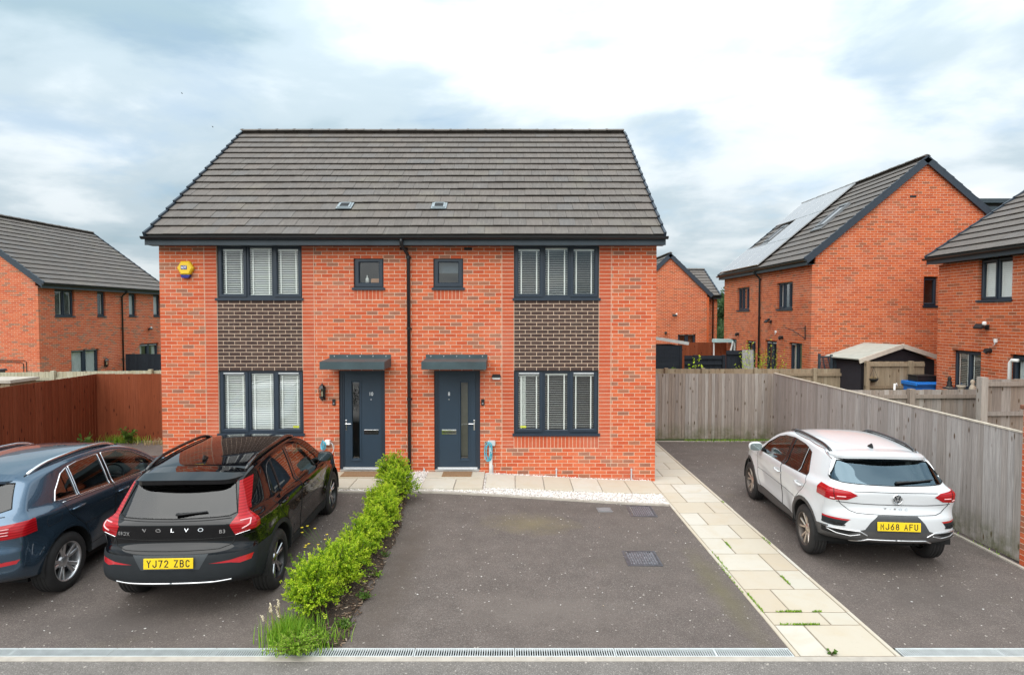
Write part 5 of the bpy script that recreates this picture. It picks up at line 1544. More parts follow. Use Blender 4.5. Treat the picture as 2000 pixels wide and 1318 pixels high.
# distant trees in the gap between the far houses
def tree(x, y, h, r, label, seed, n=2600, size=.30, tall=1.0):
    R = np.random.default_rng(seed); t = thing('tree', label, 'tree', (x, y, -.3), group='trees in the gap between the far houses')
    m = MB(); m.tube([(0, 0, 0), (.05, 0, h * .35), (0, .05, h * .75)], [.18, .13, .05], 8)
    cl = []
    for i in range(14):
        a = R.uniform(0, 6.3); zz = R.uniform(.25, .92) * h; rr = r * math.sin(PI * min(1, (zz / h) * .85 + .12)) * R.uniform(.3, .8)
        c = np.array([math.cos(a) * rr, math.sin(a) * rr, zz]); cl.append(c)
        m.tube([(0, 0, zz * .6), tuple(c)], [.06, .02], 5)
    m.build('trunk', m_bark, t, smooth=True)
    ci = R.integers(0, len(cl), n); dd = R.normal(size=(n, 3)); dd /= np.linalg.norm(dd, axis=1, keepdims=True)
    P = np.array(cl)[ci] + dd * (r * .48 * R.random((n, 1)) ** .4) * np.array([1, 1, tall])
    D = dd + R.normal(size=(n, 3)) * .5; D /= np.linalg.norm(D, axis=1, keepdims=True)
    V, F, T = leaves_np(P, D, R.uniform(.6, 1.2, n) * size, np.clip(.35 + dd[:, 2] * .25 + R.normal(size=n) * .2, 0, 1), R, .7)
    link('crown', np_mesh('crown', V, F, T, m_far), t)
tree(22.2, 64, 5.2, 1.6, 'pale green rounded tree low in the gap', 71)
tree(24.4, 70, 6.6, 1.5, 'tall dark narrow tree at the left of the gap', 72, tall=1.5)
tree(26.2, 74, 6.4, 1.6, 'tall dark tree at the right of the gap', 73, tall=1.4)
tree(19.4, 55, 3.2, 1.5, 'low bright bush at the foot of the gap', 74, size=.2)
tree(20.8, 57, 3.4, 1.5, 'low green bush right of the bright one', 75, size=.2)
# small garden structures on the right
gs_ = thing('garden_shed', 'blue black horizontal board shed with a pale sloping roof edge', 'shed', (4.6, 21.8, 0))
for i in range(16):
    m = MB(); m.box(0, 1.42, 0, .02, i * .145, i * .145 + .138); m.build('board', m_wblack, gs_)
m = MB(); m.box(0, 1.42, .021, 1.6, 0, 2.3); m.build('core', m_black, gs_)
m = MB(); m.box(1.36, 1.44, -.03, .0, 0, 2.32); m.build('corner_post', m_wblack, gs_)
m = MB(); m.bar((-.4, -.05, 2.72), (1.66, -.05, 2.38), .06, .11); m.bar((-.4, .8, 2.74), (1.66, .8, 2.40), 1.75, .05); m.build('roof', plain('pale_felt_edge', (.46, .47, .46), .7), gs_)
m = MB(); m.box(.10, .24, -.09, -.055, 2.40, 2.56); m.build('bracket', m_wblack, gs_)
fence('garden_fence', 'low blue black garden panel between the dark shed and the twiggy shrub', (6.02, 21.4), (7.42, 21.4), 1.98, 1.98, .1, .1, .12, m_wblack, posts=(.35, 1.35), rails=(.08, .28), front=-1, single=False, seed=44, cat='fence panel', post_w=.1, post_up=.02)
fence('garden_fence', 'taller blue black garden panel behind the twiggy shrub', (7.46, 21.35), (8.2, 21.35), 2.16, 2.16, .1, .1, .12, m_wblack, rails=(.1,), front=-1, single=False, seed=45, cat='fence panel')
fence('wooden_fence', 'small red brown fence above the blue black garden panels', (7.2, 26.6), (9.28, 26.6), 2.22, 2.22, .1, .1, .12, m_wbrown, rails=(), front=1, single=False, seed=46)
m = MB(); m.obox(Matrix.Translation((8.05, 20.9, 1.25)) @ Matrix.Rotation(-.06, 4, 'X'), .38, .03, 1.9); tag(m.build('grey_board', plain('pale_grey_board', (.34, .34, .34), .8, var=.25, vs=5)), 'pale grey upright board leaning behind the twiggy shrub', 'board')
pt = thing('trestle_table', 'pale blue green table top with a white leg above the small red brown fence', 'table', (9.15, 26.2, 0))
m = MB(); m.box(-.55, .35, -.2, .2, 2.24, 2.38); m.build('table_top', plain('pale_aqua_board', (.42, .60, .60), .6), pt)
m = MB(); m.bar((.2, -.22, 2.3), (.02, -.22, 1.5), .1, .04); m.bar((.25, -.22, 2.24), (.3, -.22, 0), .05, .05); m.bar((-.5, .1, 2.24), (-.5, .1, 0), .05, .05); m.build('leg', m_white, pt)
# pale roofed summer house
su = thing('summer_house', 'dark summer house with a pale felt gable roof behind the tan fence', 'shed', (11.29, 17.85, 0), .24)
m = MB(); m.prism([(-1.3, 0), (1.3, 0), (1.3, 2.05), (0, 2.42), (-1.3, 2.05)], 1.15, FACE_FRONT @ Matrix.Translation((0, 0, -1.2))); m.build('wall', plain('dark_stained_board', (.020, .017, .024), .8), su)
m_felt = plain('pale_green_felt', (.40, .41, .36), .95, var=.12, vs=4, bump=.3)
m = MB()
for s in (-1, 1):
    m.bar((s * .76, -.08, 2.315), (s * .76, 1.30, 2.315), 1.50, .03, up=(-s * -.27, 0, 1))
m.build('roof', m_felt, su)
m = MB()
for s in (-1, 1): m.bar((0, -.10, 2.485), (s * 1.5, -.10, 2.07), .03, .13)
m.build('barge_board', plain('cream_barge_board', (.62, .56, .48), .8, var=.08), su)
sc_ = thing('metal_screen', 'blue black laser cut metal screen left of the summer house', 'screen', (9.27, 18.5, 0))
m = MB()
for x in (0, .36, .70): m.box(x - .03, x + .03, -.03, .03, 0, 2.22 - x * .08)
m.box(0, .70, -.02, .02, 2.1, 2.15); m.build('frame', m_clad, sc_)
R = random.Random(4); m = MB()
for x0 in (.0, .35):
    for i in range(13):
        x = x0 + .03 + i * .024; pts = [(x + .025 * math.sin(q * 1.3 + i * .9), 0, .5 + q * .16) for q in range(11)]
        m.tube(pts, .008, 5)
stuff(m.build('leaf_pattern', m_clad, sc_))
bn = thing('recycling_bin', 'bright blue recycling bin behind the low grey fence', 'bin', (11.35, 17.0, .1))
m = MB(); m.prism([(-.30, -.28), (.22, -.28), (.24, .28), (-.32, .28)], 1.36, Matrix.Translation((0, 0, 0))); m.build('bin_body', plain('bright_blue_plastic', (.01, .14, .50), .4, var=.06), bn)
m = MB(); m.bevbox(-.36, .30, -.34, .34, 1.34, 1.45, .02); m.tube([(-.34, -.36, 1.40), (.26, -.36, 1.40)], .02, 8); m.build('bin_lid', plain('bright_blue_lid', (.012, .17, .58), .35), bn)
bx_ = thing('black_crate', 'black lidded crate standing on the blue recycling bin', 'crate', (11.38, 17.0, 1.552))
m = MB(); m.bevbox(-.27, .27, -.2, .2, 0, .15, .015); m.build('crate_body', m_gutter, bx_); m = MB(); m.bevbox(-.29, .29, -.22, .22, .15, .17, .006); m.build('crate_lid', m_gutter, bx_)
hb = thing('hanging_basket', 'small dark hanging basket on the tan fence post', 'hanging basket', (10.14, 17.18, 1.50))
m = MB(); m.lathe([(0, .001), (.01, .06), (.05, .10), (.10, .125), (.105, .12)], 14, 'z'); m.build('bowl', m_black, hb, smooth=True)
m = MB()
for a in (0, 2.1, 4.2): m.tube([(.12 * math.cos(a), .12 * math.sin(a), .1), (0, 0, .42)], .004, 4)
m.build('chain', m_black, hb)
V, F, T = blades(50, nrm(0, .04), nrm(0, .04), .14, 77, .005, .9); V[:, 2] += .07; link('dry_plant', np_mesh('dry_plant', V, F, T, m_dry), hb)
m = MB(); m.tube([(10.62, 17.0, 0), (10.62, 17.0, 1.48)], .028, 8); m.tube([(10.62, 17.0, 1.45), (10.67, 17.0, 1.48), (10.69, 17.0, 1.40)], .022, 8); tag(m.build('white_pipe', m_white, smooth=True), 'short white pipe end sticking up behind the low grey fence', 'pipe')
# birds
for (x, y, z, nm) in ((-31.8, 60, 24.8, 'tiny dark bird flying in the sky above the left end of the main roof'), (-28.9, 60, 21.6, 'fainter tiny bird flying below the first one')):
    t = thing('flying_bird', nm, 'bird', (x, y, z))
    t.scale = (.55, .55, .55)
    m = MB(); m.lathe([(-.16, .001), (-.1, .03), (0, .05), (.1, .04), (.17, .001)], 8, 'x'); m.build('body', m_black, t, smooth=True)
    m = MB()
    for s in (-1, 1): m.quad((-.07, 0, .02), (.07, 0, .02), (.02, s * .28, .12), (-.06, s * .26, .12))
    m.build('wing', m_black, t, norm=False)
# ------------------------------------------------------------------ cars
from mathutils.bvhtree import BVHTree
def mk_paint(name, col, metal=.0, rough=.32, spec=.1):
    k = Nt(name)
    bf = k.n('ShaderNodeNewGeometry').outputs['Backfacing']
    c = k.mix(bf, col, (.012, .012, .013))
    ob = k.objco(); sz = k.n('ShaderNodeSeparateXYZ'); k.t.links.new(ob, sz.inputs[0])
    dn = k.noise(ob, 7, 6, .7)
    film = k.math('MULTIPLY', k.math('MULTIPLY', k.math('SUBTRACT', .62, sz.outputs[2], clamp=True), 1.1), k.math('SUBTRACT', dn, .30, clamp=True), clamp=True)
    c = k.mix(film, c, (.20, .175, .15))
    k.set(Base_Color=c, Metallic=metal, Roughness=rough)
    k.put(k.bsdf.inputs['Coat Weight'], k.math('SUBTRACT', 1.0, k.math('MULTIPLY', film, 2.5), clamp=True))
    k.bsdf.inputs['Coat Roughness'].default_value = .015
    k.bsdf.inputs['Coat IOR'].default_value = 1.5
    k.bsdf.inputs['Specular IOR Level'].default_value = spec
    return k.m
m_cargl = mk_glass('dark_car_glass', (.11, .12, .12), 1.9, .04)
m_cargl_r = mk_glass('rear_car_glass', (.16, .18, .19), 1.1, .012)
m_cargl_b = mk_glass('sky_tinted_rear_car_glass', (.16, .20, .22), 2.2, .05, (.62, .85, 1.0))  # blue sky reflection put into the glossy tint, not the colour of the glass
m_cargl_l = mk_glass('light_car_glass', (.58, .66, .64), 1.5, .03)
m_rubber = plain('tyre_rubber', (.018, .017, .017), .75, var=.2, vs=18)
m_clad_car = plain('dark_grey_car_cladding', (.016, .019, .022), .6, var=.1, vs=10, bump=.15, bs=300, spec=.3)
m_clad_br = plain('grey_brown_car_cladding', (.062, .060, .060), .55, var=.1, vs=10, bump=.15, bs=300)
m_cloth = plain('dark_seat_cloth', (.020, .020, .022), .85)
m_gap = plain('dark_shut_line', (.004, .004, .004), .8)
m_blackgl = plain('gloss_black_trim', (.008, .008, .009), .12, coat=.5)
m_bfl = plain('wheel_dark', (.012, .012, .013), .35)
k = Nt('red_lamp_lens'); k.set(Base_Color=(.42, .010, .014), Roughness=.15); k.bsdf.inputs['Coat Weight'].default_value = .35; k.bsdf.inputs['Specular IOR Level'].default_value = .25
st = k.n('ShaderNodeTexWave', wave_type='BANDS', bands_direction='Z'); st.inputs['Scale'].default_value = 11; st.inputs['Distortion'].default_value = 0
k.t.links.new(k.n('ShaderNodeTexCoord').outputs['Object'], st.inputs['Vector'])
k.put(k.bsdf.inputs['Base Color'], k.ramp(st.outputs[0], [(.0, (.27, .003, .006)), (.6, (.36, .006, .010)), (1, (.42, .012, .018))])); m_red = k.m
m_redd = plain('deep_red_reflector', (.45, .012, .02), .2, coat=1)
m_plate = plain('yellow_number_plate', (.78, .55, .015), .35, var=.02)
m_mirror = plain('mirror_glass', (.30, .36, .36), .03, metal=1, var=.01)
def crom(P, n):
    P = np.array(P, float); N = len(P)
    out = []
    for i in range(N):
        p0, p1, p2, p3 = P[i - 1], P[i], P[(i + 1) % N], P[(i + 2) % N]
        # centripetal-like: damp tangents at corners
        t1 = (p2 - p0) * .5; t2 = (p3 - p1) * .5
        L = np.linalg.norm(p2[:2] - p1[:2])
        for t in (t1, t2):
            l = np.linalg.norm(t[:2])
            if l > L: t *= L / l
        for q in np.linspace(0, 1, 14, endpoint=False):
            h1 = 2 * q ** 3 - 3 * q ** 2 + 1; h2 = q ** 3 - 2 * q ** 2 + q; h3 = -2 * q ** 3 + 3 * q ** 2; h4 = q ** 3 - q ** 2
            out.append(h1 * p1 + h2 * t1 + h3 * p2 + h4 * t2)
    out = np.array(out); out = np.vstack([out, out[:1]])
    seg = np.linalg.norm(np.diff(out[:, :2], axis=0), axis=1); s = np.concatenate([[0], np.cumsum(seg)])
    u = np.linspace(0, s[-1], n, endpoint=False)
    return np.stack([np.interp(u, s, out[:, c]) for c in range(out.shape[1])], 1)
def sstep(x): x = np.clip(x, 0, 1); return x * x * (3 - 2 * x)
def inpoly(px, pz, poly):
    c = False; n = len(poly); j = n - 1
    for i in range(n):
        xi, zi = poly[i]; xj, zj = poly[j]
        if (zi > pz) != (zj > pz) and px < (xj - xi) * (pz - zi) / (zj - zi) + xi: c = not c
        j = i
    return c
class Car:
    def __init__(s, S):
        s.S = S
        O = crom(S['outline'], 340)       # y, z, D, m
        s.O = O
        A, B = S['medial']; zm = S['zm']
        M = np.stack([np.clip(O[:, 0], A, B), np.full(len(O), zm)], 1)
        dv = M - O[:, :2]; ln = np.linalg.norm(dv, axis=1); dr = dv / ln[:, None]
        na, nb = 20, 30
        V = []
        a = np.linspace(0, PI / 2, na)
        for q in a:
            t = np.sin(q) ** (2 / O[:, 3]); d = O[:, 2] * (1 - np.cos(q))
            p = O[:, :2] + dr * d[:, None]
            V.append(np.stack([t * s.W(p[:, 0], p[:, 1]), p[:, 0], p[:, 1]], 1))
        for q in np.linspace(0, 1, nb + 1)[1:]:
            d = O[:, 2] + (ln - O[:, 2]) * q
            p = O[:, :2] + dr * d[:, None]
            V.append(np.stack([s.W(p[:, 0], p[:, 1]), p[:, 0], p[:, 1]], 1))
        V = np.array(V); R, N = V.shape[:2]
        V[0, :, 0] = 0
        bm = bmesh.new()
        vs = [[bm.verts.new(V[r, i]) for i in range(N)] for r in range(R)]
        for r in range(R - 1):
            for i in range(N):
                j = (i + 1) % N
                try: bm.faces.new((vs[r][i], vs[r + 1][i], vs[r + 1][j], vs[r][j]))
                except ValueError: pass
        bmesh.ops.remove_doubles(bm, verts=bm.verts, dist=1e-5)
        bm.normal_update()
        # outward orientation
        f = max(bm.faces, key=lambda f: f.calc_center_median().x)
        if f.normal.x < 0: bmesh.ops.reverse_faces(bm, faces=bm.faces)
        bm.normal_update()
        s.bm = bm
        s.tree = BVHTree.FromBMesh(bm)
        s.cuts = []
    def W(s, y, z):
        S = s.S
        y = np.asarray(y, float); z = np.asarray(z, float)
        f0, r0 = S['front'], S['rear']
        w = S['hw'] - S['ftaper'] * sstep((y - (f0 - 1.15)) / 1.15) ** 1.3 - S['rtaper'] * sstep(((r0 + 1.0) - y) / 1.0) ** 1.3
        zb = S['belt'][0] + (S['belt'][1] - S['belt'][0]) * np.clip((y - r0) / (f0 - r0), 0, 1)
        up = np.maximum(z - zb, 0)
        bonnet = sstep((y - (S['cowl'] - .1)) / .3)
        w = w - (S['ledge'] * sstep(up / .10) + S['tumble'] * up + .16 * up ** 2) * (1 - .35 * bonnet)
        w = w - S.get('rear_tumble', .10) * sstep(((r0 + 1.1) - y) / 1.1) * np.clip(up / .4, 0, 1)
        w = w - .055 * sstep((.60 - z) / .40)
        # haunches round the wheels
        for yc in (0.0, S['wb']):
            rr = np.sqrt((y - yc) ** 2 + (z - S['wr']) ** 2)
            w = w + S['haunch'] * np.exp(-((rr - S['ra'] - .05) / .13) ** 2) * sstep((zb + .02 - z) / .25)
        # side creases
        for (ya, za, yb, zb2, h) in S.get('creases', ()):
            zl = za + (zb2 - za) * (y - ya) / (yb - ya)
            w = w + h * np.exp(-np.abs(z - zl) / .045) * sstep((y - ya + .15) / .3) * sstep((yb + .15 - y) / .3)
        # hollow in the doors
        w = w - S.get('hollow', .022) * np.exp(-((z - .56) / .12) ** 2) * sstep((y - .5) / .3) * sstep((S['wb'] - .5 - y) / .3)
        return w
    def _cand(s, seg, ax, filt):
        (a0, a1), (b0, b1) = seg
        lo = (min(a0, b0) - .07, min(a1, b1) - .07); hi = (max(a0, b0) + .07, max(a1, b1) + .07)
        out = []
        for f in s.bm.faces:
            c = f.calc_center_median()
            if lo[0] < c[ax[0]] < hi[0] and lo[1] < c[ax[1]] < hi[1] and filt(c, f.normal): out.append(f)
        return out
    def cut(s, poly, ax, filt, label):
        n = len(poly)
        for i in range(n if n > 2 else 1):
            a, b = poly[i], poly[(i + 1) % n]
            fs = s._cand((a, b), ax, filt)
            if not fs: continue
            g = set(fs)
            for f in fs: g.update(f.edges); g.update(f.verts)
            co = Vector((0, 0, 0)); co[ax[0]] = a[0]; co[ax[1]] = a[1]
            no = Vector((0, 0, 0)); no[ax[0]] = b[1] - a[1]; no[ax[1]] = -(b[0] - a[0])
            if no.length < 1e-6: continue
            bmesh.ops.bisect_plane(s.bm, geom=list(g), dist=1e-5, plane_co=co, plane_no=no.normalized())
        if label != '-': s.cuts.append((poly, ax, filt, label))
    def classify(s):
        s.bm.normal_update()
        s.lab = {}
        s.bm.faces.ensure_lookup_table(); s.bm.verts.ensure_lookup_table(); s.bm.verts.index_update()
        s.vn = {v: v.normal.copy() for v in s.bm.verts}
        for f in s.bm.faces:
            c = f.calc_center_median(); s.lab[f] = 'body'
            for poly, ax, filt, label in s.cuts:
                if filt(c, f.normal) and inpoly(c[ax[0]], c[ax[1]], poly): s.lab[f] = label; break
    def part(s, label, off=0.0, skirt=0.0, sides='both', flare=0.0):
        """mesh data of the faces with a label: sides 'r', 'l' or 'both' (mirrored and joined)"""
        fs = [f for f in s.bm.faces if s.lab[f] == label]
        if not fs: return None
        V = []; F = []; NN = []
        for sg in ({'r': (1,), 'l': (-1,), 'both': (1, -1)}[sides]):
            ids = {}
            for f in fs:
                q = []
                for v in f.verts:
                    if v not in ids:
                        ids[v] = len(V); nn = s.vn[v]; co = v.co + nn * off
                        V.append((co.x * sg, co.y, co.z)); NN.append((nn.x * sg, nn.y, nn.z))
                    q.append(ids[v])
                F.append(tuple(q if sg > 0 else q[::-1]))
            if skirt:
                fset = set(fs)
                for f in fs:
                    for l in f.loops:
                        e = l.edge
                        if abs(e.verts[0].co.x) < 1e-4 and abs(e.verts[1].co.x) < 1e-4: continue
                        if sum(1 for g in e.link_faces if g in fset) == 1:
                            a, b = l.vert, l.link_loop_next.vert
                            n0 = len(V)
                            for v in (a, b):
                                co = v.co + s.vn[v] * (off - skirt); V.append((co.x * sg, co.y, co.z)); nn = s.vn[v]; NN.append((nn.x * sg, nn.y, nn.z))
                            q = (ids[b], ids[a], n0, n0 + 1); F.append(q if sg > 0 else q[::-1])
        me = bpy.data.meshes.new(label)
        me.from_pydata(V, [], F); me.polygons.foreach_set('use_smooth', [True] * len(F)); me.update()
        me.normals_split_custom_set_from_vertices(NN)
        return me
    def loops(s, label):
        fs = set(f for f in s.bm.faces if s.lab[f] == label)
        adj = {}
        for f in fs:
            for e in f.edges:
                if sum(1 for g in e.link_faces if g in fs) == 1:
                    a, b = e.verts
                    if abs(a.co.x) < 1e-4 and abs(b.co.x) < 1e-4: continue
                    adj.setdefault(a, []).append(b); adj.setdefault(b, []).append(a)
        seen = set(); out = []
        ends = [v for v in adj if len(adj[v]) == 1] + list(adj)
        for st in ends:
            if st in seen: continue
            ch = [st]; seen.add(st); cur = st
            while True:
                nx = [v for v in adj[cur] if v not in seen]
                if not nx: break
                cur = nx[0]; seen.add(cur); ch.append(cur)
            if len(ch) > 3:
                closed = st in adj[cur]
                out.append(([(v.co + s.vn[v] * .001) for v in ch], closed))
        return out
    def edge_tube(s, mb, label, r, off=0.0, filt=None, sides=(1, -1)):
        for ch, closed in s.loops(label):
            pts = [p for p in ch if filt is None or filt(p)]
            pts = [p for i, p in enumerate(pts) if i == 0 or (p - pts[i - 1]).length > .004]
            if len(pts) < 3: continue
            for sg in sides:
                mb.tube([(p.x * sg, p.y, p.z) for p in pts], r, 6, closed=closed and filt is None, caps=False)
    def at_side(s, y, z, out=0.0):
        h = s.tree.ray_cast(Vector((2, y, z)), Vector((-1, 0, 0)))
        return h[0] + h[1] * out if h[0] else Vector((s.S['hw'], y, z))
    def at_rear(s, x, z, out=0.0):
        h = s.tree.ray_cast(Vector((abs(x), -3, z)), Vector((0, 1, 0)))
        if not h[0]: return Vector((x, s.S['rear'], z))
        p = h[0] + h[1] * out
        return Vector((p.x if x >= 0 else -p.x, p.y, p.z))
    def at_top(s, x, y, out=0.0):
        h = s.tree.ray_cast(Vector((abs(x), y, 3)), Vector((0, 0, -1)))
        p = h[0] + h[1] * out
        return Vector((p.x if x >= 0 else -p.x, p.y, p.z))
    def rear_line(s, mb, pts, r, sides=(1, -1), out=0.0, n=10, sy=1.0):
        P = []
        for (x0, z0), (x1, z1) in zip(pts, pts[1:]):
            for q in range(n): P.append((x0 + (x1 - x0) * q / n, z0 + (z1 - z0) * q / n))
        P.append(pts[-1])
        for sg in sides:
            mb.tube([s.at_rear(sg * x, z, out) if abs(x) > 1e-6 else s.at_rear(0.0001 * sg, z, out) for x, z in P], r, 6, caps=True, sy=sy)
    def side_line(s, mb, pts, r, sides=(1, -1), out=0.0, n=10):
        P = []
        for (y0, z0), (y1, z1) in zip(pts, pts[1:]):
            for q in range(n): P.append((y0 + (y1 - y0) * q / n, z0 + (z1 - z0) * q / n))
        P.append(pts[-1])
        for sg in sides:
            Q = [s.at_side(y, z, out) for y, z in P]
            mb.tube([(p.x * sg, p.y, p.z) for p in Q], r, 6, caps=True)
side_f = lambda c, n: c.x > .30 and n.x > .25
def wheel(parent, x, y, S, sg):
    """sg=+1 right side"""
    R, w = S['wr'], S['tw']
    t = link('wheel', None, parent, (x, y, R))
    rr = S['rim']
    m = MB(); h = w / 2
    prof = [(-h + .01, rr - .01), (-h, rr + .012), (-h - .004, rr + .04), (-h + .004, R - .035), (-h + .018, R - .012), (-h + .035, R - .002)]
    gx = [-.062, -.022, .022, .062]
    for g in gx: prof += [(g * w / .22 - .006, R), (g * w / .22 - .005, R - .008), (g * w / .22 + .005, R - .008), (g * w / .22 + .006, R)]
    prof += [(h - .035, R - .002), (h - .018, R - .012), (h - .004, R - .035), (h + .004, rr + .04), (h, rr + .012), (h - .01, rr - .01)]
    m.lathe(prof, 56, 'x'); m.build('tyre', m_rubber, t, smooth=True)
    rimm = S['rim_mat']
    m = MB(); f = sg
    m.lathe([(f * (h - .012), rr + .010), (f * (h - .004), rr + .006), (f * (h - .006), rr - .008), (f * (h - .03), rr - .016), (f * (h - .12), rr - .03), (-f * (h - .02), rr - .02)], 56, 'x')
    m.build('rim', S.get('barrel_mat', rimm), t, smooth=True)
    m = MB(); m.lathe([(f * (h - .10), .001), (f * (h - .10), rr - .03)], 40, 'x'); m.build('brake_disc', m_bfl, t, norm=False)
    xs = h - .020
    n, tw_, wd = S['spokes']
    def spoke_bar(a0, a1, r0, r1, w0, w1, mb, depth0=.030, depth1=.006):
        p0 = (math.cos(a0) * r0, math.sin(a0) * r0); p1 = (math.cos(a1) * r1, math.sin(a1) * r1)
        d = (p1[0] - p0[0], p1[1] - p0[1]); L = math.hypot(*d); px, py = -d[1] / L, d[0] / L
        b0 = len(mb.v)
        for (p, ww, dp) in ((p0, w0, depth0), (p1, w1, depth1)):
            for sx, zz, wk in ((-1, -.03, 1.0), (-1, -.008, 1.0), (-.55, 0, 1), (.55, 0, 1), (1, -.008, 1), (1, -.03, 1)):
                mb.v.append((f * (xs - dp + zz), p[0] + px * ww * sx / 2, p[1] + py * ww * sx / 2))
        for q in range(5): mb.face((b0 + q, b0 + q + 1, b0 + 6 + q + 1, b0 + 6 + q))
    for i in range(n):
        a = 2 * PI * i / n + S.get('spoke_rot', .3)
        m = MB()
        spoke_bar(a - tw_ * .35, a - tw_, .055, rr - .012, wd * .8, wd, m); spoke_bar(a + tw_ * .35, a + tw_, .055, rr - .012, wd * .8, wd, m)
        m.build('spoke', rimm, t)
        if S.get('pocket'):
            m = MB(); spoke_bar(a, a, .09, rr - .02, .012, S['pocket'], m, .034, .012); m.build('spoke_pocket', m_bfl, t)
    m = MB(); m.lathe([(f * (xs - .06), .085), (f * (xs - .034), .075), (f * (xs - .022), .045), (f * (xs - .018), .034), (f * (xs - .018), .001)], 24, 'x'); m.build('hub', rimm, t, smooth=True)
    m = MB()
    for i in range(5):
        a = 2 * PI * i / 5 + S.get('spoke_rot', .3) + .63; m.cyl((f * (xs - .034) if f > 0 else f * (xs - .034) - .006, .055 * math.cos(a), .055 * math.sin(a)), .009, .006, 8, 'x')
    m.build('wheel_bolt', m_bfl, t)
    return t
def seat(parent, x, y, z, w=.48, rear=False):
    t = link('seat', None, parent, (x, y, z))
    m = MB(); m.bevbox(-w / 2, w / 2, -.05, .45, 0, .14, .05); m.build('cushion', m_cloth, t, smooth=True)
    bm = MB(); bm.bevbox(-w / 2, w / 2, -.07, .07, 0, .60, .05); bm.build('backrest', m_cloth, t, loc=(0, -.08, .10), rot=(.28, 0, 0), smooth=True)
    for q in ((-.5, .5) if rear else (0,)):
        h = MB(); h.bevbox(-.13, .13, -.05, .05, 0, .18, .04); h.build('headrest', m_cloth, t, loc=(q * w * .6, -.27, .70), rot=(.2, 0, 0), smooth=True)
    return t
def mirror(parent, car, y, z, sg, mat, base=None):
    p = car.at_side(y, z)
    t = link('door_mirror', None, parent, (sg * (p.x + .02), y, z))
    bm = bmesh.new(); bmesh.ops.create_uvsphere(bm, u_segments=20, v_segments=14, radius=1)
    for v in bm.verts:
        q = v.co; sx = np.sign(q.x) * abs(q.x) ** .7; sz = np.sign(q.z) * abs(q.z) ** .75
        yy = q.y * (.10 if q.y > 0 else .045)
        v.co = Vector((sg * (.13 + sx * .112), yy, .06 + sz * .075 * (1 - .12 * sx)))
    m = MB(); m.addbm(bm); bm.free(); m.build('mirror_shell', mat, t, smooth=True)
    m = MB(); m.poly([(sg * (.13 + .098 * np.sign(math.cos(a)) * abs(math.cos(a)) ** .6), -.0475, .06 + .062 * np.sign(math.sin(a)) * abs(math.sin(a)) ** .6) for a in np.linspace(0, 2 * PI, 28, endpoint=False)]); m.build('mirror_glass', m_mirror, t)
    m = MB(); m.tube([(-sg * .03, .03, .0), (sg * .05, .02, .02), (sg * .10, .01, .03)], [.035, .03, .03], 10); m.build('mirror_arm', base or m_blackgl, t, smooth=True)
    return t
def handle(parent, car, y, z, sg, mat):
    t = link('door_handle', None, parent)
    a = car.at_side(y - .10, z, .028); b = car.at_side(y + .10, z + .008, .028); c = (a + b) / 2 + Vector((.012, 0, 0))
    a0 = car.at_side(y - .10, z, -.005); b0 = car.at_side(y + .10, z + .008, -.005)
    m = MB(); m.tube([(sg * q.x, q.y, q.z) for q in (a0, a, a.lerp(c, .6), c, b.lerp(c, .6), b, b0)], [.011, .014, .016, .017, .016, .014, .011], 8, sy=1.0); m.build('grip', mat, t, smooth=True)
    p = car.at_side(y, z - .012, -.001); m = MB()
    m.lathe([(.0, .001), (.004, .034), (.0, .045)], 16, 'x'); o = m.build('handle_cup', m_gap, t, loc=(sg * p.x, p.y, p.z)); o.scale = (1, 1.3, .55)
    return t
def arc(cx, cz, rx, rz, a0, a1, n=9):
    return [(cx + rx * math.cos(math.radians(a0 + (a1 - a0) * i / n)), cz + rz * math.sin(math.radians(a0 + (a1 - a0) * i / n))) for i in range(n + 1)]
GL = {  # strokes in a 0..1 x 0..1 box
    'Y': [[(0, 1), (.5, .5), (1, 1)], [(.5, .5), (.5, 0)]], 'J': [[(1, 1), (1, .28)] + arc(.5, .28, .5, .28, 0, -180)], '7': [[(0, 1), (1, 1), (.35, 0)]],
    '2': [arc(.5, .72, .5, .28, 170, -30) + [(0, 0), (1, 0)]], 'Z': [[(0, 1), (1, 1), (0, 0), (1, 0)]], 'B': [[(0, 0), (0, 1), (.6, 1)] + arc(.6, .76, .34, .24, 90, -90) + [(0, .52)], [(.6, .52)] + arc(.62, .26, .38, .26, 90, -90) + [(0, 0)]],
    'C': [arc(.5, .72, .5, .28, 20, 180) + arc(.5, .28, .5, .28, 180, 340)], 'M': [[(0, 0), (0, 1), (.5, .4), (1, 1), (1, 0)]], '6': [[(.8, 1), (.08, .45)] + arc(.5, .3, .5, .3, 160, 520, 16)],
    '8': [arc(.5, .76, .42, .24, -90, 270, 16), arc(.5, .26, .5, .26, 90, 450, 16)], 'A': [[(0, 0), (.5, 1), (1, 0)], [(.19, .32), (.81, .32)]], 'F': [[(0, 0), (0, 1), (1, 1)], [(0, .52), (.8, .52)]], 'U': [[(0, 1), (0, .28)] + arc(.5, .28, .5, .28, 180, 360) + [(1, 1)]]}
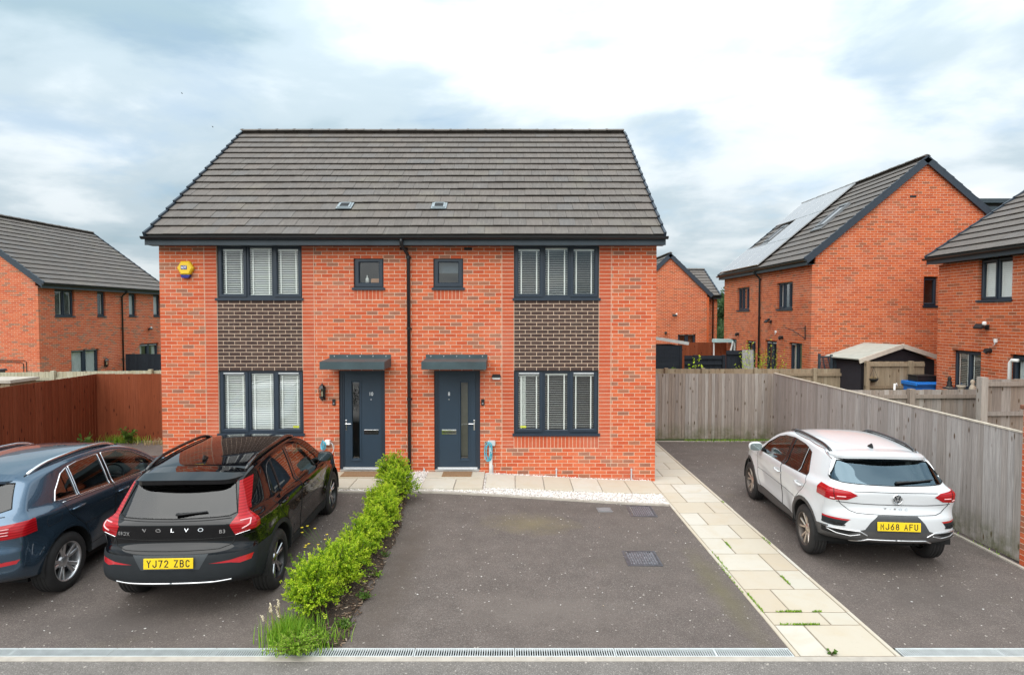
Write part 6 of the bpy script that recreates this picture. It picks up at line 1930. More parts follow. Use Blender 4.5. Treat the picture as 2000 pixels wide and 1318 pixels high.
def plate_text(txt, h=.079, w=.044, gap=.0175, sw=.0112):
    out = []; wd = sum((w if c != ' ' else .024) + gap for c in txt) - gap; x = -wd / 2
    for c in txt:
        if c != ' ':
            m = MB()
            for st in GL[c]:
                P = [(x + sw / 2 + a * (w - sw), -h / 2 + sw / 2 + b * (h - sw)) for a, b in st]
                for i in range(len(P)):   # mitred ribbon
                    pass
                L = []; Rr = []
                for i, p in enumerate(P):
                    q0 = P[max(0, i - 1)]; q1 = P[min(len(P) - 1, i + 1)]
                    d0 = np.array(p) - q0; d1 = np.array(q1) - p
                    d0 = d0 / (np.linalg.norm(d0) + 1e-9) if i else d1 / np.linalg.norm(d1)
                    d1 = d1 / (np.linalg.norm(d1) + 1e-9) if i < len(P) - 1 else d0
                    n0 = np.array((-d0[1], d0[0])); n1 = np.array((-d1[1], d1[0])); nn = n0 + n1; nn /= np.linalg.norm(nn) + 1e-9
                    k_ = min(1.8, 1 / max(.4, float(nn @ n0))) * sw / 2
                    ext = np.array((0., 0.))
                    if i == 0: ext = -d1 * sw / 2
                    if i == len(P) - 1: ext = d0 * sw / 2
                    a = np.array(p) + nn * k_ + ext; b = np.array(p) - nn * k_ + ext
                    L.append((a[0], -.0072, a[1])); Rr.append((b[0], -.0072, b[1]))
                for i in range(len(P) - 1): m.quad(L[i], L[i + 1], Rr[i + 1], Rr[i])
            out.append(m); x += w + gap
        else: x += .024 + gap
    return out
def make_car(name, label, S, loc, rz):
    car = Car(S); paint = S['paint']; root = thing(name, label, 'car', loc, rz)
    wb, ra, wr = S['wb'], S['ra'], S['wr']
    def circ(yc, r, n=26): return [(yc + r * math.cos(2 * PI * i / n), wr + .01 + r * math.sin(2 * PI * i / n)) for i in range(n)]
    low = lambda c, n: c.x > .45
    for yc in (0, wb): car.cut(circ(yc, ra), (1, 2), low, 'arch_hole')
    for poly in S['windows']: car.cut(poly, (1, 2), side_f, 'window%d' % S['windows'].index(poly))
    if 'pillar' in S: car.cut(S['pillar'], (1, 2), side_f, 'pillar_trim')
    car.cut(S['rear_glass'], (0, 2), lambda c, n: c.y < .6 and n.y < -.05 and c.z > .9, 'rear_window')
    car.cut(S['windscreen'], (0, 2), lambda c, n: c.y > 1.3 and n.z > .15 and n.x < .75, 'windscreen')
    ly = S['lamp_y']; ry_ = S['refl_y']
    for yv, z0_, z1_ in ((ly, .85, 1.3), (ry_, .4, .85)):
        car.cut([(yv + (z1_ - z0_) * S.get('lamp_rake', 0), z0_), (yv, z1_)], (1, 2), low, '-')
    lim = lambda c: c.y < ly + (1.3 - c.z) * S.get('lamp_rake', 0) or (c.z > 1.16 and n_up(c))
    n_up = lambda c: c.y < .25
    for i, poly in enumerate(S['lights']): car.cut(poly, (0, 2), lambda c, n: lim(c) and n.y < .35, 'tail_light%d' % i)
    for i, poly in enumerate(S.get('reflectors', ())): car.cut(poly, (0, 2), lambda c, n: c.y < ry_ and n.y < .3, 'reflector%d' % i)
    for lab, poly in S.get('rear_panels', ()): car.cut(poly, (0, 2), lambda c, n: c.y < .2 and n.y < .3 and c.z < 1.1, lab)
    if S.get('lip'):
        for yc in (0, wb): car.cut(circ(yc, ra + S['lip'], 30), (1, 2), low, 'cladding')
    for poly in S.get('clad_side', ()): car.cut(poly, (1, 2), lambda c, n: c.x > .45 or c.z < .4, 'cladding')
    for poly in S.get('clad_rear', ()): car.cut(poly, (0, 2), lambda c, n: c.y < .25 and n.y < .5, 'cladding')
    for i, poly in enumerate(S['doors']): car.cut(poly, (1, 2), side_f, 'door%d' % i)
    car.classify()
    def add(nm, label_, mat, parent=root, **kw):
        me = car.part(label_, **kw)
        if me is None: return None
        me.name = nm; me.materials.append(mat)
        return link(nm, me, parent)
    add('body', 'body', paint)
    for sd in ('r', 'l'):
        doors = []
        for i in range(len(S['doors'])):
            d = add('door', 'door%d' % i, paint, sides=sd, off=.001, skirt=.012); doors.append(d)
        for i in range(len(S['windows'])):
            add('side_window', 'window%d' % i, S['glass'][i], sides=sd, off=-.004)
        add('pillar_trim', 'pillar_trim', m_blackgl, sides=sd, off=.001)
        for i in range(len(S['lights'])): add('tail_light', 'tail_light%d' % i, m_red, sides=sd, off=.006, skirt=.02)
        for i in range(len(S.get('reflectors', ()))): add('reflector', 'reflector%d' % i, S.get('refl_mat', {}).get(i, m_redd), sides=sd, off=.004, skirt=.012)
    add('rear_window', 'rear_window', S['rglass'], off=-.004)
    add('windscreen', 'windscreen', m_cargl_l, off=-.003)
    add('cladding', 'cladding', S['clad_mat'], off=.006, skirt=.02)
    for lab in set(l for l, _ in S.get('rear_panels', ())): add(lab, lab, S['panel_mat'][lab], off=-.012 if 'recess' in lab else .003, skirt=.0 if 'recess' in lab else .012)
    for sg in (1, -1):
        for i in range(len(S['doors'])):
            gap = MB(); car.edge_tube(gap, 'door%d' % i, .0032, filt=lambda p: p.z < S['belt'][0] + .06, sides=(sg,)); gap.build('shut_line', m_gap, root, norm=False, smooth=True)
        for ln in S.get('side_lines', ()):
            gap = MB(); car.side_line(gap, ln, .0028, sides=(sg,)); gap.build('shut_line', m_gap, root, norm=False, smooth=True)
        for i in range(len(S['windows'])):
            tr = MB(); car.edge_tube(tr, 'window%d' % i, S.get('trim_r', .007), sides=(sg,)); tr.build('window_trim', S['trim'], root, smooth=True, norm=False)
    for ln in S.get('rear_lines', ()):
        gap = MB(); car.rear_line(gap, ln, .0042, out=.0012); gap.build('shut_line', m_gap, root, norm=False, smooth=True)
    tr = MB(); car.edge_tube(tr, 'rear_window', .006); tr.build('window_seal', m_gap, root, smooth=True, norm=False)
    # wheel arches and wheels
    for yc in (0, wb):
        for sg in (1, -1):
            xo = car.at_side(yc, wr + ra + .03).x - .012
            m = MB(); n = 22
            for k_ in range(n):
                a0, a1 = PI * (-.03 + 1.06 * k_ / n), PI * (-.03 + 1.06 * (k_ + 1) / n)
                q = [(yc + (ra + .006) * math.cos(a), wr + .01 + (ra + .006) * math.sin(a)) for a in (a0, a1)]
                m.quad((sg * xo, *q[0]), (sg * xo, *q[1]), (sg * .42, *q[1]), (sg * .42, *q[0]))
            m.poly([(sg * .42, yc + ra * math.cos(PI * (-.05 + 1.1 * k_ / 24)), wr + ra * math.sin(PI * (-.05 + 1.1 * k_ / 24))) for k_ in range(25)])
            m.build('wheel_arch_liner', m_gap, root, norm=False)
            wheel(root, sg * S['track'], yc, S, sg)
    m = MB(); m.box(-.60, .60, S['rear'] + .62, S['front'] - .5, .20, .31); m.box(-.76, .76, .48, S['wb'] - .48, .19, .30); m.build('underbody', m_gap, root)
    for sg in (1, -1):
        mirror(root, car, S['mirror'][0], S['mirror'][1], sg, S.get('mirror_mat', paint))
        for (y, z) in S['handles']: handle(root, car, y, z, sg, S.get('handle_mat', paint))
    # roof rails
    for sg in (1, -1):
        if 'rail' in S:
            x, y0, y1, hgt, mat = S['rail']
            P = []
            for q in np.linspace(0, 1, 17):
                yy = y0 + (y1 - y0) * q; p = car.at_top(x + (.015 * math.sin(PI * q)), yy)
                lift = hgt * min(1, 6 * min(q, 1 - q)) ** .7 if hgt > 0 else .012
                P.append((sg * p.x, p.y, p.z + lift))
            m = MB(); m.tube(P, .021, 8, sy=1.0)
            for q in (1, -2): pass
            m.build('roof_rail', mat, root, smooth=True)
            m = MB(); m.tube([(sg * car.at_top(x, yy).x, yy, car.at_top(x, yy).z + .004) for yy in np.linspace(y0 - .05, y1 + .1, 14)], .006, 6); m.build('roof_seam', m_gap, root, norm=False)
    ax_, ay = S['aerial']
    p = car.at_top(ax_ + 1e-4, ay)
    m = MB(); m.lathe([(0, .001), (.001, .03), (.02, .026), (.05, .012), (.065, .001)], 12, 'z')
    o = m.build('aerial', S.get('aerial_mat', paint), root, loc=p - Vector((0, 0, .004)), smooth=True); o.scale = (.75, 2.6, 1)
    for v in o.data.vertices: v.co.y -= max(0, v.co.z) * .30
    # spoiler over the rear window
    sp = S['spoiler']      # profile (y,z) of lip, half width
    m = MB(); n = 28; ring_ = []
    for i in range(n + 1):
        u = -1 + 2 * i / n; x = u * sp['hw']
        e = 1 - abs(u) ** sp.get('pw', 5)
        ya = sp['y1']; zt = car.at_top(x, ya).z + .003
        yl = sp['y0'] + sp.get('bow', .05) * u * u; zl = sp['z0'] - sp.get('drop', .05) * u * u
        yl = ya + (yl - ya) * (.35 + .65 * e)
        ring_.append([(x, ya, zt), (x, (ya + yl) / 2, (zt + zl) / 2 + .012), (x, yl, zl), (x, yl + .004, zl - sp.get('th', .028)), (x, sp['yb'] + sp.get('bow', .05) * u * u, sp['zb'] - .03 * u * u)])
    for a, b in zip(ring_, ring_[1:]):
        for q in range(4):
            m.cm = 0 if q < 3 else 1
            m.quad(a[q], a[q + 1], b[q + 1], b[q])
    m.build('spoiler', [paint, m_blackgl], root, smooth=False, norm=False)
    # wiper
    w = S['wiper']; pts = [car.at_rear(x, z, .018) for x, z in w]
    m = MB(); m.tube(pts, [.024, .020] + [.012] * (len(pts) - 2), 8, sy=.7); m.tube([car.at_rear(x, z, .008) for x, z in w], .006, 6); m.build('rear_wiper', m_black, root, smooth=True)
    # number plate
    if 'plate' in S:
        z, txt, y_off = S['plate']; p0 = car.at_rear(0.001, z); tilt = S.get('plate_tilt', .06)
        Mp = Matrix.Translation((0, p0.y - y_off, z)) @ Matrix.Rotation(-tilt, 4, 'X')
        m = MB(); m.bevbox(-.262, .262, -.006, .004, -.057, .057, .003); pl = m.build('number_plate', m_plate, root); pl.matrix_local = Mp
        for gm in plate_text(txt):
            gm.build('plate_letter', m_black, pl, norm=False)
        m = MB()
        for sx in (-1, 1): m.cyl((sx * .238, -.0085, .0), .006, .003, 8, 'y')
        m.build('plate_screw', m_plate, pl)
    for (txt, x, z, sz, sxx, spc, mat) in S.get('badges', ()):
        p = car.at_rear(x, z, .003); me = text_mesh(txt, sz, .003, sxx, offset=.0004, space=spc); me.materials.clear(); me.materials.append(mat)
        q = car.at_rear(x + .08 * (1 if x >= 0 else -1) * .5, z, .003)
        yaw = math.atan2(q.y - p.y, q.x - p.x) if abs(q.x - p.x) > 1e-6 else 0
        p2 = car.at_rear(x, z + .04); tl = math.atan2(p2.y - p.y + .003, .04)
        me.transform(Matrix.Translation(p) @ Matrix.Rotation(yaw, 4, 'Z') @ Matrix.Rotation(-tl, 4, 'X') @ FACE_FRONT); link('badge', me, root)
    # cabin
    fl_ = .42
    for x in (-.38, .38): seat(root, x, 1.15, fl_ + .10)
    seat(root, 0, .32, fl_ + .12, 1.25, True)
    m = MB(); m.bevbox(-.72, .72, 1.75, 2.3, .70, 1.02, .06); m.build('dashboard', m_cloth, root, smooth=True)
    m = MB(); m.box(-.70, .70, -.35, 2.2, .36, .42); m.box(-.66, .66, S['rear'] + .3, .1, .8, .83); m.build('cabin_floor', m_cloth, root)
    m = MB(); pts = [(.38 + .185 * math.cos(a), 1.66 + .07 * math.sin(a), .96 + .17 * math.sin(a)) for a in np.linspace(0, 2 * PI, 24, endpoint=False)]
    m.tube(pts, .016, 8, closed=True); m.bar((.22, 1.66, .95), (.54, 1.66, .95), .03, .05); m.bar((.38, 1.66, .95), (.38, 1.62, .80), .05, .03); m.build('steering_wheel', m_bfl, root, smooth=True)
    S['extra'](car, root) if 'extra' in S else None
    car.bm.free()
    return root, car
m_pblack = mk_paint('gloss_black_car_paint', (.003, .003, .004), .0, .4, 0)
m_pwhite = mk_paint('white_car_paint', (.60, .615, .63), .0, .35)
m_pblue = mk_paint('slate_blue_metallic_paint', (.058, .100, .150), .75, .24, .3)
m_rim_two = plain('diamond_cut_alloy', (.62, .63, .65), .22, metal=1, var=.03)
m_rim_sil = plain('silver_alloy', (.66, .66, .67), .30, metal=.9, var=.03)
m_rim_brz = plain('bronze_tinted_alloy', (.62, .54, .47), .34, metal=.85, var=.04)
m_chr = plain('car_chrome', (.80, .81, .83), .12, metal=1, var=.02)
m_plpanel = plain('mid_grey_plate_panel', (.045, .052, .058), .5)
def ext_black(car, root):
    b = MB(); car.rear_line(b, [(0, .445), (.45, .445), (.62, .455)], .011, out=.004, n=16); b.build('chrome_strip', m_chr, root, smooth=True)
    b = MB(); car.rear_line(b, [(0, .905), (.3, .905), (.60, .91), (.86, .93)], .003, out=.001, n=14); b.build('tailgate_crease', m_gap, root, norm=False)
    for sg in (1, -1):   # bright C-shaped light guides in the lamps
        b = MB(); pts = [(.69, 1.07), (.785, 1.075), (.79, 1.03), (.70, .985)]
        P = []
        for (x0, z0), (x1, z1) in zip(pts, pts[1:]):
            for q in range(6): P.append(car.at_rear(sg * (x0 + (x1 - x0) * q / 6), z0 + (z1 - z0) * q / 6, .008))
        b.tube(P, .008, 6); b.build('light_guide', plain('pale_pink_lens', (.75, .42, .42), .2), root, smooth=True)
        b = MB(); car.rear_line(b, [(.645, .925), (.73, .948), (.79, .962)], .005, sides=(sg,), out=.006); b.build('lamp_chrome', m_chr, root, smooth=True)
BLACK = dict(lamp_y=-.52, refl_y=-.50, lamp_rake=.0, paint=m_pblack, front=3.56, rear=-.86, hw=.885, ftaper=.15, rtaper=.060, belt=(1.045, .985), ledge=.072, tumble=.26, cowl=2.45, wb=2.702, wr=.358, ra=.425, tw=.235, rim=.245, haunch=.022, rear_tumble=.075,
    medial=(-.30, 3.0), zm=.72, track=.770,
    outline=[(-.45, .30, .08, 2.5), (-.70, .36, .14, 2.6), (-.83, .42, 0.25, 2.7), (-.865, .52, 0.29, 2.7), (-.865, .70, 0.30, 2.7), (-.845, .79, 0.30, 2.7), (-.80, .865, 0.29, 2.7), (-.79, .98, 0.28, 2.7), (-.775, 1.08, .21, 3.0), (-.735, 1.125, .18, 3.0), (-.60, 1.30, .15, 3.2), (-.475, 1.455, .12, 3.2), (-.40, 1.52, .085, 3.0), (-.15, 1.575, .075, 2.8), (.5, 1.622, .075, 2.8), (1.1, 1.628, .075, 2.8), (1.5, 1.60, .08, 2.8), (1.85, 1.50, .09, 2.8), (2.2, 1.29, .10, 2.8), (2.47, 1.11, .10, 2.8), (2.7, 1.06, .10, 2.8), (3.1, 1.01, .13, 2.8), (3.4, .93, .18, 2.8), (3.53, .80, .25, 2.8), (3.565, .60, .3, 2.8), (3.55, .40, .28, 2.8), (3.4, .25, .15, 2.5), (3.0, .21, .08, 2.5), (1.3, .22, .06, 2.5)],
    windows=[[(1.00, 1.075), (2.02, 1.055), (2.10, 1.075), (1.98, 1.19), (1.58, 1.425), (1.40, 1.485), (1.00, 1.515)], [(.37, 1.095), (.92, 1.078), (.92, 1.517), (.52, 1.512), (.37, 1.50)], [(.06, 1.20), (.10, 1.155), (.20, 1.115), (.345, 1.097), (.345, 1.497), (.22, 1.47), (.14, 1.40)]],
    glass=[m_cargl_l, m_cargl, m_cargl], rglass=m_cargl_r, pillar=[(.92, 1.07), (1.0, 1.07), (1.0, 1.52), (.92, 1.52)],
    rear_glass=[(-.02, 1.115), (.57, 1.125), (.64, 1.15), (.555, 1.43), (-.02, 1.46)], windscreen=[(-.02, 1.13), (.66, 1.12), (.545, 1.50), (-.02, 1.55)],
    lights=[[(.585, 1.445), (.645, 1.455), (.715, 1.20), (.745, 1.12), (.99, 1.13), (.99, .995), (.80, .965), (.645, .925), (.595, 1.04), (.65, 1.13)]],
    reflectors=[[(.40, .655), (.62, .645), (.70, .625), (.80, .64), (.815, .70), (.70, .69), (.62, .675)]],
    rear_panels=[('plate_panel', [(-.02, .60), (.31, .60), (.40, .76), (-.02, .76)])], panel_mat=dict(plate_panel=m_plpanel),
    clad_rear=[[(-.02, .2), (1.2, .2), (1.2, .80), (.95, .775), (.75, .745), (-.02, .745)]], clad_side=[[(.2, .1), (2.5, .1), (2.5, .40), (.2, .40)], [(2.9, .1), (3.7, .1), (3.7, .42), (2.9, .5)]], lip=.055, clad_mat=m_clad_car,
    doors=[[(.965, .42), (2.14, .42), (2.22, .60), (2.24, .95), (2.12, 1.065), (.965, 1.085)], [(.46, .42), (.945, .42), (.945, 1.085), (.36, 1.10), (.06, 1.16), (-.02, 1.08), (.10, .92), (.36, .70)]],
    rear_lines=[[(0, .795), (.50, .80), (.62, .83), (.655, .93)], [(0, 1.095), (.30, 1.098), (.60, 1.105)], [(.575, 1.47), (.45, 1.485), (.2, 1.495), (0, 1.50)]], creases=[(.0, .98, 2.6, .93, .012)],
    trim=m_blackgl, trim_r=.0045, mirror=(1.98, 1.09), handles=[(1.12, .985), (.20, 1.02)], rail=(.575, -.20, 1.55, .045, m_blackgl), aerial=(0, .05),
    spoiler=dict(y1=-.20, y0=-.63, z0=1.515, yb=-.47, zb=1.45, hw=.60, pw=12, bow=.10, drop=.03, th=.05), wiper=[(.02, 1.15), (.10, 1.155), (.25, 1.165), (.34, 1.17)],
    plate=(.68, 'YJ72 ZBC', .020), badges=[(c, -.36 + i * .17, 1.005, .052, 1.3, 1, m_chr) for i, c in enumerate('VOLVO')] + [('XC40', -.535, .965, .055, 1.0, 1.15, m_chr), ('B3', .52, .975, .055, 1.1, 1.1, m_chr)],
    rim_mat=m_rim_two, barrel_mat=m_bfl, spokes=(5, .17, .040), pocket=.05, spoke_rot=.35, extra=ext_black)
BLACK['badges'] = [(c, -.30 + i * .15, 1.005, .056, 1.35, 1, m_chr) for i, c in enumerate('VOLVO')] + BLACK['badges'][5:]
make_car('parked_car', 'glossy black compact sport utility car with tall red tail lights parked beside the shrubs', BLACK, (-3.75, 7.44, gh(-3.9, 8.7)), math.radians(2.6))
car_o = [o for o in C.objects if o.name == 'parked_car'][0]
car_o.rotation_euler.x = .012
car_o.location.z = gh(-3.9, 7.42)
def ext_white(car, root):
    # round emblem with a ring, a V above a W
    p = car.at_rear(.0001, 1.005, .004)
    t = link('emblem', None, root, p); t.rotation_euler = (-.10, 0, 0)
    b = MB(); b.lathe([(-.006, .001), (-.006, .056)], 28, 'y'); b.build('backing', plain('emblem_black', (.03, .032, .036), .2), t, norm=False)
    b = MB(); pts = [(.056 * math.cos(a), -.008, .056 * math.sin(a)) for a in np.linspace(0, 2 * PI, 36, endpoint=False)]
    b.tube(pts, .0055, 8, closed=True)
    def st(x0, z0, x1, z1): b.bar((x0, -.010, z0), (x1, -.010, z1), .010, .008, up=(0, 1, 0))
    for s in (1, -1):
        st(s * .021, .050, 0, .008); st(s * .046, .028, s * .023, -.044); st(s * .023, -.044, 0, -.002)
    b.build('letters', m_chr, t, smooth=False)
    for sg in (1, -1):
        b = MB(); car.rear_line(b, [(.36, .525), (.45, .575), (.70, .58), (.79, .575)], .010, sides=(sg,), out=.006); b.build('bumper_trim', m_rim_sil, root, smooth=True)
        b = MB(); car.rear_line(b, [(.44, .535), (.55, .505), (.70, .52), (.79, .555)], .007, sides=(sg,), out=.006); b.build('bumper_trim', m_rim_sil, root, smooth=True)
    b = MB(); car.rear_line(b, [(0, .475), (.35, .475), (.45, .435), (.50, .40)], .012, out=.006, n=12); b.build('diffuser_strip', m_rim_sil, root, smooth=True)
    for sg in (1, -1): b = MB(); car.side_line(b, [(-.42, 1.20), (-.30, 1.40), (0, 1.478), (.5, 1.502), (1.2, 1.498), (1.6, 1.44), (2.05, 1.20), (2.25, 1.06)], .008, sides=(sg,), out=.004, n=8); b.build('roofline_strip', m_chr, root, smooth=True)
    for sg in (1, -1):
        b = MB()
        for q in range(2):
            for r_ in range(2): b.bar(car.at_rear(sg * (.61 + q * .07 + r_ * .03), .635 + r_ * .025, .012), car.at_rear(sg * (.66 + q * .07 + r_ * .03), .637 + r_ * .025, .012), .010, .014)
        stuff(b.build('grille_mesh', m_gap, root))
        b = MB(); car.rear_line(b, [(.60, 1.005), (.70, 1.0)], .007, sides=(sg,), out=.008); car.rear_line(b, [(.72, .97), (.765, .975)], .007, sides=(sg,), out=.008); b.build('reverse_lamp', plain('pale_pink_lens', (.75, .42, .42), .2), root, smooth=True)
        b = MB(); car.rear_line(b, [(.725, 1.09), (.73, 1.03), (.715, .955)], .004, sides=(sg,), out=.007); b.build('lamp_split', m_gap, root, norm=False)
WHITE = dict(lamp_y=-.40, refl_y=-.50, lamp_rake=.15, paint=m_pwhite, front=3.43, rear=-.80, hw=.862, ftaper=.15, rtaper=.070, belt=(1.06, .96), ledge=.045, tumble=.30, cowl=2.3, wb=2.59, wr=.338, ra=.398, tw=.215, rim=.228, haunch=.020, rear_tumble=.10,
    medial=(-.25, 2.9), zm=.70, track=.760,
    outline=[(-.42, .36, .08, 2.5), (-.64, .40, .14, 2.6), (-.76, .45, 0.25, 2.7), (-.795, .56, 0.29, 2.7), (-.805, .76, 0.30, 2.7), (-.78, .815, 0.29, 2.7), (-.755, .90, 0.28, 2.7), (-.765, 1.02, 0.28, 2.7), (-.765, 1.09, 0.27, 2.7), (-.70, 1.165, .18, 3.0), (-.53, 1.31, .15, 3.2), (-.385, 1.425, .11, 3.2), (-.30, 1.475, .09, 3.0), (0, 1.525, .08, 2.7), (.55, 1.555, .08, 2.7), (1.0, 1.552, .08, 2.7), (1.35, 1.52, .085, 2.7), (1.7, 1.42, .09, 2.7), (2.05, 1.22, .10, 2.7), (2.32, 1.06, .10, 2.7), (2.55, 1.02, .10, 2.7), (3.0, .95, .13, 2.8), (3.28, .85, .18, 2.8), (3.40, .72, .25, 2.8), (3.435, .55, .3, 2.8), (3.41, .38, .28, 2.8), (3.25, .25, .15, 2.5), (2.9, .21, .08, 2.5), (1.2, .22, .06, 2.5)],
    windows=[[(.98, 1.045), (1.98, 1.02), (2.06, 1.04), (1.90, 1.18), (1.55, 1.355), (1.30, 1.42), (.98, 1.45)], [(.34, 1.072), (.88, 1.047), (.88, 1.455), (.50, 1.445), (.34, 1.425)], [(.02, 1.095), (.31, 1.073), (.31, 1.42), (.19, 1.385)]],
    glass=[m_cargl_l, m_cargl_l, m_cargl], rglass=m_cargl_b, pillar=[(.88, 1.04), (.98, 1.04), (.98, 1.455), (.88, 1.455)],
    rear_glass=[(-.02, 1.155), (.60, 1.165), (.70, 1.185), (.70, 1.21), (.575, 1.40), (-.02, 1.43)], windscreen=[(-.02, 1.08), (.66, 1.07), (.53, 1.42), (-.02, 1.47)],
    lights=[[(.47, 1.03), (.55, 1.075), (.74, 1.095), (.99, 1.15), (.99, .985), (.74, .945), (.58, .965)]],
    reflectors=[[(.555, .72), (.93, .72), (.93, .698), (.58, .698)], [(.58, .697), (.93, .697), (.93, .625), (.72, .612), (.64, .62)], [(.47, .565), (.90, .575), (.90, .50), (.60, .515)]], refl_mat={1: m_clad_car, 2: m_gap},
    rear_panels=[('plate_panel', [(-.02, .585), (.40, .585), (.33, .70), (.24, .795), (-.02, .795)])], panel_mat=dict(plate_panel=plain('dark_grey_plate_panel', (.055, .058, .062), .5)),
    clad_rear=[[(-.02, .2), (1.2, .2), (1.2, .62), (.88, .575), (.47, .575), (.40, .60), (-.02, .60)]], clad_side=[[(.2, .1), (2.4, .1), (2.4, .40), (.2, .40)], [(2.8, .1), (3.6, .1), (3.6, .42), (2.8, .5)], [(-.6, .2), (-.3, .2), (-.3, .56), (-.6, .6)]], lip=.05, clad_mat=m_clad_br,
    doors=[[(.955, .405), (2.02, .405), (2.10, .60), (2.13, .93), (2.08, 1.03), (.955, 1.05)], [(.42, .405), (.935, .405), (.935, 1.05), (.30, 1.075), (.02, 1.09), (-.06, 1.02), (.07, .88), (.32, .68)]],
    rear_lines=[[(0, .80), (.48, .805), (.56, .83), (.66, .91), (.70, 1.0)], [(0, 1.085), (.30, 1.085), (.51, 1.078)], [(0, .925), (.40, .925), (.70, .93)]], creases=[(-.2, .985, 2.5, .90, .012), (-.1, .82, 2.2, .80, .006)],
    trim=m_blackgl, trim_r=.0045, mirror=(1.90, 1.045), mirror_mat=m_pwhite, handles=[(1.08, .905), (.18, .935)], rail=(.555, -.12, 1.40, .035, m_blackgl), aerial=(.0, -.03), aerial_mat=m_black,
    spoiler=dict(y1=-.10, y0=-.47, z0=1.488, yb=-.39, zb=1.405, hw=.61, pw=14, bow=.10, drop=.030, th=.035), wiper=[(.02, 1.185), (.10, 1.19), (.30, 1.20), (.50, 1.21)],
    plate=(.665, 'MJ68 AFU', .016), badges=[(c, x, .872, .040, 1.3, 1, m_chr) for c, x in zip('T-ROC', (-.145, -.085, -.03, .04, .11))],
    rim_mat=m_rim_brz, barrel_mat=plain('dull_bronze_barrel', (.10, .085, .075), .45, metal=.6), spokes=(5, .26, .036), spoke_rot=.15, extra=ext_white)
make_car('parked_car', 'white compact sport utility car parked beside the grey board fence', WHITE, (5.0, 8.55, 0), math.radians(-5.2))
def ext_blue(car, root):
    for sg in (1, -1):
        b = MB(); car.side_line(b, [(-.02, 1.075), (.5, 1.06), (1.2, 1.035), (2.0, 1.01)], .007, sides=(sg,), out=.004, n=10); b.build('chrome_strip', m_chr, root, smooth=True)
        b = MB(); car.side_line(b, [(-.30, .88), (-.13, .89), (-.10, .97), (-.13, 1.0), (-.30, .99), (-.32, .94), (-.30, .88)], .0022, sides=(sg,), n=6); b.build('fuel_flap_line', m_gap, root, norm=False)
        for z in (.975, .945, .915): 
            b = MB(); car.rear_line(b, [(.50, z), (.65, z + .008), (.755, z + .012)], .005, sides=(sg,), out=.009); b.build('light_guide', plain('pale_pink_lens', (.75, .42, .42), .2), root, smooth=True)
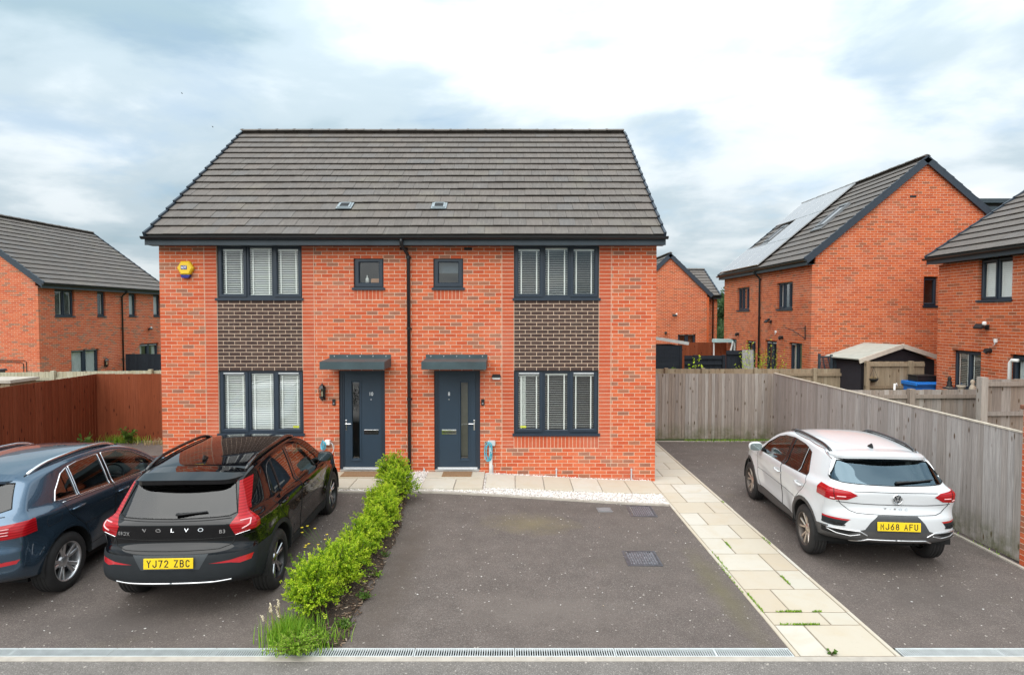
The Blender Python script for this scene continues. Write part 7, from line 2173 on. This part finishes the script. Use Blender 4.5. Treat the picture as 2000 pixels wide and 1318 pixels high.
BLUE = dict(lamp_y=-.50, refl_y=-.50, lamp_rake=.1, paint=m_pblue, front=3.50, rear=-.88, hw=.900, ftaper=.15, rtaper=.050, belt=(1.035, .955), ledge=.040, tumble=.31, cowl=2.3, wb=2.603, wr=.350, ra=.405, tw=.235, rim=.232, haunch=.022, rear_tumble=.115,
    medial=(-.28, 2.95), zm=.72, track=.785,
    outline=[(-.45, .30, .08, 2.5), (-.70, .35, .14, 2.6), (-.83, .43, .22, 2.6), (-.875, .56, .27, 2.7), (-.88, .72, .28, 2.7), (-.855, .80, .27, 2.7), (-.835, .90, .26, 2.7), (-.825, 1.0, .25, 2.7), (-.785, 1.07, .23, 2.8), (-.69, 1.145, .19, 3.0), (-.51, 1.31, .15, 3.0), (-.35, 1.435, .12, 3.0), (-.24, 1.49, .10, 2.7), (.1, 1.545, .09, 2.6), (.6, 1.575, .09, 2.6), (1.0, 1.57, .09, 2.6), (1.4, 1.525, .09, 2.6), (1.75, 1.42, .10, 2.6), (2.1, 1.21, .10, 2.7), (2.35, 1.06, .10, 2.7), (2.6, 1.02, .10, 2.7), (3.05, .95, .13, 2.8), (3.35, .85, .18, 2.8), (3.47, .72, .25, 2.8), (3.505, .55, .3, 2.8), (3.48, .38, .28, 2.8), (3.3, .25, .15, 2.5), (2.9, .21, .08, 2.5), (1.2, .22, .06, 2.5)],
    windows=[[(.96, 1.055), (1.98, 1.03), (2.06, 1.045), (1.88, 1.20), (1.55, 1.37), (1.30, 1.435), (.96, 1.465)], [(.30, 1.085), (.89, 1.058), (.89, 1.47), (.48, 1.462), (.30, 1.44)], [(-.10, 1.115), (.265, 1.088), (.265, 1.435), (.14, 1.39), (-.04, 1.22)]],
    glass=[m_cargl_l, m_cargl, m_cargl], rglass=m_cargl_r, pillar=[(.89, 1.05), (.96, 1.05), (.96, 1.47), (.89, 1.47)],
    rear_glass=[(-.02, 1.13), (.58, 1.14), (.67, 1.165), (.545, 1.40), (-.02, 1.43)], windscreen=[(-.02, 1.08), (.66, 1.07), (.53, 1.42), (-.02, 1.48)],
    lights=[[(.44, .955), (.66, 1.025), (.99, 1.05), (.99, .90), (.80, .88), (.46, .87)]],
    reflectors=[[(.50, .585), (.82, .60), (.84, .64), (.50, .635)]],
    doors=[[(.935, .42), (2.02, .42), (2.10, .60), (2.13, .93), (2.08, 1.035), (.935, 1.06)], [(.42, .42), (.915, .42), (.915, 1.06), (.27, 1.088), (-.05, 1.11), (.02, .95), (.30, .70)]],
    clad_mat=m_pblue, rear_lines=[[(0, .80), (.48, .80), (.66, .86), (.70, .95)], [(0, 1.10), (.4, 1.10), (.66, 1.10)], [(.0, .62), (.9, .64)]], creases=[(-.3, .955, 2.5, .88, .016), (-.1, .50, 2.2, .46, .008)], 
    trim=m_chr, trim_r=.008, mirror=(1.92, 1.06), handles=[(1.06, .93), (.16, .965)], rail=(.565, -.18, 1.42, .035, m_chr), aerial=(0, -.02),
    spoiler=dict(y1=-.10, y0=-.46, z0=1.455, yb=-.36, zb=1.40, hw=.58, pw=7, bow=.09, drop=.04, th=.030), wiper=[(.02, 1.16), (.10, 1.165), (.30, 1.175), (.45, 1.18)],
    rim_mat=m_rim_sil, spokes=(5, .20, .046), spoke_rot=.55, lip=0, extra=ext_blue)
make_car('parked_car', 'slate blue metallic car with silver roof rails cut by the left edge', BLUE, (-6.32, 7.40, gh(-6.42, 7.4)), math.radians(1.0))
# ------------------------------------------------------------------ end
